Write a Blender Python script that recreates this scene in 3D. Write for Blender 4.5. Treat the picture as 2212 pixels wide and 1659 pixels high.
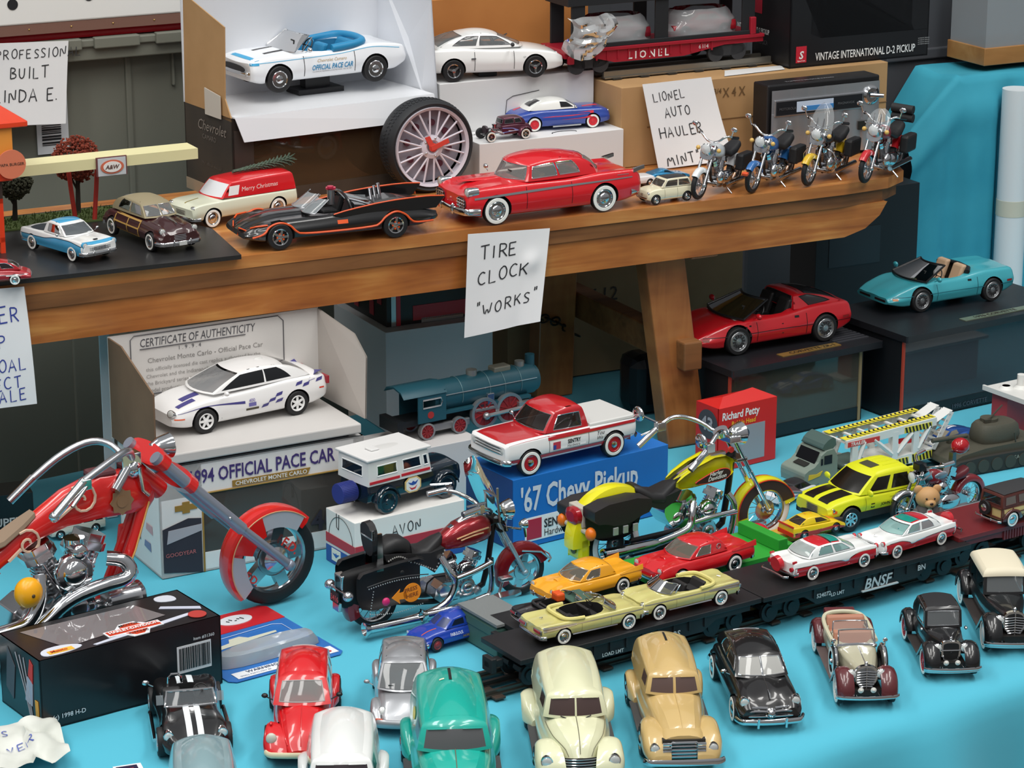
import bpy,bmesh,math,random
from mathutils import Vector,Matrix,Euler,noise
for _o in list(bpy.data.objects):
 bpy.data.objects.remove(_o)
SC = bpy.context.scene
COL = SC.collection
PI = math.pi
rnd = random.Random(7)
# ---------------------------------------------------------------- camera
_cd = bpy.data.cameras.new('camera')
_cd.sensor_width = 36.0
_cd.lens = 5800.0 / 2212.0 * 36.0
_cd.clip_start,_cd.clip_end = 0.05,60
CAM = bpy.data.objects.new('camera',_cd)
CAM.location = (0,0,1.72)
CAM.rotation_euler = (math.radians(90 - 17.0),0,0)
COL.objects.link(CAM)
SC.camera = CAM
# ---------------------------------------------------------------- hall surroundings
W = bpy.data.worlds.new('hall')
SC.world = W
W.use_nodes = True
_n,_l = W.node_tree.nodes,W.node_tree.links
_n.clear()
_out = _n.new('ShaderNodeOutputWorld')
_bg = _n.new('ShaderNodeBackground')
_tc = _n.new('ShaderNodeTexCoord')
_sx = _n.new('ShaderNodeSeparateXYZ')
_mr = _n.new('ShaderNodeMapRange')
_mr.inputs['From Min'].default_value = -1
_cr = _n.new('ShaderNodeValToRGB')
_e = _cr.color_ramp.elements
_e[0].position,_e[0].color = 0.0,(0.10,0.095,0.09,1)
_e[1].position,_e[1].color = 1.0,(0.62,0.63,0.65,1)
for _p,_c in ((0.44,(0.12,0.11,0.10)),(0.50,(0.36,0.35,0.35)),(0.62,(0.40,0.40,0.41)),(0.8,(0.5,0.51,0.53))):
 _x = _e.new(_p)
 _x.color = (*_c,1)
_l.new(_tc.outputs['Generated'],_sx.inputs[0])
_l.new(_sx.outputs['Z'],_mr.inputs['Value'])
_l.new(_mr.outputs[0],_cr.inputs[0])
_l.new(_cr.outputs[0],_bg.inputs['Color'])
_bg.inputs['Strength'].default_value = 0.75
_l.new(_bg.outputs[0],_out.inputs['Surface'])
# ---------------------------------------------------------------- fluorescent strips of the hall ceiling
def strip_light(x,y,z,lx,ly,power,yaw=0.0):
 d = bpy.data.lights.new('fluorescent_strip','AREA')
 d.shape = 'RECTANGLE'
 d.size,d.size_y = lx,ly
 d.energy = power
 d.color = (1.0,0.985,0.95)
 o = bpy.data.objects.new('fluorescent_strip',d)
 o.location = (x,y,z)
 o.rotation_euler = (0,0,yaw)
 COL.objects.link(o)
for _x,_y,_p in ((-1.5,0.2,40),(1.4,0.5,40),(-1.7,2.3,40),(1.3,2.6,40),(-0.2,1.3,40),(-0.1,-1.6,44)):
 strip_light(_x,_y,3.7,0.35,2.3,_p,math.radians(-12))
SC.view_settings.view_transform = 'Standard'
SC.view_settings.look = 'None'
SC.view_settings.gamma = 1
SC.view_settings.use_curve_mapping = False
SC.view_settings.exposure = -0.27
# ================================================================ helpers
def lin(c):
 if isinstance(c,str):
  c = tuple(int(c[i:i + 2],16) / 255 for i in (0,2,4))
 return tuple(v / 12.92 if v <= 0.04045 else ((v + 0.055) / 1.055) ** 2.4 for v in c)
_MATS = {}
def mat(c,rough=0.5,metal=0.0,coat=0.0,key=''):
 k = (c,rough,metal,coat,key)
 if k in _MATS:
  return _MATS[k]
 m = bpy.data.materials.new('surface_' + (c if isinstance(c,str) else 'mix'))
 m.use_nodes = True
 b = m.node_tree.nodes['Principled BSDF']
 b.inputs['Base Color'].default_value = (*lin(c),1)
 b.inputs['Roughness'].default_value = rough
 b.inputs['Metallic'].default_value = metal
 b.inputs['Coat Weight'].default_value = coat
 b.inputs['Coat Roughness'].default_value = 0.06
 _MATS[k] = m
 return m
def paint(c): return mat(c,0.32,0,0.8)
def flake(c): return mat(c,0.34,0.55,0.8)
def plastic(c): return mat(c,0.38)
def card(c): return mat(c,0.62)
def gloss(c): return mat(c,0.25)
CHROME = mat('d4d6d8',0.10,1.0)
SATIN = mat('b4b6ba',0.28,0.9)
RUBBER = mat('161618',0.6)
BLACK = mat('101012',0.35)
MATT = mat('141416',0.8)
WHITE = mat('eeeeec',0.4)
INK = mat('26272b',0.7)
def glass(tint='ffffff',see=0.75,key=''):
 k = ('glass',tint,see)
 if k in _MATS:
  return _MATS[k]
 m = bpy.data.materials.new('glazing')
 m.use_nodes = True
 nt = m.node_tree
 nt.nodes.clear()
 o = nt.nodes.new('ShaderNodeOutputMaterial')
 mx = nt.nodes.new('ShaderNodeMixShader')
 mx2 = nt.nodes.new('ShaderNodeMixShader')
 tr = nt.nodes.new('ShaderNodeBsdfTransparent')
 df = nt.nodes.new('ShaderNodeBsdfDiffuse')
 gl = nt.nodes.new('ShaderNodeBsdfGlossy')
 lw = nt.nodes.new('ShaderNodeFresnel')
 lw.inputs['IOR'].default_value = 1.45
 tr.inputs['Color'].default_value = (*[0.5 + 0.5 * v for v in lin(tint)],1)
 df.inputs['Color'].default_value = (*lin(tint),1)
 gl.inputs['Roughness'].default_value = 0.04
 mx2.inputs[0].default_value = 1 - see
 nt.links.new(tr.outputs[0],mx2.inputs[1])
 nt.links.new(df.outputs[0],mx2.inputs[2])
 nt.links.new(lw.outputs[0],mx.inputs[0])
 nt.links.new(mx2.outputs[0],mx.inputs[1])
 nt.links.new(gl.outputs[0],mx.inputs[2])
 nt.links.new(mx.outputs[0],o.inputs['Surface'])
 _MATS[k] = m
 return m
CLEAR = glass('d8dcdc',0.82)
SMOKE = glass('2a2a2c',0.35)
DARKGLASS = mat('1c1c1f',0.08,0,0.3)
def noisy(c1,c2,scale=8.0,rough=0.6,stretch=(1,1,1),bump=0.0,detail=4,lo=0.35,hi=0.65,key=''):
 """a two-tone mottled surface"""
 k = ('noisy',c1,c2,scale,rough,stretch,bump,key)
 if k in _MATS:
  return _MATS[k]
 m = mat(c1,rough,key=repr(k)).copy()
 nt = m.node_tree
 b = nt.nodes['Principled BSDF']
 tc = nt.nodes.new('ShaderNodeTexCoord')
 mp = nt.nodes.new('ShaderNodeMapping')
 mp.inputs['Scale'].default_value = stretch
 nz = nt.nodes.new('ShaderNodeTexNoise')
 nz.inputs['Scale'].default_value = scale
 nz.inputs['Detail'].default_value = detail
 cr = nt.nodes.new('ShaderNodeValToRGB')
 cr.color_ramp.elements[0].position,cr.color_ramp.elements[0].color = lo,(*lin(c1),1)
 cr.color_ramp.elements[1].position,cr.color_ramp.elements[1].color = hi,(*lin(c2),1)
 nt.links.new(tc.outputs['Object'],mp.inputs[0])
 nt.links.new(mp.outputs[0],nz.inputs['Vector'])
 nt.links.new(nz.outputs[0],cr.inputs[0])
 nt.links.new(cr.outputs[0],b.inputs['Base Color'])
 if bump:
  bp = nt.nodes.new('ShaderNodeBump')
  bp.inputs['Strength'].default_value = bump
  bp.inputs['Distance'].default_value = 0.002
  nt.links.new(nz.outputs[0],bp.inputs['Height'])
  nt.links.new(bp.outputs[0],b.inputs['Normal'])
 _MATS[k] = m
 return m
def lerp(a,b,t): return a + (b - a) * t
def curve(pts):
 """monotone cubic through (x, value) points; a number is constant"""
 if not isinstance(pts,(list,tuple)):
  return lambda x,v=pts: v
 p = sorted(pts)
 n = len(p)
 d = [(p[i + 1][1] - p[i][1]) / (p[i + 1][0] - p[i][0]) for i in range(n - 1)]
 m = [d[0]] + [0.0 if d[i - 1] * d[i] <= 0 else 2 * d[i - 1] * d[i] / (d[i - 1] + d[i]) for i in range(1,n - 1)] + [d[-1]]
 def f(x):
  if x <= p[0][0]: return p[0][1]
  if x >= p[-1][0]: return p[-1][1]
  i = 0
  while p[i + 1][0] < x: i += 1
  h = p[i + 1][0] - p[i][0]
  t = (x - p[i][0]) / h
  return ((1 + 2 * t) * (1 - t) ** 2 * p[i][1] + t * (1 - t) ** 2 * h * m[i]
    + t * t * (3 - 2 * t) * p[i + 1][1] + t * t * (t - 1) * h * m[i + 1])
 return f
def chaikin(pts,it=2,closed=False):
 for _ in range(it):
  q = [] if closed else [pts[0]]
  rng = range(len(pts)) if closed else range(len(pts) - 1)
  for i in rng:
   a,b = pts[i],pts[(i + 1) % len(pts)]
   q.append(tuple(a[k] * .75 + b[k] * .25 for k in range(len(a))))
   q.append(tuple(a[k] * .25 + b[k] * .75 for k in range(len(a))))
  if not closed:
   del q[1]
   q[-1] = pts[-1]
  pts = q
 return pts
def frame_m(o,xd,yd):
 """matrix with origin o and the x / y axes along xd / yd"""
 x = Vector(xd).normalized()
 z = x.cross(Vector(yd)).normalized()
 y = z.cross(x)
 return Matrix(((x.x,y.x,z.x,o[0]),(x.y,y.y,z.y,o[1]),(x.z,y.z,z.z,o[2]),(0,0,0,1)))
def TR(x=0,y=0,z=0): return Matrix.Translation((x,y,z))
def RX(a): return Matrix.Rotation(a,4,'X')
def RY(a): return Matrix.Rotation(a,4,'Y')
def RZ(a): return Matrix.Rotation(a,4,'Z')
AX = {'x': RY(PI / 2),'y': RX(-PI / 2),'z': Matrix.Identity(4)}
class MB:
 """collects shapes for ONE mesh object"""
 def __init__(s):
  s.v,s.f,s.m,s.s = [],[],[],[]
 def add(s,vs,fs,m=0,smooth=False,M=None):
  b = len(s.v)
  s.v += [tuple(M @ Vector(v)) for v in vs] if M is not None else [tuple(v) for v in vs]
  for f in fs:
   s.f.append([b + i for i in f])
   s.m.append(m)
   s.s.append(smooth)
  return s
 def box(s,x0,x1,y0,y1,z0,z1,m=0,M=None):
  return s.add([(x,y,z) for z in (z0,z1) for y in (y0,y1) for x in (x0,x1)],
      [(0,2,3,1),(4,5,7,6),(0,1,5,4),(2,6,7,3),(0,4,6,2),(1,3,7,5)],m,False,M)
 def quad(s,a,b,c,d,m=0): return s.add([a,b,c,d],[(0,1,2,3)],m)
 def loft(s,rings,m=0,caps=True,smooth=True,closed=True,M=None):
  n = len(rings[0])
  vs = [p for r in rings for p in r]
  fs = []
  for i in range(len(rings) - 1):
   for j in range(n if closed else n - 1):
    k = (j + 1) % n
    fs.append((i * n + j,i * n + k,(i + 1) * n + k,(i + 1) * n + j))
  s.add(vs,fs,m,smooth,M)
  if caps:
   b = len(rings) - 1
   s.add(rings[0],[tuple(reversed(range(n)))],m,False,M)
   s.add(rings[b],[tuple(range(n))],m,False,M)
  return s
 def lathe(s,prof,n=24,m=0,ax='z',M=None,smooth=True,closed=False):
  """prof [(r, h)] turned about the axis"""
  A = AX[ax] if M is None else M @ AX[ax]
  rings = [[(r * math.cos(2 * PI * i / n),r * math.sin(2 * PI * i / n),h) for i in range(n)] for r,h in prof]
  if closed:
   rings.append(rings[0])
  return s.loft(rings,m,False,smooth,True,A)
 def cyl(s,r,h0,h1,m=0,ax='z',M=None,n=20,r2=None):
  r2 = r if r2 is None else r2
  A = AX[ax] if M is None else M @ AX[ax]
  a = [(r * math.cos(2 * PI * i / n),r * math.sin(2 * PI * i / n),h0) for i in range(n)]
  b = [(r2 * math.cos(2 * PI * i / n),r2 * math.sin(2 * PI * i / n),h1) for i in range(n)]
  return s.loft([a,b],m,True,True,True,A)
 def ball(s,c,r,m=0,n=14,k=8,M=None):
  r = (r,r,r) if not isinstance(r,tuple) else r
  vs = [(c[0],c[1],c[2] - r[2])]
  for i in range(1,k):
   t = PI * i / k
   vs += [(c[0] + r[0] * math.sin(t) * math.cos(2 * PI * j / n),c[1] + r[1] * math.sin(t) * math.sin(2 * PI * j / n),c[2] - r[2] * math.cos(t)) for j in range(n)]
  vs.append((c[0],c[1],c[2] + r[2]))
  fs = [(0,1 + (j + 1) % n,1 + j) for j in range(n)]
  for i in range(k - 2):
   a,b = 1 + i * n,1 + (i + 1) * n
   fs += [(a + j,a + (j + 1) % n,b + (j + 1) % n,b + j) for j in range(n)]
  a = 1 + (k - 2) * n
  fs += [(a + j,a + (j + 1) % n,len(vs) - 1) for j in range(n)]
  return s.add(vs,fs,m,True,M)
 def tube(s,pts,r,m=0,n=8,closed=False,flat=1.0,M=None,smooth_path=0,caps=True):
  """round bar along pts; flat < 1 squeezes it sideways, keeping its height"""
  if smooth_path:
   pts = chaikin([tuple(p) for p in pts],smooth_path,closed)
  P = [Vector(p) for p in pts]
  N = len(P)
  rr = r if isinstance(r,(list,tuple)) else [r] * N
  if len(rr) != N:
   rr = [rr[min(len(rr) - 1,round(i * (len(rr) - 1) / max(1,N - 1)))] for i in range(N)]
  rings = []
  up = None
  for i,p in enumerate(P):
   a,b = (P[i - 1],P[(i + 1) % N]) if closed else (P[max(0,i - 1)],P[min(N - 1,i + 1)])
   t = (b - a).normalized()
   if up is None:
    up = Vector((0,0,1)) if abs(t.z) < 0.9 else Vector((1,0,0))
   sd = t.cross(up)
   sd.normalize()
   u2 = sd.cross(t)
   if flat == 1.0:
    up = u2
   rings.append([tuple(p + sd * (math.cos(2 * PI * k / n) * rr[i] * flat) + u2 * (math.sin(2 * PI * k / n) * rr[i])) for k in range(n)])
  if closed:
   rings.append(rings[0])
  return s.loft(rings,m,caps and not closed,True,True,M)
 def prism(s,poly,h0,h1,m=0,M=None,smooth=False):
  """2-D outline (counter-clockwise) pulled from h0 to h1 along z"""
  n = len(poly)
  s.add([(x,y,h0) for x,y in poly] + [(x,y,h1) for x,y in poly],
     [(i,(i + 1) % n,n + (i + 1) % n,n + i) for i in range(n)],m,smooth,M)
  s.add([(x,y,h0) for x,y in poly],[tuple(reversed(range(n)))],m,False,M)
  s.add([(x,y,h1) for x,y in poly],[tuple(range(n))],m,False,M)
  return s
 def grid(s,fn,us,vs,m=0,smooth=True,skip=None,M=None):
  nu,nv = len(us),len(vs)
  pts = [tuple(fn(u,v)) for v in vs for u in us]
  fs = []
  for j in range(nv - 1):
   for i in range(nu - 1):
    if skip and skip((us[i] + us[i + 1]) / 2,(vs[j] + vs[j + 1]) / 2):
     continue
    fs.append((j * nu + i,j * nu + i + 1,(j + 1) * nu + i + 1,(j + 1) * nu + i))
  return s.add(pts,fs,m,smooth,M)
 def text(s,txt,size,M,m=0,italic=0.0,bold=0.0,align='LEFT',sx=1.0,mapf=None):
  vs,fs,w = glyphs(txt,italic,bold)
  o = {'LEFT': 0.0,'CENTER': w / 2,'RIGHT': w}[align]
  q = [((x - o) * size * sx,y * size) for x,y in vs]
  if mapf:
   return s.add([mapf(x,y) for x,y in q],fs,m)
  return s.add([(x,y,0) for x,y in q],fs,m,False,M)
 def pen(s,txt,size,M,m=0,w=0.09,wob=0.05,lift=0.0):
  """hand-printed capitals as felt-pen strokes"""
  x0 = 0.0
  for ch in txt:
   st,adv = PEN.get(ch,((),0.6))
   jx,jy,js = rnd.uniform(-wob,wob),rnd.uniform(-wob,wob),rnd.uniform(.92,1.08)
   for line in st:
    pts = [((x0 + jx + px * js) * size,(jy + py * js) * size) for px,py in line]
    if len(pts) > 3:
     pts = chaikin(pts,1)
    L,R = [],[]
    for i,p in enumerate(pts):
     a,b = pts[max(0,i - 1)],pts[min(len(pts) - 1,i + 1)]
     dx,dy = b[0] - a[0],b[1] - a[1]
     d = math.hypot(dx,dy) or 1
     h = w * size / 2
     L.append((p[0] - dy / d * h,p[1] + dx / d * h,lift))
     R.append((p[0] + dy / d * h,p[1] - dx / d * h,lift))
    n = len(pts)
    s.add(L + R,[(i,n + i,n + i + 1,i + 1) for i in range(n - 1)],m,False,M)
   x0 += adv + 0.28
  return x0 * size
 def build(s,name,mats,parent=None,sharp=40,bevel=0.0,doubles=0.0,loc=None):
  if not isinstance(mats,(list,tuple)):
   mats = [mats]
  me = bpy.data.meshes.new(name)
  me.from_pydata(s.v,[],s.f)
  me.polygons.foreach_set('material_index',s.m)
  me.polygons.foreach_set('use_smooth',s.s)
  for x in mats:
   me.materials.append(x)
  if doubles:
   b = bmesh.new()
   b.from_mesh(me)
   bmesh.ops.remove_doubles(b,verts=b.verts,dist=doubles)
   b.to_mesh(me)
   b.free()
  me.update()
  if any(s.s):
   me.set_sharp_from_angle(angle=math.radians(sharp))
  return link(name,me,parent,bevel,loc)
def link(name,me,parent=None,bevel=0.0,loc=None):
 o = bpy.data.objects.new(name,me)
 COL.objects.link(o)
 if parent is not None:
  o.parent = parent
 if loc is not None:
  o.location = loc
 if bevel:
  md = o.modifiers.new('edge','BEVEL')
  md.width,md.segments,md.limit_method,md.angle_limit = bevel,2,'ANGLE',math.radians(40)
  md.harden_normals = False
 return o
_GL = {}
def glyphs(txt,italic=0.0,bold=0.0):
 k = (txt,italic,bold)
 if k in _GL:
  return _GL[k]
 c = bpy.data.curves.new('lettering','FONT')
 c.body = txt
 c.shear,c.offset = italic,bold
 c.resolution_u = 2
 o = bpy.data.objects.new('lettering',c)
 COL.objects.link(o)
 bpy.context.view_layer.update()
 me = bpy.data.meshes.new_from_object(o.evaluated_get(bpy.context.evaluated_depsgraph_get()))
 vs = [(v.co.x,v.co.y) for v in me.vertices]
 fs = [tuple(p.vertices) for p in me.polygons]
 w = max([v[0] for v in vs] or [0])
 bpy.data.meshes.remove(me)
 bpy.data.objects.remove(o)
 bpy.data.curves.remove(c)
 _GL[k] = (vs,fs,w)
 return _GL[k]
PEN = {
 'A': ([[(0,0),(.32,1),(.62,0)],[(.12,.36),(.52,.38)]],.62),'B': ([[(0,0),(.02,1)],[(.02,1),(.4,.95),(.42,.65),(.02,.52),(.5,.42),(.48,.08),(0,0)]],.5),
 'C': ([[(.52,.85),(.3,1),(.02,.7),(.02,.25),(.25,0),(.55,.12)]],.55),'D': ([[(0,0),(.02,1)],[(.02,1),(.5,.85),(.58,.4),(.35,.05),(0,0)]],.58),
 'E': ([[(.02,0),(.02,1)],[(.02,1),(.5,1.02)],[(.02,.52),(.4,.54)],[(.02,0),(.52,.02)]],.5),'F': ([[(.02,0),(.02,1)],[(.02,1),(.5,1.02)],[(.02,.52),(.4,.54)]],.5),
 'H': ([[(.02,0),(.02,1)],[(.55,0),(.57,1)],[(.02,.5),(.56,.52)]],.56),'I': ([[(.08,0),(.1,1)]],.15),'K': ([[(.02,0),(.02,1)],[(.52,.98),(.04,.45)],[(.2,.58),(.56,0)]],.55),
 'L': ([[(.02,1),(.02,.02),(.5,.04)]],.5),'M': ([[(0,0),(.12,1),(.36,.35),(.6,1),(.74,0)]],.74),'N': ([[(.02,0),(.04,1),(.5,.02),(.56,1.02)]],.56),
 'O': ([[(.3,1),(.05,.8),(.0,.35),(.2,.0),(.5,.15),(.58,.6),(.45,.95),(.28,1)]],.58),'P': ([[(.02,0),(.02,1)],[(.02,1),(.45,.95),(.5,.65),(.3,.48),(.02,.46)]],.5),
 'R': ([[(.02,0),(.02,1)],[(.02,1),(.45,.95),(.48,.65),(.3,.5),(.02,.46)],[(.2,.48),(.55,0)]],.55),'S': ([[(.5,.88),(.25,1.02),(.04,.8),(.2,.55),(.48,.35),(.4,.05),(.02,.08)]],.5),
 'T': ([[(.3,0),(.3,1)],[(0,1),(.62,1.04)]],.62),'U': ([[(.02,1),(.02,.25),(.25,0),(.5,.2),(.54,1)]],.54),'V': ([[(0,1),(.26,0),(.54,1)]],.54),
 'W': ([[(0,1),(.16,0),(.38,.65),(.56,0),(.78,1)]],.78),'X': ([[(0,0),(.5,1)],[(0,1),(.5,0)]],.5),' ': ([],.35),'.': ([[(.05,.0),(.11,.06)]],.12),
 '"': ([[(.06,1.2),(.04,.9)],[(.2,1.22),(.18,.92)]],.24),"'": ([[(.06,1.1),(.04,.85)]],.1),'1': ([[(.1,0),(.1,1)]],.16),'5': ([[(.5,1),(.1,1),(.08,.55),(.45,.5),(.45,.1),(.04,.04)]],.5),
 '3': ([[(.02,.95),(.4,.95),(.15,.55),(.45,.35),(.3,0),(.0,.06)]],.45),'4': ([[(.4,0),(.42,1),(.0,.35),(.55,.38)]],.55),'/': ([[(0,0),(.5,1)]],.4),
}
def halves(mb):
 """left and right pieces of a mirrored pair as two collections, anything else as one"""
 ys = [v[1] for v in mb.v]
 if not ys or min(ys) > 0 or max(ys) < 0 or min(abs(y) for y in ys) < .03:
  return [mb]
 r = []
 for sg in (1,-1):
  q,ix = MB(),{}
  for f,m,sm in zip(mb.f,mb.m,mb.s):
   if mb.v[f[0]][1] * sg > 0:
    for i in f:
     if i not in ix:
      ix[i] = len(q.v)
      q.v.append(mb.v[i])
    q.f.append([ix[i] for i in f])
    q.m.append(m)
    q.s.append(sm)
  r.append(q)
 return r
def tag(o,label,cat,group=None):
 o['label'],o['category'] = label,cat
 if group:
  o['group'] = group
 return o
def thing(name,label,cat,loc=(0,0,0),rz=0.0,sc=1.0,group=None,rot=None):
 o = bpy.data.objects.new(name,None)
 o.empty_display_size = 0.02
 COL.objects.link(o)
 o.location = loc
 o.rotation_euler = rot if rot else (0,0,rz)
 o.scale = (sc,sc,sc)
 return tag(o,label,cat,group)
def structure(o):
 o['kind'] = 'structure'
 return o
def dup(o,parent):
 c = o.copy()
 COL.objects.link(c)
 c.parent = parent
 for ch in list(o.children):
  dup(ch,c)
 return c
def carve(me,cutter,solver='EXACT'):
 """subtract one mesh from another, keeping the cutter's own material on the cut"""
 a,b = bpy.data.objects.new('work',me),bpy.data.objects.new('work_cutter',cutter)
 COL.objects.link(a)
 COL.objects.link(b)
 md = a.modifiers.new('cut','BOOLEAN')
 md.operation,md.object,md.solver = 'DIFFERENCE',b,solver
 bpy.context.view_layer.update()
 r = bpy.data.meshes.new_from_object(a.evaluated_get(bpy.context.evaluated_depsgraph_get()))
 bpy.data.objects.remove(a)
 bpy.data.objects.remove(b)
 return r
# ================================================================ model cars (built in full-size metres, the root carries the scale)
class Car:
 def __init__(s,name,label,cat,pos,yaw,sc,wb,r,tw,yo,group=None,rot=None):
  s.root = thing(name,label,cat,pos,yaw,sc,group,rot)
  s.wb,s.r,s.tw,s.yo = wb,r,tw,yo
 # ---- body shell
 def body(s,w,S,c,b,color,ks=.92,kb=.93,rs=.07,km=.5,valley=0.0,open=None,inside='2a2826',n=46,name='body',gap=1.16,deep=None,dark='0c0c0d',wells=True,arch=None,sq=.62):
  s.fw,s.fS,s.fc,s.fb = curve(w),curve(S),curve(c),curve(b)
  s.ks,s.kb,s.rs,s.km,s.valley = ks,kb,rs,km,valley
  if sq:
   _f,_m,_a,_b = s.fw,max(p[1] for p in w),min(p[0] for p in w),max(p[0] for p in w)
   def fw2(x):
    v = _f(x)
    v += (_m * .975 - v) * sq
    e = min(x - _a,_b - x) / .09
    return v * (1 - (.045 * (1 - e) ** 2 if e < 1 else 0))
   s.fw = fw2
  s.cache = {}
  x0,x1 = min(p[0] for p in w),max(p[0] for p in w)
  s.x0,s.x1 = x0,x1
  xs = [(x0 + x1) / 2 - (x1 - x0) / 2 * (0.72 * math.cos(PI * i / n) + .28 * (1 - 2 * i / n)) for i in range(n + 1)]
  rings = []
  for x in xs:
   h = s.sec(x)
   rings.append([(x,y,z) for y,z in h] + [(x,-y,z) for y,z in reversed(h[1:-1])])
  mb = MB().loft(rings,0,True,True)
  mats = [color if not isinstance(color,str) else paint(color),mat(dark,.8),mat(inside,.6)]
  me = mb.build('temp',mats,None)
  m0 = me.data
  bpy.data.objects.remove(me)
  if wells or open:
   ct = MB()
   d = deep or s.tw + .12
   if wells:
    for x in (s.wb / 2,-s.wb / 2):
     for sg in (1,-1):
      h0,h1 = (s.yo - d,s.yo + .6) if sg > 0 else (-s.yo - .6,-s.yo + d)
      rr = s.r * gap
      if arch:
       ct.prism([(x - rr * arch,-1),(x + rr * arch,-1)] + [(x + rr * arch * math.cos(PI * i / 14),s.r + rr * math.sin(PI * i / 14)) for i in range(15)],
          -h1,-h0,1,RX(PI / 2))
      else:
       ct.cyl(rr,h0,h1,1,'y',TR(x,0,s.r),28)
   if open:
    a,e,hw,zf = open[:4]
    ct.prism(chaikin([(a,-hw),(e,-hw),(e,hw),(a,hw)],2,True),zf,3.0,2)
   cm = ct.build('temp',mats,None)
   c0 = cm.data
   bpy.data.objects.remove(cm)
   m1 = carve(m0,c0)
   bpy.data.meshes.remove(c0)
   m0 = m1
  m0.set_sharp_from_angle(angle=math.radians(32))
  m0.name = name
  s.shell = link(name,m0,s.root)
  s.color = mats[0]
  return s
 def sec(s,x):
  k = round(x,4)
  if k in s.cache:
   return s.cache[k]
  W,S,C,B = s.fw(x),s.fS(x),s.fc(x),s.fb(x)
  ws = W * s.ks
  rs = min(s.rs,(S - B) * .3,W * .3)
  zt = lambda y: S + (C - S) * (1 - min(1,y / ws) ** 2)
  zm = B + (S - B) * s.km
  p = [(0,B),(W * s.kb * .8,B),(W * s.kb,B + .02),(W * (1 + s.kb) / 2,(B + zm) / 2),(W,zm),(W * (.35 + .65 * s.ks),S - rs * 1.3),(ws,S - rs * .3),(ws - rs,zt(ws - rs)),
    (ws * .68,zt(ws * .68) - s.valley * .7),(ws * .45,zt(ws * .45) - s.valley),(ws * .2,zt(ws * .2)),(0,C)]
  s.cache[k] = chaikin(p,2)
  return s.cache[k]
 def side_y(s,x,z):
  h,best = s.sec(x),0
  for (y0,z0),(y1,z1) in zip(h,h[1:]):
   if min(z0,z1) <= z <= max(z0,z1) and z1 != z0:
    best = max(best,y0 + (y1 - y0) * (z - z0) / (z1 - z0))
  return best or h[len(h) // 2][0]
 def top_z(s,x,y):
  h,best,y = s.sec(x),-1,abs(y)
  for (y0,z0),(y1,z1) in zip(h,h[1:]):
   if min(y0,y1) <= y <= max(y0,y1) and y1 != y0:
    best = max(best,z0 + (z1 - z0) * (y - y0) / (y1 - y0))
  return best if best > 0 else h[-1][1]
 # ---- marks that follow the shell
 def band(s,name,x0,x1,z0,z1,m,sides=(1,-1),off=.007,n=30,rows=1,mb=None):
  """a strip along the flanks between two heights"""
  f0,f1 = curve(z0),curve(z1)
  own = mb is None
  if own and len(sides) == 2:
   for sg in sides: s.band(name,x0,x1,z0,z1,m,(sg,),off,n,rows)
   return s
  mb = mb or MB()
  for sg in sides:
   us = [lerp(x0,x1,i / n) for i in range(n + 1)]
   def P(x,v,sg=sg):
    z = lerp(f0(x),f1(x),v)
    return (x,sg * (s.side_y(x,z) + off),z)
   mb.grid(P,us if sg < 0 else us[::-1],[i / rows for i in range(rows + 1)])
  if own: mb.build(name,m,s.root)
  return s if own else mb
 def stripe(s,name,x0,x1,y0,y1,m,off=.006,n=24,k=3,mb=None):
  """a strip along the top surfaces between two offsets from the middle"""
  f0,f1 = curve(y0),curve(y1)
  own = mb is None
  mb = mb or MB()
  mb.grid(lambda x,v: (x,lerp(f0(x),f1(x),v),s.top_z(x,lerp(f0(x),f1(x),v)) + off),[lerp(x0,x1,i / n) for i in range(n + 1)],[i / k for i in range(k + 1)])
  if own: mb.build(name,m,s.root)
  return s if own else mb
 def seam(s,xs,z0,z1,m=None,sides=(1,-1),wd=.018):
  mb = MB()
  for x in xs:
   a,b = (x,x) if not isinstance(x,tuple) else x
   for sg in sides:
    L = []
    for i in range(9):
     z = lerp(z0,z1,i / 8)
     xx = lerp(a,b,i / 8)
     L.append((xx,sg * (s.side_y(xx,z) + .004),z))
    mb.add([(x - wd / 2,y,z) for x,y,z in L] + [(x + wd / 2,y,z) for x,y,z in L],[(i,i + 1,10 + i,9 + i) for i in range(8)])
  mb.build('door_seam',m or mat('1a1a1a',.7),s.root)
  return s
 def text(s,txt,x,z,size,m,side=1,italic=0.0,bold=0.0,align='CENTER',name='lettering',sx=1.0,rise=0.0,mb=None):
  own = mb is None
  mb = mb or MB()
  def F(a,b):
   xx,zz = x - side * a,z + b + rise * a
   return (xx,side * (s.side_y(xx,zz) + .012),zz)
  mb.text(txt,size,None,0,italic,bold,align,sx,F)
  if own: mb.build(name,m,s.root)
  return s if own else mb
 # ---- greenhouse
 def cabin(s,A0,A1,C0,C1,color=None,bA=0.0,bC=0.0,bow=(.12,.08),bowr=(.10,.08),crown=.05,arch=.03,sb=.02,rr=.07,sides=((.06,.5),(.56,.9)),vs=(.14,.84),wf=(.07,.93,.1,.84),wr=(.1,.9,.14,.82),
     gl=None,glf=None,trim=True,split=False,top=None,name='roof',trim_r=.013,glr=None):
  gl = gl or SMOKE
  rail = .86
  def ins(v):
   if v <= rail: return 0.0,0.0
   f = (v - rail) / (1 - rail) * 1.25
   return rr * (1 - math.cos(f)),rr * math.sin(f) * .25
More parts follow.
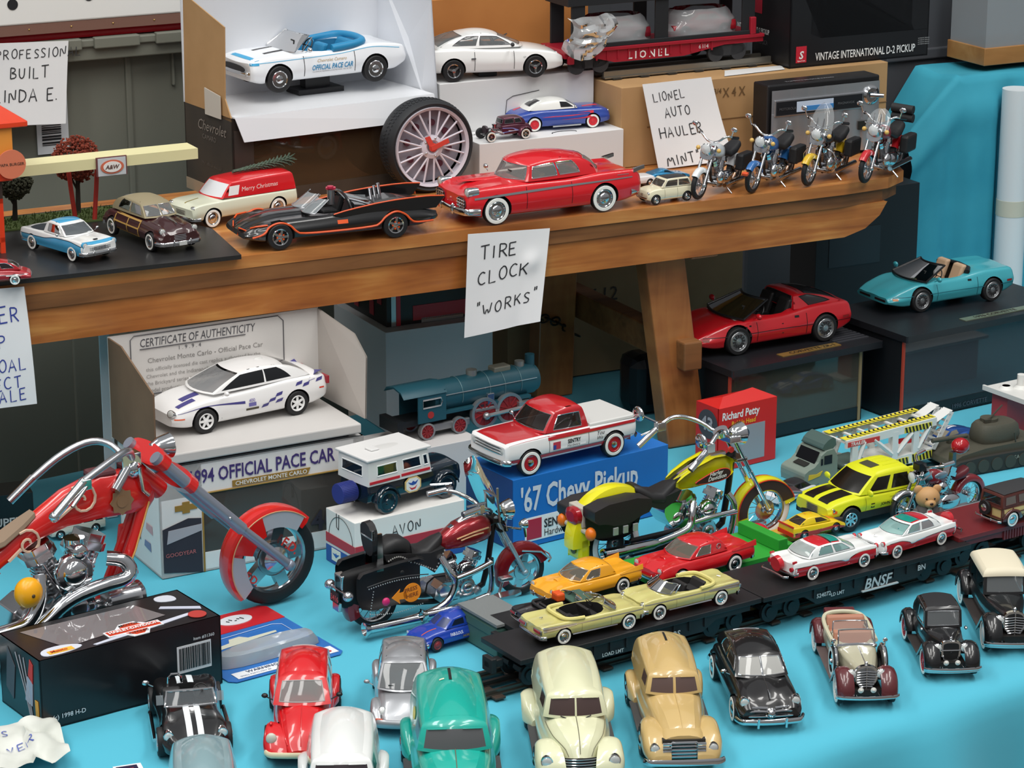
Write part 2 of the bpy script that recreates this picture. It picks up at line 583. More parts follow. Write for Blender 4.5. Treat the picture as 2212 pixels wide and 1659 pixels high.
  def edge(p,q,bul,v,sx,sg):
   dx,dz = q[0] - p[0],q[2] - p[2]
   L = math.hypot(dx,dz) or 1
   k = bul * 4 * v * (1 - v)
   nx,nz = (dz / L,-dx / L) if sx > 0 else (-dz / L,dx / L)
   i,u = ins(v)
   return Vector((p[0] + dx * v + nx * k - sx * i,sg * (lerp(p[1],q[1],v) - i),p[2] + dz * v + nz * k + u))
  A = lambda v,sg: edge(A0,A1,bA,v,1,sg)
  Cc = lambda v,sg: edge(C0,C1,bC,v,-1,sg)
  def side(u,v,sg):
   p = A(v,sg).lerp(Cc(v,sg),u)
   k = math.sin(PI * u)
   p.y += sg * sb * k * (1 - .4 * v)
   p.z += arch * 4 * u * (1 - u) * v
   return p
  cf = crown * .55
  def front(u,v):
   p = A(v,1).lerp(A(v,-1),u)
   k = 4 * u * (1 - u)
   p.x += lerp(bow[0],bow[1],v) * k
   p.z += cf * k * v
   return p
  def rear(u,v):
   p = Cc(v,1).lerp(Cc(v,-1),u)
   k = 4 * u * (1 - u)
   p.x -= lerp(bowr[0],bowr[1],v) * k
   p.z += cf * k * v
   return p
  def roof(u,t):
   L,R = side(u,1,1),side(u,1,-1)
   p = L.lerp(R,t)
   f,r = front(t,1),rear(t,1)
   p += (1 - u) * (f - A(1,1).lerp(A(1,-1),t)) + u * (r - Cc(1,1).lerp(Cc(1,-1),t))
   p.z += (crown - cf) * 4 * t * (1 - t) * math.sin(PI * u) ** .6
   return p
  s.cab = dict(side=side,front=front,rear=rear,roof=roof)
  sub = lambda a,b,n: [lerp(a,b,i / n) for i in range(n)]
  vr = [rail,lerp(rail,1,.34),lerp(rail,1,.67),1.0]
  def lines(cuts,n):
   q = [0.0] + sorted(cuts) + [1.0]
   r = []
   for a,b in zip(q,q[1:]):
    r += sub(a,b,n)
   return r + [1.0]
  P = MB()
  G = {'side_window': [],'windshield': [],'rear_window': []}
  T = MB()
  def patch(fn,us,vv,holes,flip):
   def inside(u,v): return any(a < u < b and c < v < d for a,b,c,d in holes)
   us2 = us[::-1] if flip else us
   P.grid(fn,us2,vv,0,True,inside)
   out = []
   for a,b,c,d in holes:
    g = MB()
    gu = [u for u in us if a - 1e-6 <= u <= b + 1e-6]
    gv = [v for v in vv if c - 1e-6 <= v <= d + 1e-6]
    g.grid(fn,gu[::-1] if flip else gu,gv)
    out.append(g)
    if trim:
     loop = [fn(u,c) for u in gu] + [fn(b,v) for v in gv[1:]] + [fn(u,d) for u in gu[::-1][1:]] + [fn(a,v) for v in gv[::-1][1:-1]]
     T.tube(loop,trim_r,0,6,True)
   return out
  vv = lines([vs[0],vs[1]],4)
  vv = sorted(set([v for v in vv if v < rail - 1e-4] + vr))
  su = sorted(set(x for ab in (sides or ()) for x in ab))
  for sg in (1,-1):
   hs = [(a,b,vs[0],vs[1]) for a,b in (sides or ())]
   G['side_window'] += patch(lambda u,v,sg=sg: side(u,v,sg),lines(su,5),vv,hs,sg > 0)
  def fv(h): return sorted(set([v for v in lines([h[2],h[3]],4) if v < rail - 1e-4] + vr)) if h else vv
  if wf:
   hs = [(wf[0],.5 - split / 2,wf[2],wf[3]),(.5 + split / 2,wf[1],wf[2],wf[3])] if split else [wf]
   G['windshield'] += patch(front,lines([x for h in hs for x in h[:2]],6),fv(wf),hs,True)
  else:
   P.grid(front,lines([],14)[::-1],vv)
  if wr:
   G['rear_window'] += patch(rear,lines(wr[:2],6),fv(wr),[wr],False)
  else:
   P.grid(rear,lines([],14),vv)
  uu = [i / 14 for i in range(15)]
  P.grid(roof,uu,uu,1 if top else 0)
  P.build(name,[color if color is not None and not isinstance(color,str) else (paint(color) if color else s.color),top or s.color],s.root,50,doubles=.004)
  for k,L in G.items():
   for g in L:
    g.build(k,glf if (k == 'windshield' and glf) else (glr if k == 'rear_window' and glr else gl),s.root)
  if trim and T.v:
   T.build('window_trim',CHROME if trim is True else trim,s.root)
  return s
 # ---- open-car windscreen: a chrome frame with a pane
 def screen(s,x0,z0,hw0,x1,z1,hw1,bow=.12,gl=None,fr=None,r=.016,wing=0.0):
  fr = fr or CHROME
  fn = lambda u,v: (lerp(x0,x1,v) + bow * 4 * u * (1 - u),lerp(hw0,hw1,v) * (1 - 2 * u),lerp(z0,z1,v) + .02 * 4 * u * (1 - u) * v)
  us,vv = [i / 12 for i in range(13)],[i / 3 for i in range(4)]
  g = MB().grid(fn,us,vv)
  ob = g.build('windshield',gl or CLEAR,s.root)
  loop = [fn(u,0) for u in us] + [fn(1,v) for v in vv[1:]] + [fn(u,1) for u in us[::-1][1:]] + [fn(0,v) for v in vv[::-1][1:-1]]
  f = MB().tube(loop,r,0,6,True)
  if wing:
   for sg in (1,-1):
    a,b = fn(0 if sg > 0 else 1,0),fn(0 if sg > 0 else 1,.85)
    f.tube([a,b,(b[0] - wing * .7,b[1],b[2]),(a[0] - wing,a[1],a[2])],r * .8,0,6,True)
  f.build('windshield_frame',fr,s.root)
  return s
 # ---- wheels
 def wheels(s,style='cap',wall=None,rim=None,cap=None,tire=None,front=True,rear=True,prof=.72,dy=0.0,spokes=5,rr=None):
  r,t = s.r,s.tw
  ri = r * (rr or .66)
  tm = MB()
  tm.lathe([(ri * .96,-t * .42),(ri,-t * .5),(r * .93,-t * .5),(r * .985,-t * .42),(r,-t * .25),(r,t * .25),(r * .985,t * .42),(r * .93,t * .5),(ri,t * .5),(ri * .96,t * .42)],32,0,'y')
  tm.cyl(ri * .98,-t * .42,t * .2,1,'y',None,24)
  rim = rim or CHROME
  cap = cap or CHROME
  parts = []
  if wall:
   a,b = wall[1:] if isinstance(wall,tuple) else (ri * 1.02,r * .93)
   w = MB().lathe([(a,t * .5 + .004),(a + .01,t * .5 + .012),(b - .01,t * .5 + .010),(b,t * .5)],32,0,'y')
   parts.append(('whitewall',w,wall[0] if isinstance(wall,tuple) else mat('efefe9',.45)))
  rm = MB()
  if style == 'cap':
   rm.lathe([(ri,t * .44),(ri * .93,t * .5),(ri * .86,t * .42),(ri * .62,t * .44),(ri * .58,t * .52),(ri * .4,t * .6),(ri * .2,t * .65),(0,t * .66)],28,0,'y')
   parts.append(('hubcap',rm,rim))
  elif style == 'dish':
   rm.lathe([(ri,t * .46),(ri * .94,t * .52),(ri * .86,t * .4),(ri * .5,t * .38),(0.0,t * .38)],28,0,'y')
   parts.append(('rim',rm,rim))
   cp = MB().lathe([(ri * .46,t * .38),(ri * .42,t * .5),(ri * .2,t * .58),(0,t * .6)],24,0,'y')
   parts.append(('hubcap',cp,cap))
  elif style == 'mag':
   rm.lathe([(ri,t * .48),(ri * .96,t * .54),(ri * .84,t * .5),(ri * .8,t * .3)],28,0,'y')
   rm.lathe([(ri * .3,t * .2),(ri * .28,t * .46),(ri * .16,t * .5),(0,t * .5)],18,0,'y')
   for i in range(spokes):
    M = RY(2 * PI * i / spokes + .3)
    rm.prism([(-ri * .16,ri * .2),(ri * .16,ri * .2),(ri * .13,ri * .86),(-ri * .13,ri * .86)],-t * .44,-t * .34,0,M @ RX(PI / 2))
   parts.append(('rim',rm,rim))
  elif style == 'wire':
   rm.lathe([(ri,t * .46),(ri * .95,t * .52),(ri * .88,t * .46),(ri * .86,t * .3)],28,0,'y')
   rm.lathe([(ri * .26,t * .25),(ri * .22,t * .55),(0,t * .6)],16,0,'y')
   for i in range(18):
    M = RY(2 * PI * i / 18)
    rm.box(-.006,.006,t * .36,t * .42,ri * .2,ri * .9,0,M)
   parts.append(('rim',rm,rim))
  elif style == 'disc':
   rm.lathe([(ri,t * .46),(ri * .95,t * .52),(ri * .9,t * .42),(ri * .75,t * .46),(ri * .7,t * .40),(ri * .3,t * .44),(ri * .26,t * .52),(0,t * .54)],28,0,'y')
   for i in range(spokes):
    rm.box(-.02,.02,t * .44,t * .49,ri * .36,ri * .66,1,RY(2 * PI * i / spokes))
   parts.append(('rim',rm,[rim,mat('2a2a2c',.5)]))
  first = None
  for x,ok in ((s.wb / 2,front),(-s.wb / 2,rear)):
   if not ok: continue
   for sg in (1,-1):
    if first is None:
     first = tm.build('wheel',[tire or RUBBER,mat('1c1c1e',.6)],s.root)
     for nm,p,m in parts:
      p.build(nm,m,first)
     o = first
    else:
     o = dup(first,s.root)
    o.location = (x,sg * (s.yo - t / 2 + dy),r)
    o.rotation_euler = (0,rnd.uniform(0,1),0 if sg > 0 else PI)
  return s
 # ---- small parts
 def part(s,name,mb,m,sharp=40,bevel=0.0):
  for q in halves(mb): q.build(name,m,s.root,sharp,bevel)
  return s
 def bumper(s,x,z,hw,h=.07,curve_=.12,wrap=.25,m=None,guards=(),depth=.6,name='bumper',sgn=1):
  """bar across the nose (sgn 1) or the tail (sgn -1), ends swept round"""
  pts = []
  for i in range(25):
   t = -1 + i / 12
   a = abs(t)
   pts.append((x - sgn * (curve_ * t * t + (wrap * ((a - .86) / .14) ** 1.6 if a > .86 else 0)),t * hw,z))
  mb = MB().tube(pts,h,0,10,False,depth)
  for y in guards:
   xx = x - sgn * curve_ * (y / hw) ** 2 + sgn * h * depth * .7
   mb.ball((xx,y,z + h * .3),(h * .7,h * .45,h * 1.6))
  return s.part(name,mb,m or CHROME)
 def lamp(s,x,y,z,r,name='headlight',m=None,rim=None,both=True,ax=1,tilt=0.0,dome=.25,depth=.1,ry=None):
  for sg in ((1,-1) if both else (1,)):
   M = TR(x,y * sg,z) @ RY(-tilt if ax > 0 else tilt) @ (Matrix.Identity(4) if ax > 0 else RZ(PI))
   if ry: M = M @ Matrix.Diagonal((1,ry,1,1))
   b = MB().lathe([(r * 1.0,-depth),(r * 1.18,-.01),(r * 1.12,r * .14),(r * .98,r * .12)],22,0,'x',M)
   b.lathe([(r * .98,r * .1),(r * .8,r * (.1 + dome * .5)),(r * .45,r * (.1 + dome * .9)),(0,r * (.1 + dome))],22,1,'x',M)
   b.build(name,[rim or CHROME,m or mat('d9dcda',.15,.3)],s.root)
  return s
 def mirror(s,x,z,y,m=None,both=True,size=.09):
  for sg in ((1,-1) if both is True else (both,)):
   b = MB().tube([(x,sg * y,z),(x - .02,sg * (y + .12),z + .06)],.014,0,6)
   b.ball((x - .03,sg * (y + .17),z + .09),(.06,size,size * .72),0,12,7)
   b.build('mirror',m or CHROME,s.root)
  return s
 def seats(s,xs,color,w=.42,y=(.36,-.36),zf=.25,h=.55,bench=False,back=.16,m=None):
  mm = m or mat(color,.55)
  for x in xs:
   b = MB()
   for yy in ((0,) if bench else y):
    ww = w * 2.1 if bench else w
    b.box(x - .05,x + .5,yy - ww / 2,yy + ww / 2,zf,zf + .28)
    b.add([(x - .05 + dx - back * (k > 0),yy + dy,zf + .2 + k * h) for k in (0,1) for dy in (-ww / 2,ww / 2) for dx in (0,.17)],
       [(0,2,3,1),(4,5,7,6),(0,1,5,4),(2,6,7,3),(0,4,6,2),(1,3,7,5)])
   b.build('seat',mm,s.root,bevel=.05)
  return s
 def steering(s,x,z,y=.36,r=.19,m=None):
  b = MB()
  M = TR(x,y,z) @ RY(-.5)
  b.tube([tuple(M @ Vector((0,r * math.cos(a),r * math.sin(a)))) for a in [2 * PI * i / 20 for i in range(20)]],.018,0,6,True)
  for a in (0,2.1,4.2):
   b.tube([tuple(M @ Vector((0,0,0))),tuple(M @ Vector((0,r * math.cos(a),r * math.sin(a))))],.012,0,5)
  b.tube([tuple(M @ Vector((0,0,0))),tuple(M @ Vector((.5,0,-.05)))],.02,0,6)
  b.build('steering_wheel',m or mat('1b1b1c',.4),s.root)
  return s
 def grille(s,x,z0,z1,hw,rows=4,m=None,bow=.05,back=True,r=.016,cols=0,taper=1.0):
  b = MB()
  for i in range(rows):
   z = lerp(z0,z1,(i + .5) / rows)
   h = hw * lerp(1,taper,(z - z0) / (z1 - z0))
   b.tube([(x - bow * t * t,h * t,z) for t in (-1,-.75,-.5,-.25,0,.25,.5,.75,1)],r,0,6)
  for i in range(cols):
   y = lerp(-hw,hw,(i + .5) / cols)
   b.tube([(x - bow * (y / hw) ** 2,y,z0),(x - bow * (y / hw) ** 2,y * taper,z1)],r * .8,0,6)
  o = b.build('grille',m or CHROME,s.root)
  if back:
   d = MB()
   d.grid(lambda u,v: (x - .015 - bow * u * u,hw * u * lerp(1,taper,v),lerp(z0,z1,v)),[i / 6 - 1 for i in range(13)],[0,.5,1])
   d.build('grille_back',mat('141416',.6),o)
  return s
 def pontoon(s,prof,yin,name='fender',color=None,wheel_x=None,top=.12,bottom=.2,kb=.9,cut=1.13,n=26,sides=(1,-1)):
  """a separate rounded fender: prof [(x, z_top, y_out)]"""
  fz,fy = curve([(p[0],p[1]) for p in prof]),curve([(p[0],p[2]) for p in prof])
  fi = curve(yin)
  fb = curve(bottom)
  x0,x1 = min(p[0] for p in prof),max(p[0] for p in prof)
  xs = [(x0 + x1) / 2 - (x1 - x0) / 2 * math.cos(PI * i / n) for i in range(n + 1)]
  mats = [color or s.color,mat('0c0c0d',.8)]
  for sg in sides:
   rings = []
   for x in xs:
    z,y,b,i = fz(x),fy(x),fb(x),fi(x)
    z = max(z,b + .03)
    y = max(y,i + .02)
    p = chaikin([(i,b),(lerp(i,y,.9),b),(y,lerp(b,z,.12)),(y,lerp(b,z,.62)),(lerp(i,y,.85),lerp(b,z,.92)),(lerp(i,y,.5),z),(lerp(i,y,.2),lerp(b,z,.97)),(i,lerp(b,z,.9))],2)
    rings.append([(x,sg * a,c) for a,c in (p if sg > 0 else p[::-1])])
   o = MB().loft(rings).build('temp',mats)
   m0 = o.data
   bpy.data.objects.remove(o)
   if wheel_x is not None:
    ct = MB().cyl(s.r * cut,s.yo - s.tw - .1,s.yo + .6,1,'y',TR(wheel_x,0,s.r) if sg > 0 else TR(wheel_x,0,s.r) @ RZ(PI),28)
    c = ct.build('temp',mats)
    c0 = c.data
    bpy.data.objects.remove(c)
    m0 = carve(m0,c0)
   m0.set_sharp_from_angle(angle=math.radians(40))
   link(name,m0,s.root)
  return s
 def wing(s,cx,R,th0,th1,yin,yout,name='fender',color=None,th=.05,drop=.1,n=22,tail=None,sides=(1,-1),cz=None):
  """a swept 1930s fender: a crowned strip bent over the wheel"""
  for sg in sides:
   rings = []
   path = [(cx + R * math.cos(t),(cz if cz is not None else s.r) + R * math.sin(t)) for t in [lerp(th0,th1,i / n) for i in range(n + 1)]]
   if tail: path += tail
   for i,(x,z) in enumerate(path):
    a,b = path[max(0,i - 1)],path[min(len(path) - 1,i + 1)]
    dx,dz = b[0] - a[0],b[1] - a[1]
    L = math.hypot(dx,dz) or 1
    nx,nz = dz / L,-dx / L
    if nz < 0 and abs(nz) > .7: nx,nz = -nx,-nz
    if i and (nx * pn[0] + nz * pn[1]) < 0: nx,nz = -nx,-nz
    pn = (nx,nz)
    sec = [(yin,0),(lerp(yin,yout,.3),th * .9),(lerp(yin,yout,.65),th * .8),(lerp(yin,yout,.9),th * .1),(yout,-drop * .5),(yout,-drop),(yout - .025,-drop),(yout - .03,-drop * .5),(lerp(yin,yout,.86),-.015),(lerp(yin,yout,.6),th * .5),(yin,-.03)]
    rings.append([(x + nx * h,sg * y,z + nz * h) for y,h in sec])
   MB().loft(rings).build(name,color or s.color,s.root,45)
  return s
# ================================================================ hall, table, bench, totes, drape
def wood(c1,c2,c3,key,sx=2.2,sy=34.0,rough=0.42,coat=0.25):
 m = mat(c1,rough,0,coat,key).copy()
 nt = m.node_tree
 b = nt.nodes['Principled BSDF']
 tc = nt.nodes.new('ShaderNodeTexCoord')
 mp = nt.nodes.new('ShaderNodeMapping')
 mp.inputs['Scale'].default_value = (sx,sy,sy)
 n1 = nt.nodes.new('ShaderNodeTexNoise')
 n1.inputs['Scale'].default_value,n1.inputs['Detail'].default_value,n1.inputs['Distortion'].default_value = 2.0,6,1.4
 mp2 = nt.nodes.new('ShaderNodeMapping')
 mp2.inputs['Scale'].default_value = (9,26,26)
 n2 = nt.nodes.new('ShaderNodeTexNoise')
 n2.inputs['Scale'].default_value,n2.inputs['Detail'].default_value = 1.0,3
 mx = nt.nodes.new('ShaderNodeMath')
 mx.operation = 'MULTIPLY_ADD'
 mx.inputs[1].default_value = 0.55
 cr = nt.nodes.new('ShaderNodeValToRGB')
 e = cr.color_ramp.elements
 e[0].position,e[0].color = 0.40,(*lin(c2),1)
 e[1].position,e[1].color = 0.92,(*lin(c3),1)
 x = e.new(0.66)
 x.color = (*lin(c1),1)
 L = nt.links.new
 L(tc.outputs['Object'],mp.inputs[0])
 L(mp.outputs[0],n1.inputs['Vector'])
 L(tc.outputs['Object'],mp2.inputs[0])
 L(mp2.outputs[0],n2.inputs['Vector'])
 m2 = nt.nodes.new('ShaderNodeMath')
 m2.operation = 'MULTIPLY'
 m2.inputs[1].default_value = 0.75
 L(n1.outputs[0],mx.inputs[0])
 L(n2.outputs[0],m2.inputs[0])
 L(m2.outputs[0],mx.inputs[2])
 L(mx.outputs[0],cr.inputs[0])
 L(cr.outputs[0],b.inputs['Base Color'])
 bp = nt.nodes.new('ShaderNodeBump')
 bp.inputs['Strength'].default_value,bp.inputs['Distance'].default_value = 0.25,0.001
 L(n1.outputs[0],bp.inputs['Height'])
 L(bp.outputs[0],b.inputs['Normal'])
 return m
PINE = wood('b06c32','82431a','d59a52','pine')
PINE_TOP = wood('b5733a','8a4f24','d29a58','pine top',2.0,22)
PINE_DARK = wood('80532c','5e3a1c','94663a','pine edge',2.5,30,.6,0)
PINE_LEG = wood('9a6032','6f3f1c','b27842','pine leg',24,4)
# floor and walls of the hall
structure(MB().box(-6,6,-4,7,-0.05,0).build('floor',noisy('6a655e','777169',3.0,.5)))
structure(MB().box(-6,6,6.5,6.6,0,4.2).build('wall_back',mat('4a4c50',.8)))
# ---- table and its turquoise cloth (length runs along the front edge)
TY = math.radians(35.0)
TO = (0.339,2.193,0.0)
t = thing('folding_table','long folding table hidden under the turquoise cloth','table',TO,TY)
MB().box(-1.35,1.28,.012,1.04,.700,.7345).build('tabletop',mat('b9b4aa',.5),t,bevel=.004)
for x in (-1.2,1.15):
 for y in (.12,.94):
  MB().cyl(.014,0,.70,0,'z',TR(x,y,0),12).build('leg',mat('6d6f72',.35,.8),t)
def cloth_mesh():
 b = MB()
 us = [-1.4 + 2.72 * i / 380 for i in range(381)]
 prof = [(1.055,.50),(1.052,.62),(1.05,.70),(1.045,.733),(1.03,.7397)]
 prof += [(1.03 - 1.0 * i / 60,.74) for i in range(1,60)]
 prof += [(.03,.7399),(.016,.7392),(.004,.7368),(-.004,.732),(-.009,.724),(-.012,.712),(-.014,.695),(-.017,.67),(-.020,.64),(-.024,.60),(-.027,.55),(-.03,.48),(-.033,.40)]
 def P(u,k):
  y,z = prof[int(k)]
  if z < .7385 and y < .1:
   d = (.74 - z)
   a = min(1,d / .16)
   w = math.sin(u * 31 + 1.1 * math.sin(u * 9.0)) * .5 + .5
   w2 = noise.noise((u * 7,1.3,0))
   y -= a * (.030 * w ** 1.5 + .018 * w2) * (1 + d * 1.6)
  elif z >= .7395:
   n1 = noise.noise((u * 9,y * 7,2.2)) * .5 + noise.noise((u * 26,y * 17,5.1)) * .25
   z += .0010 * (n1 - .55) - .0002
   if y < .10:
    w = math.sin(u * 31 + 1.1 * math.sin(u * 9.0)) * .5 + .5
    z -= (1 - y / .10) ** 2 * .0035 * (1 - w)
  return (u,y,z)
 b.grid(P,us,list(range(len(prof))))
 return b
cm = mat('48b0c8',.78,key='cloth').copy()
_nt = cm.node_tree
_b = _nt.nodes['Principled BSDF']
_b.inputs['Sheen Weight'].default_value = .15
_tc = _nt.nodes.new('ShaderNodeTexCoord')
_nz = _nt.nodes.new('ShaderNodeTexNoise')
_nz.inputs['Scale'].default_value,_nz.inputs['Detail'].default_value = 5.0,5
_bp = _nt.nodes.new('ShaderNodeBump')
_bp.inputs['Strength'].default_value,_bp.inputs['Distance'].default_value = .5,.006
_nt.links.new(_tc.outputs['Object'],_nz.inputs['Vector'])
_nt.links.new(_nz.outputs[0],_bp.inputs['Height'])
_nt.links.new(_bp.outputs[0],_b.inputs['Normal'])
CLOTH = cm
o = cloth_mesh().build('tablecloth',CLOTH,None,80)
o.location,o.rotation_euler = TO,(0,0,TY)
tag(o,'wrinkled turquoise cloth over the table, hanging in folds at the front','tablecloth')
# ---- the pine bench
BY = math.radians(27.3)
BO = (0.21588,2.94739,0.74)
def bw(s,t,z=1.034):
 return (BO[0] + math.cos(BY) * s - math.sin(BY) * t,BO[1] + math.sin(BY) * s + math.cos(BY) * t,z)
bench = thing('wooden_bench','long varnished pine bench standing on the cloth as a raised shelf','bench',BO,BY)
ptop = [(-.95,.004),(.19,.0),(.255,.006),(.292,.028),(.308,.065),(.312,.12),(.312,.2),(.305,.25),(.285,.285),(.25,.305),(.2,.312),(-.95,.312)]
MB().prism(ptop,.281,.294).build('bench_top',PINE_TOP,bench,bevel=.004)
lip = [(-.95,.003),(.19,.0035),(.25,.010),(.285,.032),(.300,.07),(.302,.2),(.275,.28),(.2,.305),(-.95,.305)]
MB().prism(lip,.2655,.281).build('edge_strip',PINE_DARK,bench,bevel=.001)
ap = [(-.95,.2285),(.16,.2285),(.196,.2285),(.225,.236),(.245,.250),(.255,.2655),(-.95,.2655)]
MB().prism(ap,-.026,-.006,0,RX(PI / 2)).build('apron',PINE,bench,bevel=.0015)
MB().prism(ap,-.302,-.282,0,RX(PI / 2)).build('apron',PINE,bench,bevel=.0015)
def leg_bar(a,b,w,th):
 """a board from a (foot) to b (top), w wide along the bench, th through it"""
 mb = MB()
 vs = [(p[0] + dx,p[1] + dy,p[2]) for p in (a,b) for dy in (-th / 2,th / 2) for dx in (-w / 2,w / 2)]
 return mb.add(vs,[(0,2,3,1),(4,5,7,6),(0,1,5,4),(2,6,7,3),(0,4,6,2),(1,3,7,5)])
leg_bar((-.004,.030,.0),(-.036,.046,.2655),.052,.026).build('leg',PINE_LEG,bench,bevel=.002)
leg_bar((-.052,.268,.0),(-.046,.262,.2655),.050,.026).build('leg',PINE_LEG,bench,bevel=.002)
leg_bar((-.86,.030,.0),(-.83,.046,.2655),.052,.026).build('leg',PINE_LEG,bench,bevel=.002)
leg_bar((-.86,.268,.0),(-.83,.262,.2655),.052,.026).build('leg',PINE_LEG,bench,bevel=.002)
MB().box(-.018,.006,.006,.31,.094,.128).build('stretcher',PINE_DARK,bench,bevel=.002)
MB().box(-.01,.026,.008,.034,.225,.2655).build('corner_block',PINE_LEG,bench,bevel=.002)
ch = MB()
cp = [(-.165,.20,.146),(-.13,.215,.118),(-.09,.235,.112),(-.05,.25,.098),(-.02,.262,.074)]
cp = chaikin(cp,2)
acc,last = 0,None
for i,p in enumerate(cp):
 M = TR(*p) @ RZ(rnd.uniform(-.4,.4)) @ RX(0 if i % 2 else PI / 2) @ RY(.5)
 ch.tube([tuple(M @ Vector((.0072 * math.cos(a),.0048 * math.sin(a),0))) for a in [2 * PI * k / 12 for k in range(12)]],.0013,0,5,True)
ch.build('chain',mat('3a3026',.45,.7),bench)
# ---- storage totes behind the bench (they stand on the floor)
def tote(name,label,s0,s1,t0,z0,z1,color,ridges,rim=True,depth=.34):
 r = thing(name,label,'storage tote',bw((s0 + s1) / 2,t0,z0),BY)
 w = (s1 - s0) / 2
 h = z1 - z0
 m = mat(color,.55)
 b = MB()
 ys = [(-w + .02,.012),(w - .02,.012),(w - .02,depth),(-w + .02,depth)]
 b.prism(ys,0,h)
 b.build('tub',m,r,bevel=.006)
 for x0,x1,zz0,zz1,d in ridges:
  MB().box(x0 - (s0 + s1) / 2,x1 - (s0 + s1) / 2,.012 - d,.02,zz0 - z0,zz1 - z0).build('wall_rib',m,r,bevel=.002)
 if rim:
  q = MB()
  q.box(-w,w,-.012,.02,h - .024,h)
  q.box(-w,w,-.016,-.004,h - .008,h + .001)
  for x0,x1 in ((-.32,-.17),(-.155,-.10),(-.05,.02),(.035,.09),(.11,.2)):
   q.box(x0,x1,-.020,-.010,h - .010,h + .003)
  q.build('rim',m,r,bevel=.0015)
 return r
tr = tote('storage_tote','grey green plastic tote with red lid behind the diorama',-.98,-.22,.44,.60,1.196,'74756a',
    [(-.52,-.512,.99,1.17,.004),(-.463,-.459,1.13,1.172,.006),(-.60,-.53,.62,.93,.003)])
MB().box(-.37,.37,-.002,.35,.597,.606).build('lid',mat('c8202c',.35),tr,bevel=.003)
MB().box(-.195,-.165,-.018,-.013,.558,.594).build('lid_handle',mat('c8202c',.35),tr,bevel=.002)
o = tote('storage_tote','grey green plastic tote standing on the floor under the red lidded tote',-.99,-.21,.44,.0,.597,'707167',
   [(-.66,-.61,.02,.58,.005),(-.45,-.43,.02,.58,.005)],rim=False)
o = tote('storage_tote','dark charcoal tote in the back right corner behind the pickup carton',.36,1.15,.50,.45,1.32,'4a4c51',[(.60,.78,1.06,1.075,.006)],rim=False,depth=.4)
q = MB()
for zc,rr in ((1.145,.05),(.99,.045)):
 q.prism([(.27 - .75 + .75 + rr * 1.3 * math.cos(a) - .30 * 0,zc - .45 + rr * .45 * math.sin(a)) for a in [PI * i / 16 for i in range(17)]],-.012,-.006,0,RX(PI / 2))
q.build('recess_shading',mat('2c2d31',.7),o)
o = tote('storage_tote','charcoal tote on the floor carrying the dark tote in the corner',.36,1.15,.50,.0,.447,'3c3e43',[],rim=False,depth=.4)
# ---- white perforated board lying on the red lid
r = thing('perforated_board','white board with round black holes and a brown studded edge above the grey tote','board',bw(-.60,.425,1.2075),BY)
MB().box(-.37,.20,0,.34,.012,.056).build('panel',mat('e9e9e6',.4),r,bevel=.002)
MB().box(-.37,.20,.001,.34,.0,.012).build('studded_edge',mat('7b5a4e',.5),r)
for i,(px,pz) in enumerate(((-.058,.036),(.032,.040),(.098,.042),(-.13,.034))):
 MB().cyl(.0062,-.0006,.001,0,'y',TR(px,0,pz),18).build('hole',mat('15161c',.7),r)
for i in range(12):
 MB().ball((-.34 + i * .05,.001,.006),.0012,0,8,5).build('stud',mat('c9a868',.3,.9),r)
# ---- barcode sticker on the tote
r = thing('barcode_label','white barcode sticker on the grey tote behind the drive-in','label',bw(-.604,.4505,1.118),BY)
MB().box(-.026,.012,-.0012,0,-.055,.03).build('sticker',mat('dcdfe3',.5),r)
bb = MB()
z = -.045
while z < .026:
 d = rnd.choice((.0008,.0012,.0022))
 bb.box(-.02,.003,-.0018,-.0011,z,z + d)
 z += d + rnd.choice((.001,.0014,.002))
bb.text('B003438',.006,frame_m((.0055,-.0014,.026),(0,0,-1),(1,0,0)))
bb.build('barcode',mat('1b1c20',.6),r)
# ---- turquoise drape over a shelf frame at the right, with its white pipe
DZ = 1.062
DO = bw(.54,.36,.741)
r = thing('pipe_stand','white plastic pipe upright holding the turquoise drape at the right','pipe stand',bw(.702,.345,.741),BY)
MB().cyl(.0205,0,.302,0,'z',None,28).build('pipe',mat('dfe2e4',.35),r)
MB().cyl(.0209,.128,.150,0,'z',None,28).build('tape_band',mat('cfcab8',.5),r)
r = thing('draped_shelf','shelf frame hidden under the turquoise drape at the right','shelf',DO,BY)
MB().box(.085,.42,.035,.105,DZ - .741 - .024,DZ - .741 - .010).build('shelf_board',mat('a39a8c',.6),r)
for x,y in ((.10,.05),(.40,.05),(.10,.095),(.40,.095)):
 MB().cyl(.008,0,DZ - .741 - .024,0,'z',TR(x,y,0),10).build('leg',mat('8d9094',.4,.6),r)
b = MB()
def drape(u,v):
 """u along the shelf, v from the back over the top and down the front"""
 x = .002 + u * .46
 top = DZ - .741 - .078 * (1 - min(1.0,max(0.0,u * .46 / .085)) ** .9) - (.004 if u > .19 else 0)
 if v < .3:
  y = .115 - v / .3 * .10
  z = top + .002 * math.sin(v * 20 + u * 8) - (y - .015) * .5 * (1 - min(1,u / .2))
 else:
  k = (v - .3) / .7
  y = .015 - .012 * min(1,k * 9) - (.006 * math.sin(u * 30) + .003 * math.sin(u * 61 + 1)) * min(1,k * 3)
  z = max(.002,top - k * top)
  fold = math.exp(-((k - .16) / .05) ** 2)
  y -= .006 * fold * (1 - min(1,u * 2.2))
  if .30 < u < .42: y += .012 * math.sin(PI * (u - .30) / .12) * min(1,k * 6)
 return (x,y,z)
b.grid(drape,[i / 60 for i in range(61)],[i / 50 for i in range(51)])
o = b.build('drape',noisy('2b93ab','3ba3ba',9,.8,bump=.2),None,80)
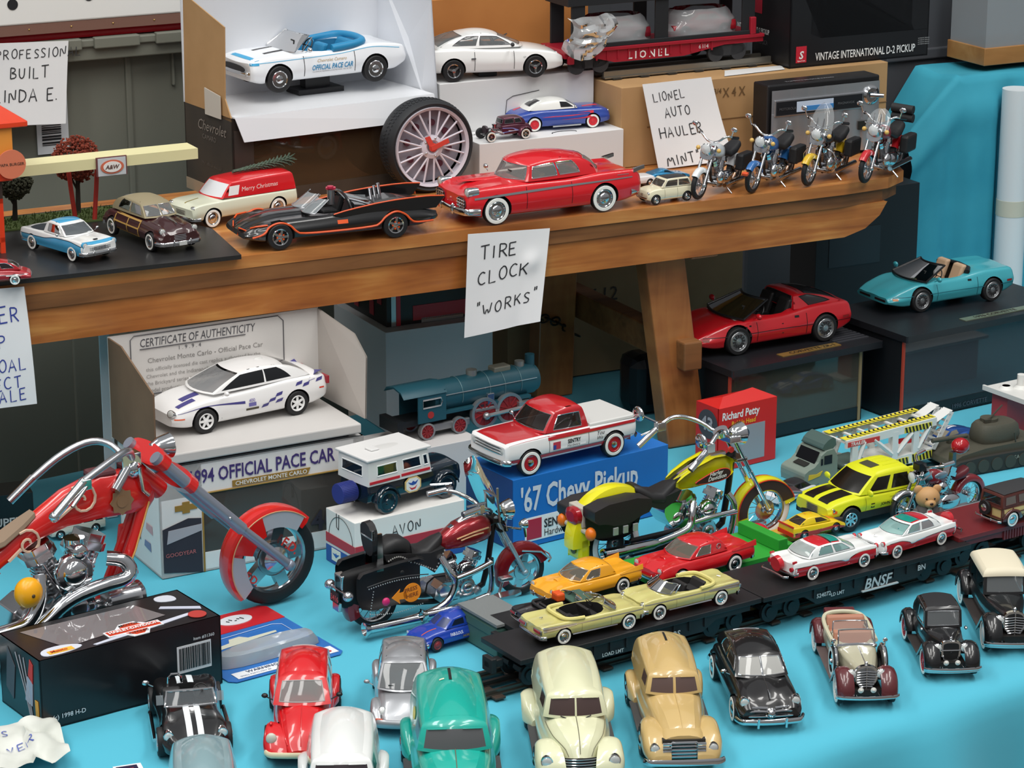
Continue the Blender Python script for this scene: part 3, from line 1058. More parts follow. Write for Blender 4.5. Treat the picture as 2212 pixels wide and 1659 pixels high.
o.location,o.rotation_euler = DO,(0,0,BY)
tag(o,'turquoise cloth draped over the shelf frame at the right','drape')
r = thing('display_case','clear acrylic display case on an oak base on the turquoise drape','display case',bw(.678,.39,DZ + .006),BY)
MB().box(0,.3,0,.085,0,.024).build('base',wood('a87642','8a5a2e','b98a55','oak',2,14),r,bevel=.001)
MB().box(.003,.297,.003,.082,.024,.13).build('acrylic_cover',glass('b9bec2',.45),r)
# ---- hand-lettered paper signs
PAPER = noisy('e6e7e8','dadcde',6,.7)
def paper_sign(name,label,TL,TR_,BR,BL,lines,bend=lambda u,v: 0.0,ink=INK,w=.1,split=1.0,torn=None,flaps=()):
 c = [Vector(p) for p in (TL,TR_,BR,BL)]
 o0 = c[3].copy()
 nrm = (c[1] - c[0]).cross(c[0] - c[3]).normalized()
 def S(u,v,h=0.0):
  p = c[3].lerp(c[2],u).lerp(c[0].lerp(c[1],u),v)
  return p + nrm * (bend(u,v) + h) - o0
 r = thing(name,label,'sign',o0)
 us = [i / 24 for i in range(25)]
 b = MB()
 b.grid(lambda u,v: S(u,v),us,us)
 b.grid(lambda u,v: S(u,v,-.0004),us[::-1],us)
 rim = [(u,0) for u in us] + [(1,v) for v in us[1:]] + [(u,1) for u in us[::-1][1:]] + [(0,v) for v in us[::-1][1:]]
 n = len(rim)
 b.add([S(u,v,-.0004) for u,v in rim] + [S(u,v) for u,v in rim],[(i,i + 1,n + i + 1,n + i) for i in range(n - 1)])
 b.build('paper',PAPER,r,80)
 W_,H_ = (c[2] - c[3]).length,(c[0] - c[3]).length
 g = MB()
 for txt,u,v,size,rise in lines:
  k = MB()
  k.pen(txt,size,None,0,w)
  g.add([S(u + (x + 0) / W_,v + y / H_ + rise * x / W_,.0005) for x,y,zz in k.v],k.f)
 g.build('handwriting',ink,r)
 return r
# ================================================================ cartons and printed boxes
class Carton:
 """a box with its origin at the front left bottom corner, x along the front, y to the back"""
 def __init__(s,name,label,cat,pos,yaw,w,d,h,m,group=None,body='carton',bevel=.0006,parts=None):
  s.w,s.d,s.h = w,d,h
  s.root = thing(name,label,cat,pos,yaw,1,group)
  if parts is None:
   MB().box(0,w,0,d,0,h).build(body,m,s.root,bevel=bevel)
 def F(s,x,z,e=.0004): return frame_m((x,-e,z),(1,0,0),(0,0,1))
 def L(s,y,z,e=.0004): return frame_m((-e,y,z),(0,-1,0),(0,0,1))
 def T(s,x,y,e=.0004): return frame_m((x,y,s.h + e),(1,0,0),(0,1,0))
 def panel(s,name,poly,M,m,th=.0003):
  """a printed patch"""
  return MB().prism(poly,-.0002,th,0,M).build(name,m,s.root)
 def rect(s,name,x0,x1,y0,y1,M,m,th=.0003): return s.panel(name,[(x0,y0),(x1,y0),(x1,y1),(x0,y1)],M,m,th)
 def text(s,txt,size,M,m,italic=0.0,bold=0.0,align='LEFT',sx=1.0,name='lettering',lift=.0004):
  return MB().text(txt,size,M @ TR(0,0,lift),0,italic,bold,align,sx).build(name,m,s.root)
BROWN = noisy('b58f62','a98457',14,.75)
BROWN_D = noisy('8b6d4c','7d6142',14,.75)
WCARD = card('dcdcdc')
ROSTER = mat('e8e6e0',.5)
def I4(): return Matrix.Identity(4)
# ---- pace car carton at the back left of the bench: dark printed box, white tray, raised flap
_p,_y,_w,_h = (-0.309,2.9186,1.034),0.5631,0.2596,0.0995
CB = dict(w=.2556,d=.118,h=_h,pos=_p,yaw=_y)
c = Carton('toy_car_carton','dark brown display carton with white tray and raised flap under the white open convertible','carton',_p,math.radians(33),CB['w'],CB['d'],_h,None,parts=1)
w,d,h = c.w,c.d,c.h
DB = noisy('3a3531','443d36',20,.35)
b = MB()
b.box(0,w,.002,d,0,.002)
b.box(0,.002,0,d,0,h)
b.box(w - .002,w,0,d,0,h)
b.box(0,w,d - .002,d,0,h)
b.box(0,.026,0,.002,0,h)
b.box(w - .012,w,0,.002,0,h)
b.box(0,w,0,.002,0,.014)
b.box(0,w,0,.002,h - .014,h)
b.build('carton',DB,c.root)
c.rect('side_stripe',-.0,d,.0,.013,frame_m((-.0004,d,0),(0,-1,0),(0,0,1)),card('9a8a74'))
c.text('Chevrolet',.017,c.L(d * .72,h * .76),card('8a847c'),.3)
c.text('CAMARO',.008,c.L(d * .62,h * .66),card('6f6a64'))
c.text('1967 official pace car',.006,c.L(d * .66,h * .36),card('57524c'))
MB().box(.026,w - .012,.0006,.0012,.014,h - .014).build('window',glass('4a3a2a',.25),c.root)
MB().box(.004,w - .004,.05,.052,.002,h - .002).build('liner',noisy('57412c','2a211a',9,.7),c.root)
MB().box(.01,.035,.030,.048,.004,h - .004).build('inner_fold',mat('25262c',.5),c.root)
tray = MB()
tray.box(.002,w + .004,-.002,d,h,h + .0016)
tray.add([(.002,-.002,h + .0016),(w + .004,-.002,h + .0016),(w + .003,-.010,h - .026),(.010,-.008,h - .026)],[(0,3,2,1)])
tray.add([(.002,-.003,h + .0012),(w + .004,-.003,h + .0012),(w + .003,-.011,h - .026),(.010,-.009,h - .026)],[(0,1,2,3)])
TRAYZ = h + .0016
tray.build('tray',gloss('e4e6ea'),c.root)
bk = MB()
bk.box(.0,w,d,d + .0015,h,h + .135)
bk.add([(w,d,h),(w,d,h + .135),(w + .014,.02,h + .118),(w + .016,.01,h - .012),(w + .006,.03,h)],[(0,1,2,3,4)])
bk.add([(w + .001,d,h),(w + .001,d,h + .135),(w + .015,.02,h + .118),(w + .017,.01,h - .012),(w + .007,.03,h)],[(4,3,2,1,0)])
bk.build('back_panel',card('d3d6dc'),c.root)
fl = MB()
fp = [(0,h - .004),(.016,h + .020),(.012,h + .100),(d - .006,h + .125),(d - .002,h)]
fl.prism([(-y,z) for y,z in fp][::-1],-.0014,0,0,frame_m((0,0,0),(0,-1,0),(0,0,1)))
fl.build('flap',BROWN,c.root)
MB().prism([(-.06,h - .004),(-.022,h - .004),(-.022,h + .022),(-.06,h + .026)],0,.001,0,frame_m((-.002,0,0),(0,-1,0),(0,0,1))).build('flap_tab',card('c9c4ba'),c.root)
CAM_TRAY = c
# ---- tyre-shaped clock
r = thing('tire_clock','working wall clock shaped like a low profile car tyre with white mesh rim','clock',bw(-.254,.174,1.0345),BY)
R = .053
tm = MB()
tm.lathe([(R * .86,.002),(R * .94,-.0005),(R * .985,.003),(R,.009),(R,.026),(R * .985,.032),(R * .94,.035),(R * .6,.035),(R * .6,.03)],64,0,'y',TR(0,0,R))
for i in range(72):
 a = 2 * PI * i / 72
 for k in (0,1):
  tm.box(-.0011,.0011,.010 + k * .008,.016 + k * .008,R - .0004,R + .0006,0,TR(0,0,R) @ RY(a + k * .04) @ RZ(0))
tm.build('tyre',mat('1f2124',.62),r,35)
tw_ = glass('e6dde6',.25)
MB().lathe([(R * .87,.003),(R * .86,-.0008),(R * .80,.001),(R * .79,.010)],64,0,'y',TR(0,0,R)).build('rim',mat('cfc8d2',.3),r)
s_ = MB()
for i in range(10):
 a = 2 * PI * i / 10 + .1
 M = TR(0,0,R) @ RY(a)
 for da in (-.15,.15):
  s_.tube([tuple(M @ Vector((.0035 * (1 if da > 0 else -1),.002,R * .2))),tuple(M @ RY(da) @ Vector((0,.003,R * .79)))],.0012,0,6)
s_.lathe([(R * .26,.006),(R * .25,.001),(R * .16,-.0005),(R * .12,.001)],28,0,'y',TR(0,0,R))
for i in range(5):
 M = TR(0,0,R) @ RY(2 * PI * i / 5 + .3)
 s_.ball(tuple(M @ Vector((0,0,R * .2))),.0016,1,8,5)
s_.build('rim_spokes',[mat('d9d2dc',.3),CHROME],r)
MB().cyl(R * .79,.016,.02,0,'y',TR(0,0,R),48).build('brake_disc',noisy('a8a3ad','8f8a96',30,.4,bump=.1),r)
q = MB()
for i in range(8):
 q.cyl(.0038,.012,.016,0,'y',TR(0,0,R) @ RY(2 * PI * i / 8 + .2) @ TR(0,0,R * .5),12)
q.build('brake_hole',mat('5d2b3a',.5),r)
q = MB()
q.prism([(-.003,-.014),(.003,-.016),(.004,.003),(-.002,.004)],0,.001,0,frame_m((0,-.0012,R),(1,0,0),(0,0,1)) @ RZ(-2.6))
q.prism([(-.0025,-.02),(.0025,-.02),(.003,.003),(-.003,.003)],0,.001,0,frame_m((0,-.002,R),(1,0,0),(0,0,1)) @ RZ(1.9))
q.cyl(.005,-.002,.0,0,'y',TR(0,0,R),16)
q.build('clock_hand',mat('d8483c',.4),r)
MB().box(-.03,.03,.033,.05,0,.006).build('stand',mat('222326',.5),r)
# ---- the two white boxes stepped behind the big red car, the brown board and the shipping carton
c = Carton('white_box','plain white box behind the big red car, under the blue coupe and the hot rod','box',bw(-.190,.184,1.0345),BY,.190,.066,.0485,WCARD)
W2 = c
c.text('4A8 T',.008,frame_m((.012,.046,c.h + .0004),(1,0,0),(0,1,0)),INK)
MB().tube([(.118 + .016 * math.cos(a),.014 + .006 * math.sin(a),c.h + .0003) for a in [-.3 + 3.6 * i / 16 for i in range(17)]],.0005,0,4).build('pen_mark',INK,c.root)
W1Z = 1.1425
c = Carton('white_box','long white box carrying the white coupe, behind the white box with the blue coupe','box',bw(-.207,.252,1.0345),BY,.204,.085,W1Z - 1.0345,WCARD)
MB().tube([(.085,-.0006,.098 - .0345),(.087,-.0006,.082),(.095,-.0006,.086),(.13,-.0006,.09)],.0004,0,4).build('pen_line',INK,c.root)
W1 = c
c = Carton('brown_board','tall orange brown cardboard sheet standing behind the white coupe','board',bw(-.215,.345,1.0345),BY,.255,.004,.19,noisy('b9783c','a8682f',9,.7))
BRZ = 1.1305
c = Carton('shipping_carton','brown shipping carton with stapled flap under the red train car','carton',bw(.000,.190,1.0345),BY,.378,.105,BRZ - 1.0345,BROWN)
BR = c
MB().box(.035,.378,-.0008,.001,.046,.047).build('flap_seam',card('7d5f3c'),c.root)
for x in (.043,.053):
 MB().tube([(x,-.0003,.064),(x,-.0012,.063),(x,-.0012,.034),(x,-.0003,.033)],.0006,0,5).build('staple',mat('c9b27a',.3,.9),c.root)
c.text('15',.017,c.F(.112,.074),card('6d5233'),0,.01,sx=.8)
c.text('3/4',.009,c.F(.126,.078),card('6d5233'),0,.01)
c.text('X 4 X',.016,c.F(.139,.073),card('6d5233'),0,.01,sx=.8)
# ---- black window box of the pickup
_s = .243
c = Carton('pickup_truck_carton','black window carton reading VINTAGE INTERNATIONAL PICKUP beside the red train car','carton',bw(.243,.205,BRZ + .0004),BY,.205,.085,.125,None,parts=1)
w,d,h = c.w,c.d,c.h
BK = mat('19191c',.4)
b = MB()
b.box(0,.002,0,d,0,h)
b.box(w - .002,w,0,d,0,h)
b.box(0,w,d - .002,d,0,h)
b.box(0,w,0,d,0,.002)
b.box(0,w,0,d,h - .002,h)
b.prism([(0,0),(w,0),(w,.034),(w - .022,.034),(w - .026,.042),(w - .026,h - .012),(.045,h - .012),(.030,h - .02),(.030,.040),(.040,.036),(.045,.034),(w - .022,.0335),(w,.0335),(w,h),(0,h)],-.002,0,0,frame_m((0,0,0),(1,0,0),(0,0,1)))
b.build('carton',BK,c.root)
MB().box(.028,w - .02,.0005,.001,.03,h - .01).build('window',glass('6a7078',.3),c.root)
MB().box(.005,w - .005,.03,.032,.004,h - .004).build('inner_tray',noisy('6d737c','50555d',8,.3),c.root)
c.text('VINTAGE INTERNATIONAL D-2 PICKUP',.0135,c.F(.037,.007),WHITE,0,.012,sx=.62)
c.rect('red_badge',.009,.024,.006,.026,c.F(0,0),mat('c8283a',.4))
c.text('S',.013,c.F(.0125,.011,.001),WHITE,.2,.03)
c.text('SpecCast',.003,c.F(.0105,.0075,.001),WHITE)
for i in range(4):
 c.text('AUTHENTIC REPLICA',.0018,c.F(w - .016,.022 - i * .0025),card('b8b8b8'))
c.text('INTERNATIONAL D-2 PICKUP',.009,c.L(.12,.034),WHITE,0,.01,sx=.62)
c.text('VINTAGE REPLICA',.008,c.L(.095,.021),card('5a5a5e'),0,0,sx=.7)
c.rect('red_side_badge',.0,.02,.0,.055,c.L(d - .0005,.058),mat('b5243a',.4))
# ---- old car radio
c = Carton('car_radio','vintage silver fluted car radio with black case and chrome dial knob behind the motorcycles','radio',bw(.168,.132,1.0345),BY,.160,.036,.0935,None,parts=1)
w,d,h = c.w,c.d,c.h
MB().box(0,w,.003,d,0,h).build('case',mat('1b1b1d',.4),c.root,bevel=.002)
f = MB()
def flut(u,v): return (.003 + u * (w - .006),-.0015 - .0022 * abs(math.sin(u * PI * 6)) ** .6 * (1 if v < .66 else .25),.004 + v * (h - .010))
f.grid(flut,[i / 120 for i in range(121)],[0,.2,.4,.6,.659,.661,.8,1])
f.add([(.003,.004,.004),(w - .003,.004,.004),(w - .003,.004,h - .006),(.003,.004,h - .006)],[(0,3,2,1)])
f.build('grille_face',mat('c3c6ca',.3,.8),c.root)
q = MB()
q.box(.006,w - .028,-.0045,-.001,.056,.076)
q.build('dial_frame',SATIN,c.root,bevel=.0008)
MB().box(.008,w - .030,-.0052,-.004,.058,.074).build('dial_panel',mat('1c1e22',.3),c.root)
MB().box(.036,.088,-.0058,-.005,.060,.0725).build('dial_window',mat('c6d6ea',.3),c.root)
MB().box(.048,.088,-.0063,-.0056,.061,.0665).build('dial_scale',mat('3f86c8',.3),c.root)
c.text('MOTOROLA',.0042,c.F(.011,.064,.0056),SATIN)
c.text('MAGNAVOX',.0042,c.F(.094,.064,.0056),SATIN)
MB().lathe([(.0115,0),(.0115,.004),(.009,.006),(.0085,.004),(.004,.004)],28,0,'y',TR(w - .016,0,.071) @ RX(PI)).build('knob_ring',CHROME,c.root)
MB().tube([(w - .018,-.004,.071),(w - .004,-.012,.0705)],[.0035,.0025],0,10).build('knob_lever',CHROME,c.root)
MB().box(w - .034,w - .012,-.0055,-.002,.030,.0405).build('nameplate',mat('23241f',.3),c.root)
c.text("TOMMY'S MUSCLE RADIO",.006,frame_m((.03,.010,h + .0004),(1,0,0),(0,1,0)),card('97979b'))
# ---- 1994 carton on the table with its raised certificate panel
_p,_y,_w,_h = (-0.3525,2.5323,0.74),0.5075,0.229,0.1169
c = Carton('toy_car_carton','white carton reading 1994 OFFICIAL PACE CAR under the white and purple coupe','carton',_p,_y,.2275,.112,.1165,None,parts=1)
w,d,h = c.w,c.d,c.h
b = MB()
b.box(0,.002,0,d,0,h)
b.box(w - .002,w,0,d,0,h)
b.box(0,w,d - .002,d,0,h)
b.box(0,w,0,d,0,.002)
b.box(0,w,0,d,h - .002,h)
b.box(0,.046,0,.002,0,h)
b.box(w - .012,w,0,.002,0,h)
b.box(0,w,0,.002,0,.02)
b.box(0,w,0,.002,h - .034,h)
b.build('carton',card('e2e0de'),c.root)
gold = card('96742f')
MB().tube([(.046,-.0004,.0),(.046,-.0004,h - .036),(.050,-.0004,h - .033),(w - .012,-.0004,h - .033)],.0010,0,6).build('gold_border',gold,c.root)
MB().box(.046,w - .012,.0006,.0012,.02,h - .034).build('window',glass('57534f',.3),c.root)
MB().box(.004,w - .004,.05,.052,.002,h - .002).build('liner',card('6b655f'),c.root)
c.text('1994 OFFICIAL PACE CAR',.0205,c.F(.031,h - .0215),card('3f2f6e'),0,.018,sx=.70)
MB().prism([(.079,h - .031),(.163,h - .031),(.166,h - .0245),(.079,h - .0245)],0,.0006,0,c.F(0,0)).build('gold_band',gold,c.root)
c.text('CHEVROLET MONTE CARLO',.0062,c.F(.082,h - .0300,.0010),WHITE,0,.01)
c.text('400',.03,c.F(w - .062,.0225),card('2e2a36'),0,.02)
c.panel('printed_photo',[(.002,.006),(.044,.0),(.044,.058),(.03,.060),(.002,.052)],c.F(0,0),card('2f2b36'))
c.panel('printed_photo',[(.006,.036),(.044,.045),(.044,.052),(.008,.050)],c.F(0,0,.0008),card('a8a6ae'))
c.text('GOODYEAR',.006,c.F(.004,.022,.001),card('c06a6a'))
q = MB()
q.prism([(-.012,-.003),(-.004,-.003),(-.004,-.006),(.004,-.006),(.004,-.003),(.012,-.003),(.012,.003),(.004,.003),(.004,.006),(-.004,.006),(-.004,.003),(-.012,.003)],0,.0004,0,c.F(.028,.072))
q.build('gold_emblem',gold,c.root)
for i,(yy,zz,col) in enumerate(((.03,.045,'c9a0a4'),(.036,.025,'7c86a8'),(.058,.06,'8d8d96'),(.064,.03,'5c7a70'))):
 MB().prism([(-.009,-.003),(.009,-.005),(.008,.004),(-.007,.004)],0,.0003,0,c.L(yy,zz)).build('side_print',card(col),c.root)
# grey insert tray lifted over the carton
t = MB()
t.box(-.003,w - .004,-.004,d,h + .004,h + .0145)
t.build('insert_tray',card('c3c0bd'),c.root,bevel=.0015)
MON_Z = h + .0145
t = MB().box(.01,w - .015,.004,.03,h,h + .0042)
t.build('tray_lining',card('26252b'),c.root)
bp = MB()
bp.box(-.004,w + .005,d + .004,d + .0055,h,h + .109)
bp.build('back_panel',card('d5d1cd'),c.root)
ct = card('4b4a50')
M = frame_m((0,d + .0036,h),(1,0,0),(0,0,1))
MB().text('CERTIFICATE OF AUTHENTICITY',.0125,M @ TR(.030,.093,0),0,.12,.0,sx=.70).build('lettering',ct,c.root)
MB().text('1 . 9 . 9 . 4',.006,M @ TR(.072,.085,0)).build('lettering',ct,c.root)
MB().text('Chevrolet Monte Carlo - Official Pace Car',.0075,M @ TR(.038,.075,0)).build('lettering',card('86827f'),c.root)
ln = MB()
for i in range(5):
 ln.text(('this officially licensed die cast replica authorized by the','Chevrolet and the Indianapolis Motor Speedway, the','the Brickyard series is an exclusive replica collectors','model production limited to the number of the','400 inaugural race')[i],.0058,M @ TR(.036,.066 - i * .0075,0))
ln.build('fine_print',card('9a9693'),c.root)
MB().tube([(.02,d + .0034,h),(.02,d + .0034,h + .102),(.024,d + .0034,h + .106),(w - .042,d + .0034,h + .106),(w - .036,d + .0034,h + .100),(w - .036,d + .0034,h + .05)],.0005,0,4).build('printed_border',ct,c.root)
MB().box(.030,.148,d + .003,d + .0036,h + .0905,h + .0912).build('rule',ct,c.root)
q = MB()
q.tube([(.045 + x,d + .003,h + .036 + z) for x,z in ((-.014,-.003),(-.014,.003),(-.004,.003),(-.004,.006),(.007,.006),(.007,.003),(.016,.003),(.013,-.003),(.004,-.003),(.004,-.006),(-.006,-.006),(-.006,-.003))],.0006,0,4,True)
q.build('printed_emblem',ct,c.root)
MB().prism([(-(-.004),h + .002),(-(d + .004),h + .002),(-(d + .004),h + .108),(-.08,h + .108),(-(-.004),h + .080)][::-1],-.0018,0,0,frame_m((-.004,0,0),(0,-1,0),(0,0,1))).build('left_flap',noisy('7a614b','6d5642',14,.8),c.root)
b = MB()
b.add([(w + .004,d + .004,h + .012),(w + .004,d + .004,h + .108),(w + .010,.04,h + .098),(w + .010,.012,h + .080),(w + .004,.004,h + .016)],[(0,1,2,3,4)])
b.add([(w + .0055,d + .004,h + .012),(w + .0055,d + .004,h + .108),(w + .0115,.04,h + .098),(w + .0115,.012,h + .080),(w + .0055,.004,h + .016)],[(4,3,2,1,0)])
b.build('right_flap',card('b9b2ab'),c.root)
MON = c
c = Carton('white_card','white card strip standing behind the brown carton flap','card',(-0.434,2.7121,0.74),BY,.012,.002,.24,card('dfe2e6'))
# ---- grey-white box with the red and black carton on it, under the bench
c = Carton('white_box','big white box behind the locomotive under the bench','box',(-0.1473,3.0086,0.74),BY,.140,.150,.1225,card('d2d4d6'))
c = Carton('striped_carton','black and red carton with silver foil edge on the big white box','carton',(-0.147,3.03,0.863),BY,.16,.13,.07,BLACK)
for i in range(5):
 c.rect('red_check',.012 + i * .022,.024 + i * .022,.006 if i % 2 else .024,.024 if i % 2 else .05,c.L(.125,0),mat('a8303a',.4))
for x0,x1,mm in ((.006,.012,SATIN),(.0125,.018,mat('c62a3c',.4))):
 c.rect('foil_stripe',x0,x1,0,.05,c.F(0,0),mm)
c.rect('red_panel',.034,.11,.004,.022,c.F(0,0),mat('b52433',.4))
c.rect('silver_panel',.045,.1,.0,.006,c.F(0,0),SATIN)
# ---- white block the locomotive stands on
_p,_y,_w,_h = (-0.1787,2.7033,0.74),0.5714,0.1544,0.0638
c = Carton('white_block','pale grey block under the toy locomotive, half hidden behind the mail van','box',_p,_y,.17,.075,_h,card('cfcccb'))
LB_ = c
# ---- brown cartons under the bench, black crate, dark boxes
c = Carton('shipping_carton','large brown carton with black print standing behind the bench legs','carton',bw(-.085,.318,.7412),BY,.34,.06,.178,noisy('a58a66','987d5a',14,.75))
c.text('20 bags of 12',.026,c.F(.016,.093),card('4b4038'),.05,0)
c.text('1',.03,c.F(.038,.02),card('4b4038'))
c = Carton('black_crate','black plastic bag bundle on the cloth behind the pickup bed','bag',(0.1474,3.0623,0.74),BY,.07,.05,.075,mat('15161b',.3),body='bag',bevel=.015)
c = Carton('black_box','black printed box standing at the left edge behind the chopper','box',(-0.5666,2.6478,0.74),math.radians(20),.066,.04,.045,BLACK)
c.text('SUPER',.013,c.F(.0175,.010),card('d4d4d4'),0,.02)
c = Carton('black_carton','black carton standing behind the turquoise sports car','carton',bw(.355,.30,.742),BY,.16,.06,.200,mat('16171b',.5))
c.rect('printed_frame',.02,.10,.10,.15,c.F(0,0),mat('23252a',.4))
# ---- blue pickup carton
_p,_y,_w,_h = (0.001,2.6132,0.74),0.5935,0.2029,0.0772
_y = math.radians(35.5)
c = Carton('pickup_carton',"bright blue carton reading '67 Chevy Pickup under the red and white pickup",'carton',_p,_y,.2045,.084,_h,mat('1f6fc0',.4))
CH = c
w,d,h = c.w,c.d,c.h
c.text("'67 Chevy Pickup",.037,c.F(.009,.040),card('d5dbe4'),0,.022,sx=.60)
c.rect('side_fold',.0,d,.0,h,frame_m((-.0006,d,0),(0,-1,0),(0,0,1)),mat('1b3f7a',.45))
c.rect('white_badge',.015,.085,.006,.032,c.F(0,0),WHITE)
c.rect('red_badge',.017,.036,.008,.030,c.F(0,0,.0008),mat('b0243c',.45))
c.text('SENTRY',.013,c.F(.039,.018,.0008),INK,0,.025,sx=.8)
c.text('Hardware',.011,c.F(.039,.0085,.0008),INK,sx=.8)
# ---- mail van carton
_p,_y,_w,_h = (-0.1583,2.5401,0.74),0.5482,0.1326,0.0567
c = Carton('mail_van_carton','white red and blue carton hand marked under the mail van bottle','carton',_p,math.radians(33.5),.131,.058,_h,card('e6e4e0'))
AV = c
w,d,h = c.w,c.d,c.h
for M,L_ in ((c.F(0,0),w),(frame_m((-.0004,d,0),(0,-1,0),(0,0,1)),d)):
 c.rect('blue_band',0,L_,0,.018,M,mat('27509a',.5))
 c.rect('red_band',0,L_,.021,.031,M,mat('b02a38',.5))
 c.rect('emblem_plate',.012,.030,.004,.017,M @ TR(0,0,.0004),mat('e8e2d2',.5))
 q = MB()
 q.prism([(.014,.012),(.021,.008),(.028,.013),(.022,.012),(.021,.0135),(.02,.012)],0,.0003,0,M @ TR(0,0,.0006))
 q.build('emblem',mat('2a5aa8',.5),c.root)
M = frame_m((-.0004,d,0),(0,-1,0),(0,0,1))
MB().tube([tuple(M @ Vector((.030 + .024 * math.cos(a),.030 + .024 * math.sin(a),0))) for a in [PI * i / 20 for i in range(21)]],.0003,0,4).build('drawn_arch',INK,c.root)
MB().tube([tuple(M @ Vector(p)) for p in ((.022,h,0),(.022,.042,0),(.026,.040,0),(.027,h,0))],.0004,0,4).build('drawn_latch',INK,c.root)
g = MB()
g.pen('AVON',.011,c.F(.044,.034) @ RZ(.06),0,.10)
g.build('handwriting',INK,c.root)
# ---- window boxes of the two sports cars
_p,_y,_w,_h = (0.2093,2.9228,0.74),0.5868,0.2518,0.0883
RV = Carton('sports_car_carton','black window carton under the red sports car','carton',(_p[0] + .049 * math.cos(_y),_p[1] + .049 * math.sin(_y),_p[2]),_y,.2010,.13,_h,None,parts=1)
_p,_y,_w,_h = (0.4628,3.046,0.74),0.5818,0.1374,0.1016
TV = Carton('sports_car_carton','black window carton under the turquoise sports car','carton',_p,_y,.25,.13,_h,None,parts=1)
for c,gl_,txt in ((RV,'5d5a50','CORVETTE ZR-1'),(TV,'54626a','1996 CORVETTE')):
 w,d,h = c.w,c.d,c.h
 b = MB()
 b.box(0,w,d - .002,d,0,h)
 b.box(0,w,0,d,0,.002)
 b.box(0,.002,0,d,0,h)
 b.box(w - .002,w,0,d,0,h)
 b.box(0,w,0,.002,0,.017)
 b.box(.0,.002,0,.002,.017,h)
 b.build('carton',BK,c.root)
 MB().box(.004,w - .004,.03,.032,.002,h).build('liner',noisy('4b463f','2b2926',12,.6),c.root)
 MB().box(0,w,.0006,.0010,.017,h).build('window',glass(gl_,.45),c.root)
 MB().box(-.0008,.0022,-.0008,.002,0,h).build('edge_trim',mat('b0402c',.5),c.root)
 MB().box(w - .006,w - .0022,-.0008,.002,0,h).build('edge_trim',mat('8f7a58',.5),c.root)
 bd = MB()
 bd.prism([(-.004,-.010),(w + .022,-.010),(w + .022,d + .01),(-.004,d + .01)],h,h + .008)
 bd.build('base_board',mat('1b1c20',.4),c.root,bevel=.002)
 pl = MB().box(w * .40,w * .84,.003,.015,h + .008,h + .009)
 pl.build('brass_plate',mat('a5854a',.35,.5) if c is RV else mat('7d8a76',.35,.4),c.root)
 MB().text(txt,.0095,frame_m((w * .47,.0055,h + .0093),(1,0,0),(0,1,0)),0,0,.01).build('lettering',mat('2c2418',.5),c.root)
RVZ,TVZ = RV.h + .748,TV.h + .748
TV.text('1996 CORVETTE',.008,TV.F(.08,.004),card('4e5560'))
rb = MB()
for i in range(16):
 rb.box(RV.w - .03 + (i % 2) * 0,RV.w + .018,.012 + i * .0075,.0155 + i * .0075,RV.h + .008,RV.h + .0092)
rb.build('board_ribs',mat('3a3b40',.45),RV.root)
# ---- bobble head carton
_p,_y,_w,_h = (0.2317,2.8654,0.74),0.6164,0.0849,0.0744
c = Carton('figure_carton','red window carton reading Bobble Head behind the yellow motorcycle','carton',_p,_y,_w,.040,_h,None,parts=1)
w,d,h = c.w,c.d,c.h
RD = mat('cf2320',.4)
b = MB()
b.box(0,w,.002,d,0,h)
b.prism([(0,0),(w,0),(w,h),(0,h)],0,.0004,0,c.F(0,0,.0))
b.add([(0,0,h),(w,0,h),(w,d,h),(0,d,h),(w * .2,d * .35,h + .008),(w * .75,d * .45,h + .010)],[(0,1,5,4),(1,2,5),(2,3,4,5),(3,0,4)])
b.build('carton',RD,c.root)
c.rect('window',.014,w - .017,.006,h - .026,c.F(0,0,.0004),mat('97989e',.3))
MB().ball((w * .42,-.0006,h - .036),(.010,.0006,.008)).build('figure_silhouette',mat('3c4350',.5),c.root)
c.text('Richard Petty',.0125,c.F(.004,h - .0145),WHITE,.08,.025,sx=.80)
c.text('Bobble Head',.008,c.F(.018,h - .0235),mat('f0b428',.5),.08,.02,sx=.85)
MB().cyl(.017,0,.0005,0,'z',c.L(d * .45,h - .022),30).build('number_disc',mat('4a4448',.5),c.root)
c.text('43',.022,c.L(d * .45 + .012,h - .029,.001),card('a8a2a6'),0,.03)
# ---- motorcycle carton at the front left
_p,_y,_w,_h = (-0.4117,2.1631,0.74),0.64,0.1844,0.0662
c = Carton('motorcycle_carton','black window carton with orange and white shield emblem at the front left','carton',_p,math.radians(36),.1815,.080,_h,None,parts=1)
HD = c
w,d,h = c.w,c.d,c.h
b = MB()
b.box(0,w,0,.0015,0,h)
b.box(0,w,d - .0015,d,0,h)
b.box(0,.0015,0,d,0,h)
b.box(w - .0015,w,0,d,0,h)
b.box(0,w,0,d,0,.0015)
tri = [(.034,.014),(w - .040,.030),(w - .052,d - .012),(.016,d - .010)]
out = [(0,0),(w,0),(w,d),(0,d)]
for i in range(4):
 k = (i + 1) % 4
 b.add([(*out[i],h),(*out[k],h),(*tri[k],h),(*tri[i],h)],[(0,1,2,3)])
b.build('carton',mat('17171a',.3),c.root)
MB().box(.003,w - .003,.003,d - .003,.02,.022).build('liner',mat('7a1c22',.5),c.root)
MB().add([(*p,h + .0003) for p in tri],[(0,1,2,3)]).build('window',glass('d0c6c8',.7),c.root)
c.panel('printed_rim',chaikin([(.006,.004),(.030,.003),(.052,.010),(.034,.022),(.010,.020)],2,True),c.T(0,0),card('c9cdd8'))
c.panel('printed_stripe',[(.058,.003),(.120,.010),(.165,.018),(.160,.022),(.100,.014),(.056,.006)],c.T(0,0),card('c2c6d4'))
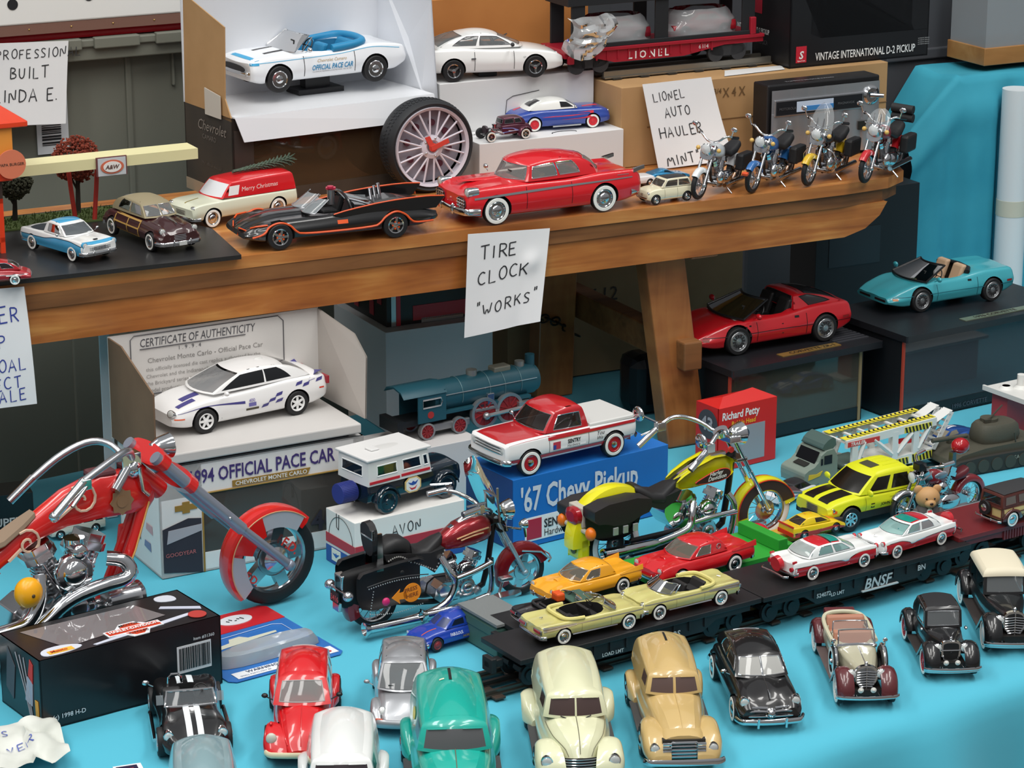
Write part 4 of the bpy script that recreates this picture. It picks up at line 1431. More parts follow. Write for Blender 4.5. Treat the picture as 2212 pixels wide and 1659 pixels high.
c.panel('printed_rim',chaikin([(w - .03,d - .006),(w - .012,d - .008),(w - .012,d - .026),(w - .032,d - .02)],2,True),c.T(0,0),card('c6cad4'))
c.panel('printed_stripe',[(w - .034,d - .03),(w - .010,.034),(w - .004,.030),(w - .006,.024),(w - .038,d - .034)],c.T(0,0),card('b8bccb'))
sh = [(.076,.012),(.090,.012),(.096,.002),(.108,.002),(.114,.012),(.128,.012),(.128,.022),(.116,.022),(.108,.031),(.096,.031),(.088,.022),(.076,.022)]
c.panel('shield_border',[(x + (-.0016 if x < .1 else .0016),y + (-.0012 if y < .016 else .0012)) for x,y in sh],c.T(0,0),card('dfe2e6'),.0006)
c.panel('shield',[(.098,.003),(.106,.003),(.113,.0105),(.091,.0105)],c.T(0,0,.001),mat('d2431f',.4))
c.panel('shield',[(.091,.0232),(.113,.0232),(.106,.030),(.098,.030)],c.T(0,0,.001),mat('d2431f',.4))
c.panel('shield',[(.076,.0125),(.128,.0125),(.128,.0215),(.076,.0215)],c.T(0,0,.001),mat('c93d1e',.4))
c.text('HARLEY-DAVIDSON',.0066,c.T(.102,.0148,.0016),WHITE,0,.03,'CENTER',.84)
c.text('MOTOR',.0056,c.T(.102,.0245,.0016),BLACK,0,.02,'CENTER')
c.text('CYCLES',.0056,c.T(.102,.0050,.0016),BLACK,0,.02,'CENTER')
c.rect('yellow_badge',.014,.038,.006,.013,c.T(0,0,.0009),mat('e8b23c',.4))
c.text('Maisto',.006,c.T(.016,.0073,.0014),mat('c8431f',.4),0,.03)
MB().cyl(.0085,0,.0005,0,'z',c.T(w - .016,.014,.0006),24).build('round_seal',mat('b23a34',.4),c.root)
c.rect('barcode_patch',w - .046,w - .011,.020,h - .020,c.F(0,0),card('c9ccd0'))
q,x = MB(),w - .044
while x < w - .013:
 k = rnd.choice((.0004,.0007,.0012))
 q.box(x,x + k,-.0012,-.0006,.023,h - .022)
 x += k + rnd.choice((.0005,.0008))
q.build('barcode',BLACK,c.root)
c.text('Item #31360',.0042,c.F(w - .029,h - .017),card('c9ccd0'),0,.01)
c.text('(c) 1998 H-D',.0060,c.F(.010,.008),card('cfd2d6'),0,.01)
for pl,col in (([(.012,.02),(.026,.012),(.032,.045),(.018,.06)],'4a4d55'),([(.05,.02),(.064,.018),(.066,.040),(.056,.044)],'9aa2b4'),([(.058,.046),(.066,.040),(.068,.058),(.062,.062)],'c0322c'),([(.070,.004),(.076,.004),(.075,.026),(.069,.026)],'d39a34')):
 c.panel('side_print',pl,frame_m((-.0004,d,0),(0,-1,0),(0,0,1)),card(col))
for i in range(3):
 MB().tube([(-.0006,d - .034 - i * .008,.06),(-.0006,d - .05 - i * .004,.03),(-.0006,d - .060 - i * .002,.004)],.0005,0,4).build('side_line',card('9a9ca4'),c.root)
# ---- blister card lying on the cloth
_p,_y,_w,_h = (-0.2564,2.2668,0.74),0.626,0.1304,0
r = thing('blister_card','blue and red blister card with empty clear bubble lying on the cloth','toy package',_p,math.radians(36))
def at_(x,y,e=.0006): return frame_m((x,y,e),(1,0,0),(0,1,0))
cw,cd = .124,.150
MB().prism(chaikin([(0,0),(cw,0),(cw,cd),(0,cd)],2,True)[:] and [(.006,0),(cw - .006,0),(cw,.006),(cw,cd - .006),(cw - .006,cd),(.006,cd),(0,cd - .006),(0,.006)],0,.0006).build('card',mat('2a6cb8',.35),r)
MB().prism([(0.002,cd - .045),(cw,cd - .040),(cw,cd - .006),(cw - .006,cd),(.006,cd),(0.002,cd - .006)],0,.0005,0,at_(0,0)).build('red_header',mat('c6242c',.35),r)
MB().cyl(1,0,.0006,0,'z',at_(.080,cd - .020,.0012) @ Matrix.Diagonal((.018,.011,1,1)),36).build('oval_patch',mat('dfe4ea',.4),r)
q = MB()
for k in range(5):
 q.tube([tuple(at_(.080,cd - .020,.002) @ Vector((-.010 + k * .004,.003 * math.sin(k * 2.2),0))),tuple(at_(.080,cd - .020,.002) @ Vector((-.008 + k * .004,-.003 + .002 * (k % 2),0)))],.0006,0,4)
q.build('line_print',INK,r)
q = MB()
q.tube([tuple(at_(0,0,.0012) @ Vector((x,y,0))) for x,y in ((.008,.062),(.104,.068),(.112,.074),(.112,.096),(.104,.101),(.012,.094),(.006,.088),(.004,.068))],.0004,0,4,True)
q.build('printed_outline',card('b8cbe6'),r)
MB().prism([(.02,.072),(.098,.082),(.099,.086),(.068,.085),(.062,.092),(.050,.091),(.046,.083),(.02,.078)],0,.0003,0,at_(0,0,.0009)).build('ship_print',card('c8cbb8'),r)
MB().prism([(.01,.004),(.082,.004),(.082,.018),(.01,.018)],0,.0003,0,at_(0,0,.0009)).build('warning_strip',card('dfe2e6'),r)
MB().text('WARNING',.007,at_(.024,.0115,.0016),0,0,.01).build('lettering',card('3e4a68'),r)
MB().text('SMALL PARTS MAY BE',.0034,at_(.014,.0062,.0016)).build('lettering',card('6c7690'),r)
MB().prism([(.100,.006),(.120,.006),(.120,.022),(.100,.022)],0,.0003,0,at_(0,0,.0009)).build('star_badge',card('e2e4e8'),r)
MB().text('US',.011,at_(.102,.009,.0016),0,0,.02).build('lettering',mat('c03a3a',.4),r)
bl = MB()
bl.loft([[(x * k + (1 - k) * .06,(y - .042) * k + .042,z) for x,y in chaikin([(.006,.024),(.114,.030),(.120,.044),(.114,.058),(.006,.052)],2,True)] for k,z in ((1,.001),(.98,.006),(.90,.012),(.7,.014))])
bl.build('clear_bubble',glass('c4d0da',.5),r)
# ---- the signs
tag(paper_sign('paper_sign','white paper hand lettered PROFESSIONAL BUILT taped to the grey tote',(-0.6106,2.9912,1.2037),(-0.5062,3.0451,1.1987),(-0.5135,3.0357,1.1051),(-0.6146,2.9835,1.1104),
 [('PROFESSIONAL',.285,.80,.0105,.02),('BUILT',.43,.56,.0125,.02),('LINDA E.',.27,.28,.0135,.02)],lambda u,v: .004 * u * (1 - v) ** 2),'white paper hand lettered PROFESSIONAL BUILT taped to the grey tote','sign')
paper_sign('paper_sign','curled white paper hand lettered AUTO HAULER MINT leaning on the brown carton',(0.156,3.1168,1.135),(0.2366,3.1584,1.1361),(0.2615,3.151,1.0373),(0.1761,3.1069,1.0351),
 [('LIONEL',.10,.78,.0105,.02),('AUTO',.22,.585,.0115,.02),('HAULER',.10,.345,.0125,.03),('MINT"',.12,.02,.0125,.03)],lambda u,v: -.004 * math.sin(PI * u) + .010 * (1 - v) ** 3 * u - .006 * math.exp(-(u / .12) ** 2))
paper_sign('paper_sign','creased white paper hand lettered TIRE CLOCK WORKS hanging on the bench edge',(-0.0472,2.8048,1.0307),(0.0414,2.8506,1.0262),(0.0274,2.8344,0.9264),(-0.0516,2.7936,0.918),
 [('TIRE',.17,.735,.0145,.06),('CLOCK',.14,.49,.0145,.08),('"WORKS"',.14,.175,.0135,.09)],lambda u,v: .003 * math.sin(PI * u) * (1 - v) + .004 * math.exp(-((u - .8) / .1) ** 2 - ((v - .66) / .1) ** 2) + .009 * max(0,u - .72) * (1 - v) * 3)
paper_sign('paper_sign','white paper hand lettered in blue ink on the bench edge at the left',(-0.548,2.5464,1.0353),(-0.4847,2.579,1.0327),(-0.4768,2.5719,0.913),(-0.5443,2.537,0.9144),
 [('ER',.60,.715,.0150,.03),('P',.55,.50,.0130,.03),('COAL',.38,.285,.0125,.05),('ECT',.46,.145,.0120,.05),('SALE',.38,.03,.0120,.05)],lambda u,v: .003 * math.sin(PI * v),mat('2b3c92',.6))
# crumpled sheet lying at the front left corner
_a = (-0.409,2.1665,0.742)
r = thing('crumpled_sheet','crumpled translucent sheet with blue handwriting lying at the front left corner','paper',(_a[0],_a[1],.741))
b = MB()
def crump(u,v):
 x,y = (u - .93) * .115,(v - 1) * .085
 x2 = x * .86 + (1 - v) * .028
 y2 = y + .36 * x
 k = noise.noise((u * 5,v * 4,.3))
 return (x2,y2,.010 + .007 * k + .006 * abs(math.sin((u * 2.2 + v) * 5)) * (u > .72))
us = [i / 40 for i in range(41)]
b.grid(crump,us,us)
b.build('sheet',noisy('d9dbd4','c6c9c0',20,.4),r,80)
g = MB()
for txt,u,v,sz in (("O'S",.42,.70,.011),('SLVER',.40,.38,.011)):
 k = MB()
 k.pen(txt,sz,None,0,.10)
 g.add([Vector(crump(min(1,u + x / .115),min(1,v + y / .085))) + Vector((0,0,.0008)) for x,y,z in k.v],k.f)
g.build('handwriting',mat('5866b0',.6),r)
r = thing('printed_leaflet','dark leaflet corner with red print at the bottom edge beside the sheet','leaflet',(-0.3274,2.0759,0.742),math.radians(20))
MB().box(-.008,.016,-.02,.012,0,.001).build('leaflet',card('e4e4e4'),r)
MB().box(-.006,.012,-.02,.009,.001,.0014).build('leaflet_print',mat('2a2440',.4),r)
MB().box(-.002,.008,-.018,.003,.0014,.0018).build('leaflet_picture',mat('b8382c',.4),r)
# ================================================================ cars on the bench
BLUE = mat('1f84b4',.5)
# ---- white convertible in the raised tray
C = Car('toy_convertible','white open convertible with blue interior lettered OFFICIAL PACE CAR, in the white tray','toy car',(-0.2321,3.0698,1.1468),-2.5673,0.04569,2.74,.335,.2,.92)
C.body([(-2.33,.70),(-2.22,.86),(-1.4,.93),(0,.92),(1.4,.92),(2.0,.87),(2.12,.76)],[(-2.33,.72),(-2.2,.88),(-1.3,.97),(-.35,.86),(.6,.87),(1.5,.88),(2.08,.80),(2.18,.72)],
    [(-2.33,.72),(-2.1,.88),(-1.3,.97),(.7,.96),(1.9,.84),(2.18,.70)],[(-2.33,.44),(-1.9,.26),(1.8,.24),(2.18,.34)],'eef1f5',ks=.90,open=(-1.05,.74,.70,.38),inside='1d6f98')
b = MB().tube([(-.2,.74,.94),(-.9,.76,1.0),(-1.2,.6,1.03),(-1.28,0,1.05),(-1.2,-.6,1.03),(-.9,-.76,1.0),(-.2,-.74,.94)],.10,0,10,smooth_path=2)
C.part('folded_top',b,BLUE)
C.seats((.0,),'1f7fae',w=.5,zf=.42,h=.42).seats((-.95,),'1f7fae',zf=.42,h=.38,bench=True)
C.screen(.86,.93,.74,.36,1.30,.60,.14,wing=.22)
C.steering(.28,1.0)
for y in (.30,-.30):
 C.stripe('hood_vent',.95,1.5,y - .06,y + .06,BLACK)
C.stripe('nose_stripe',1.86,1.99,-.78,.78,mat('2f9fd0',.4))
C.band('nose_stripe',1.9,2.12,.72,.78,mat('2f9fd0',.4))
C.band('pinstripe',-2.1,1.9,[(-2.1,.80),(-1.3,.89),(-.3,.80),(1.9,.76)],[(-2.1,.815),(-1.3,.905),(-.3,.815),(1.9,.775)],mat('5cb4dc',.4))
C.text('Chevrolet Camaro',-.12,.66,.11,mat('b49a6a',.4),1,.35)
C.text('OFFICIAL PACE CAR',-.12,.47,.185,mat('1a86b8',.4),1,.3,.014,sx=.70)
C.text('51st ANNUAL INDIANAPOLIS 500 MILE RACE - MAY 30, 1967',-.12,.41,.042,mat('6a6a70',.4),1)
C.seam([.66,-.78],.34,.84)
C.bumper(2.20,.50,.86,.045,.10,.3).bumper(-2.36,.55,.82,.045,.08,.3,sgn=-1)
g = MB()
g.loft([[(2.19 - .02 * k,y * s,.60 + z * s) for y,z in chaikin([(-.62,-.09),(.62,-.09),(.62,.09),(-.62,.09)],2,True)] for k,s in ((0,1),(1,.96))])
C.part('grille',g,[mat('191a1e',.5)])
C.lamp(2.17,.66,.50,.05,'parking_lamp').mirror(.62,.93,.88,both=1)
C.wheels('dish',None)
b = MB().box(-.75,.55,-.35,.35,-.25,-.12,0).box(-.45,.25,-.16,.16,-.13,.30)
C.part('display_mount',b,mat('15161a',.4),bevel=.03)
# ---- white fastback coupe on the long white box
C = Car('toy_coupe','white modern coupe with chrome spoked wheels on the long white box','toy car',(-0.0301,3.1354,1.1427),0.2998,0.03868,2.57,.335,.22,.90)
C.body([(-1.98,.80),(-1.9,.84),(-1.2,.91),(0,.89),(1.3,.90),(1.95,.82),(2.2,.62)],[(-1.98,.84),(-1.9,.98),(-1.2,.98),(0,.90),(1.2,.85),(1.9,.74),(2.2,.60)],
    [(-1.98,.86),(-1.9,1.0),(-1.3,1.02),(.6,.98),(1.4,.88),(2.0,.74),(2.2,.60)],[(-1.98,.36),(-1.8,.26),(1.7,.20),(2.2,.28)],'f1f2f0',ks=.9,open=(-1.0,.55,.62,.4),inside='5b5a5a')
C.cabin((.85,.74,.95),(.05,.56,1.33),(-1.75,.70,.98),(-.75,.55,1.33),None,.02,.06,(.24,.10),(.14,.06),.05,.03,.03,.09,((.07,.50),(.55,.86)),(.16,.80),(.06,.94,.12,.86),(.08,.92,.12,.86),glass('aab0b2',.7),trim=mat('3a3c40',.4),trim_r=.010)
C.seats((-.1,),'4d4f54',w=.46,zf=.4,h=.5).steering(.30,.98)
C.seam([.62,-.62],.30,.92).wheels('mag',spokes=3).mirror(.55,.98,.84,mat('26282c',.4),-1)
C.lamp(2.05,.56,.66,.07,'headlight',tilt=.4).part('side_vent',MB().box(-.74,-.60,-.925,-.90,.66,.70),mat('55585c'))
C.text('GT',.95,.62,.07,mat('55585c'),-1)
b = MB().tube([(-1.86,-.8,1.08),(-1.88,0,1.11),(-1.86,.8,1.08)],.045,0,8,flat=2.2)
C.part('spoiler',b,C.color)
C.part('display_mount',MB().box(-.35,.25,-.3,.3,.005,.2),mat('1a1a1c'),bevel=.03)
# ---- blue coupe with white roof and flames
C = Car('toy_coupe','blue lowered coupe with white roof and red flame stripes on the front white box','toy car',(0.0536,3.1254,1.0832),0.3381,0.02437,3.0,.34,.2,.92)
C.body([(-2.55,.62),(-2.4,.84),(-1.2,.97),(.2,.97),(1.8,.94),(2.3,.82),(2.42,.66)],[(-2.55,.66),(-2.3,.84),(-1.0,.98),(.3,.96),(1.9,.94),(2.3,.86),(2.42,.74)],
    [(-2.55,.66),(-2.2,.90),(-1.2,1.03),(.5,1.04),(1.8,.98),(2.3,.88),(2.42,.74)],[(-2.55,.34),(-1.9,.20),(1.8,.2),(2.42,.3)],'27459c',ks=.88,rs=.16,open=(-.9,.35,.6,.4),inside='2c2e36')
C.cabin((.75,.74,1.0),(.15,.58,1.34),(-1.7,.70,.98),(-.7,.56,1.36),'ecede8',.03,.10,(.14,.08),(.10,.06),.06,.03,.03,.10,((.05,.34),),(.16,.82),(.06,.94,.12,.84),(.22,.78,.22,.78),DARKGLASS,split=.05,trim_r=.012)
red_ = mat('d63a4a',.35)
C.band('flame_stripe',-1.1,1.55,[(-1.1,.66),(.2,.66),(1.55,.74)],[(-1.1,.665),(.2,.74),(1.3,.84),(1.55,.86)],red_)
C.band('flame_stripe',-.1,1.42,[(-.1,.50),(1.42,.52)],[(-.1,.505),(1.0,.56),(1.42,.66)],red_)
C.band('blue_inlay',-.5,1.36,[(-.5,.683),(1.36,.73)],[(-.5,.69),(1.2,.80),(1.36,.80)],C.color,off=.012)
C.stripe('flame_stripe',-2.2,-1.5,[(-2.2,.1),(-1.5,.45)],[(-2.2,.35),(-1.5,.60)],red_)
C.stripe('flame_stripe',1.1,2.0,[(1.1,-.5),(2.0,-.2)],[(1.1,-.35),(2.0,.1)],red_)
C.bumper(2.47,.42,.86,.06,.14,.25,guards=(.3,-.3)).bumper(-2.58,.44,.8,.06,.12,.25,sgn=-1).lamp(2.36,.66,.74,.10)
C.part('side_pipe',MB().tube([(.85,-.98,.24),(-.6,-.98,.22)],.05).tube([(.85,.98,.24),(-.6,.98,.22)],.05),CHROME)
C.wheels('dish',True,mat('d32f3a',.35),mat('d32f3a',.35)).mirror(.55,1.05,.9,both=-1)
# ---- purple hot rod
C = Car('toy_hot_rod','purple fenderless hot rod with flames and chrome engine beside the blue coupe','toy car',(-0.0105,3.0552,1.0832),-2.6575,0.01715,2.6,.36,.26,.86)
PUR = flake('5b2338')
C.body([(-1.95,.52),(-1.75,.64),(-.4,.66),(.3,.56),(.34,.52)],[(-1.95,.66),(-1.6,.98),(-.6,1.02),(.34,1.0)],[(-1.95,.70),(-1.6,1.0),(-.6,1.06),(.34,1.04)],[(-1.95,.42),(.34,.34)],PUR,rs=.10,wells=False,name='body',sq=0)
C.cabin((.30,.52,1.02),(.18,.48,1.46),(-1.4,.60,1.02),(-1.05,.50,1.46),PUR,.0,.10,(.05,.04),(.10,.06),.07,.03,.02,.12,((.08,.48),(.55,.85)),(.18,.78),(.08,.92,.18,.80),(.25,.75,.25,.75),DARKGLASS,trim_r=.010)
b = MB()
b.box(.35,1.0,-.2,.2,.45,.80)
for i in range(4):
 for sg in (1,-1):
  b.tube([(.45 + i * .15,sg * .2,.74),(.45 + i * .15,sg * .42,.66),(.2,sg * .58,.45)],.035,0,6)
b.cyl(.14,.8,.98,0,'z',TR(.65,0,0)).cyl(.18,.98,1.06,0,'z',TR(.65,0,0))
b.tube([(.2,.3,.46),(1.6,.2,.42)],.04).tube([(.2,-.3,.46),(1.6,-.2,.42)],.04)
b.tube([(1.3,.6,.36),(1.3,-.6,.36)],.04)
C.part('engine',b,CHROME)
C.part('radiator',MB().prism(chaikin([(-.3,.45),(.3,.45),(.34,.98),(-.34,.98)],1,True),-.08,.08,0,frame_m((1.35,0,0),(0,1,0),(0,0,1))),mat('2a1a24',.4))
C.band('flame_decal',-.9,.3,[(-.9,.62),(.3,.50)],[(-.9,.64),(-.3,.82),(.3,.84)],mat('7d86c8',.4))
C.band('flame_decal',-1.1,-.1,[(-1.1,.58),(-.1,.60)],[(-1.1,.585),(-.1,.66)],mat('d9dce8',.4),off=.014)
C.wing(-1.3,.48,-.2,PI * .95,.55,.92,'fender',PUR,.05,.06)
C.lamp(1.25,.42,.72,.08).wheels('mag',True)
# ---- big red hardtop
C = Car('toy_hardtop','large bright red 1950s hardtop with whitewall tyres at the bench front edge','toy car',(0.0251,2.8959,1.0347),-2.6673,0.04155,3.2,.37,.2,.95)
RED = paint('d3131f')
C.body([(-2.75,.78),(-2.6,.92),(-1.3,1.0),(.2,.99),(1.7,.98),(2.3,.95),(2.45,.86)],[(-2.75,.92),(-2.5,1.06),(-1.6,1.05),(-.4,.97),(.6,.98),(1.9,.98),(2.35,.95),(2.45,.84)],
    [(-2.75,.90),(-2.5,1.0),(-1.4,1.06),(.8,1.08),(1.7,1.04),(2.3,.92),(2.45,.78)],[(-2.75,.36),(-2.1,.22),(1.9,.2),(2.45,.34)],RED,ks=.90,rs=.10,valley=.02,open=(-1.1,.75,.72,.45),inside='6b4a38')
C.cabin((.62,.82,1.02),(.50,.68,1.46),(-1.45,.76,1.04),(-.95,.64,1.46),None,.0,.10,(.52,.34),(.34,.18),.09,.06,.03,.12,((.05,.42),(.46,.76)),(.14,.78),(.04,.96,.10,.84),(.06,.94,.12,.82),glass('c8cac6',.75),trim=True,trim_r=.016)
C.seats((.1,),'a07a58',zf=.46,h=.45,bench=True).seats((-.95,),'a07a58',zf=.46,h=.42,bench=True).steering(.52,1.10)
C.band('side_trim',-2.45,2.25,[(-2.45,.86),(2.25,.72)],[(-2.45,.885),(.0,.845),(2.25,.77)],CHROME,off=.014)
C.seam([.72,-.62],.34,.92,mat('3a0508',.6))
C.band('script',-2.35,-2.0,.95,.965,CHROME,off=.012)
b = MB()
for sg in (1,-1):
 b.loft([[(2.46 + dx,sg * .62 + y * s,.62 + z * s) for y,z in chaikin([(-.24,-.14),(.24,-.14),(.20,.14),(-.26,.14)],1,True)] for dx,s in ((-.04,.9),(.02,1),(.03,.92),(-.01,.88))],1)
 for i in range(3):
  b.tube([(2.50,sg * .62 - .22,.54 + i * .08),(2.50,sg * .62 + .22,.54 + i * .08)],.016,0,6)
 for i in range(4):
  b.tube([(2.50,sg * .62 - .17 + i * .11,.50),(2.50,sg * .62 - .17 + i * .11,.74)],.016,0,6)
C.part('grille',b,[CHROME,mat('3a3a3c',.4)])
C.bumper(2.58,.40,.98,.095,.16,.32,guards=(.36,-.36)).bumper(-2.82,.46,.92,.09,.12,.3,sgn=-1)
C.lamp(2.40,.80,.90,.115,rim=CHROME,depth=.3)
C.part('hood_scoop',MB().loft([[(x,y * w_,1.05 + z * w_) for y,z in chaikin([(-.2,-.03),(.2,-.03),(.12,.04),(-.12,.04)],2,True)] for x,w_ in ((.95,.3),(1.3,1),(1.9,.9),(2.3,.2))]),RED)
C.part('tail_lamp',MB().loft([[(-2.62 - .1 * k,sg * (.84 + 0),1.04 + z) for z in (0,)] * 1 for k in range(0)] or [[(-2.5,.84 + a,1.02 + b_) for a,b_ in ((-.05,-.05),(.05,-.05),(.05,.05),(-.05,.05))],[(-2.85,.84 + a,1.10 + b_) for a,b_ in ((-.03,-.05),(.03,-.05),(.03,.04),(-.03,.04))]]),CHROME)
C.part('tail_lamp',MB().loft([[(-2.5,-.84 + a,1.02 + b_) for a,b_ in ((-.05,-.05),(.05,-.05),(.05,.05),(-.05,.05))],[(-2.85,-.84 + a,1.10 + b_) for a,b_ in ((-.03,-.05),(.03,-.05),(.03,.04),(-.03,.04))]]),CHROME)
C.wheels('cap',True).mirror(.95,1.02,.9,both=-1)
# ---- cream mini hatchback
C = Car('toy_hatchback','small cream hatchback with dark roof behind the red hardtop','toy car',(0.1721,2.9473,1.0347),-2.6233,0.02036,2.03,.27,.16,.70)
C.body([(-1.5,.55),(-1.42,.66),(-.6,.70),(.8,.70),(1.4,.64),(1.52,.54)],[(-1.5,.62),(-1.4,.84),(0,.86),(1.0,.82),(1.45,.70),(1.52,.58)],[(-1.5,.64),(-1.35,.88),(0,.90),(.8,.90),(1.4,.74),(1.52,.58)],[(-1.5,.28),(-1.1,.2),(1.2,.2),(1.52,.28)],'e6dfc0',ks=.9,open=(-1.0,.4,.5,.4),inside='3a2c26')
C.cabin((.58,.60,.88),(.22,.52,1.31),(-1.40,.60,.88),(-1.15,.52,1.31),'ddd5b8',.02,.03,(.07,.05),(.07,.05),.03,.02,.02,.06,((.08,.48),(.54,.92)),(.12,.80),(.07,.93,.12,.82),(.1,.9,.15,.8),glass('565048',.5),trim_r=.012,top=mat('2b2b2c',.5))
C.bumper(1.55,.36,.62,.04,.08,.15).bumper(-1.53,.36,.6,.04,.06,.15,sgn=-1).lamp(1.46,.52,.62,.09).grille(1.51,.44,.60,.34,4)
C.band('side_trim',-1.3,1.3,.34,.355,CHROME).seam([.45,-.38],.30,.82,mat('8a8468')).wheels('cap')
# ---- white and blue cars behind the mini
C = Car('toy_pickup','small white toy car with railed bed behind the cream hatchback','toy car',(0.1392,3.0214,1.0347),0.5243,0.01391,2.4,.3,.18,.8)
C.body([(-1.9,.68),(-1.8,.78),(0,.80),(1.6,.78),(1.75,.62)],[(-1.9,.86),(0,.86),(1.5,.82),(1.75,.66)],[(-1.9,.88),(0,.88),(1.5,.84),(1.75,.66)],.25,'e9e9ea',ks=.94)
b = MB()
for i in range(4):
 for y in (.5,0,-.5):
  b.cyl(.16,.85,1.0,0,'z',TR(-1.4 + i * .42,y,0),14)
C.part('stud',b,C.color)
for y in (.79,-.79):
 b = MB()
 for k in range(3): b.tube([(-1.8,y * 1.02,.30 + k * .16),(-.1,y * 1.02,.30 + k * .16)],.025,0,6)
 for k in range(6): b.tube([(-1.75 + k * .33,y * 1.02,.25),(-1.75 + k * .33,y * 1.02,.8)],.025,0,6)
 C.part('side_rail',b,mat('d8d8da',.4))
C.wheels('cap')
C = Car('toy_coupe','metallic blue open topped toy car behind the cream hatchback','toy car',(0.1794,3.0518,1.0347),0.4704,0.01288,2.5,.28,.2,.86)
C.body([(-1.9,.60),(-1.7,.82),(-.9,.88),(.5,.84),(1.6,.80),(2.05,.5)],[(-1.9,.72),(-1.6,.86),(-.8,.84),(.6,.70),(1.6,.60),(2.05,.46)],[(-1.9,.74),(-1.5,.90),(-.4,.96),(.3,.80),(1.4,.62),(2.05,.46)],.2,flake('1f7fae'),ks=.86,rs=.15,open=(-.5,.45,.5,.45),inside='14506e')
C.cabin((.55,.6,.72),(-.2,.46,1.06),(-1.5,.6,.86),(-.8,.46,1.06),flake('1f7fae'),sides=((.08,.55),),gl=glass('0e2a3a',.4),trim=None,wr=None)
C.wheels('mag')
# ---- black show car with tall fins and orange trim
C = Car('toy_show_car','long black open show car with tail fins, orange trim and twin bubble windscreens','toy car',(-0.1974,2.7787,1.0347),-2.7107,0.03875,3.35,.36,.22,.96)
JET = paint('0b0b0d')
ORA = mat('e2551c',.35)
C.body([(-2.95,.84),(-2.6,.95),(-1.2,1.0),(.2,.96),(1.6,.97),(2.3,.90),(2.62,.60)],[(-2.95,.62),(-2.4,.78),(-1.0,.86),(.5,.78),(1.7,.74),(2.3,.66),(2.62,.52)],
    [(-2.95,.60),(-2.3,.72),(-1.2,.88),(.4,.86),(1.5,.84),(2.3,.66),(2.62,.50)],[(-2.95,.40),(-2.3,.26),(2.0,.24),(2.62,.34)],JET,ks=.88,rs=.10,valley=.05,open=(-.75,.55,.66,.4),inside='15100f')
for sg in (1,-1):
 pr = [(-3.15,1.02),(-2.6,1.06),(-1.4,1.02),(-.3,.88),(.1,.80),(-.2,.66),(-1.6,.70),(-2.9,.72)]
 rings = []
 for k,(dy,sh) in enumerate(((-.035,.03),(0,0),(.03,.03))):
  rings.append([(x,sg * (.86 + dy),lerp(.8,z,1 - sh)) for x,z in pr])
 C.part('tail_fin',MB().loft(rings if sg > 0 else rings[::-1]),JET)
 C.part('fin_edge',MB().tube([(x,sg * .865,z + .012) for x,z in ((.1,.80),(-.3,.885),(-1.4,1.025),(-2.6,1.065),(-3.15,1.02))],.022,0,6,smooth_path=1),ORA)
 C.part('fin_edge',MB().tube([(-3.15,sg * .86,1.02),(-2.98,sg * .86,.88),(-3.0,sg * .86,.74)],.02,0,6),ORA)
lo = [(-2.8,.40),(-2.25,.40),(-2.1,.50),(-1.98,.66),(-1.675,.80),(-1.37,.66),(-1.22,.50),(-1.05,.40),(1.05,.40),(1.25,.52),(1.37,.68),(1.675,.79),(1.98,.68),(2.1,.50),(2.45,.42)]
for sg in (1,-1):
 C.part('orange_trim',MB().tube([(x,sg * (C.side_y(x,min(z,.62)) + .012 + (.02 if .7 < z else 0)),z - .02) for x,z in lo],.030,0,6,smooth_path=2),ORA)
for sg in (1,-1):
 g = MB()
 M = TR(.42,sg * .38,.86)
 def bub(u,v,M=M,sg=sg):
  a = lerp(-1.1,1.1,u)
  return M @ Vector((math.cos(a) * .40 * (1 - .25 * v) - v * .38,math.sin(a) * .42 * (1 - .15 * v),v * .34))
 g.grid(bub,[i / 14 for i in range(15)],[i / 5 for i in range(6)])
 C.part('windshield',g,glass('c4ccd0',.62))
 e = MB().tube([bub(i / 14,0) for i in range(15)],.016,0,6).tube([bub(1,i / 5) for i in range(6)],.016,0,6).tube([bub(0,i / 5) for i in range(6)],.016,0,6)
 C.part('windshield_frame',e,SATIN)
 g = MB().grid(lambda u,v,sg=sg: (-.55 - v * .9 + .1 * math.sin(u * PI),sg * (.38 + .36 * (1 - 2 * u)) ,.88 + .28 * (1 - v) * math.sin(PI * (.15 + .7 * u))),[i / 12 for i in range(13)],[i / 5 for i in range(6)])
 C.part('rear_screen',g,glass('c4ccd0',.62))
C.part('roll_bar',MB().tube([(-.5,.66,.85),(-.42,.5,1.18),(-.40,0,1.26),(-.42,-.5,1.18),(-.5,-.66,.85)],.04,0,8,smooth_path=2),JET)
C.part('beacon',MB().cyl(.10,.9,1.32,0,'z',TR(-.15,0,0),16),SATIN)
C.part('beacon_lamp',MB().cyl(.14,1.32,1.37,0,'z',TR(-.15,0,0),16).cyl(.09,1.37,1.43,0,'z',TR(-.10,.1,0),12),mat('c22a4a',.3))
for i in range(3):
 C.part('exhaust_pipe',MB().cyl(.045,0,.40 + .06 * i,0,'z',TR(-1.35 - i * .13,.0,.84) @ RY(.15),12),SATIN)
C.seats((-.45,),'1a1a1c',zf=.42,h=.45)
C.part('tail_deck',MB().loft([[(x,y,z) for y,z in ((-.45,.70),(.45,.70),(.3,zt),(-.3,zt))] for x,zt in ((-2.9,.80),(-1.8,1.0),(-1.3,.92))]),JET)
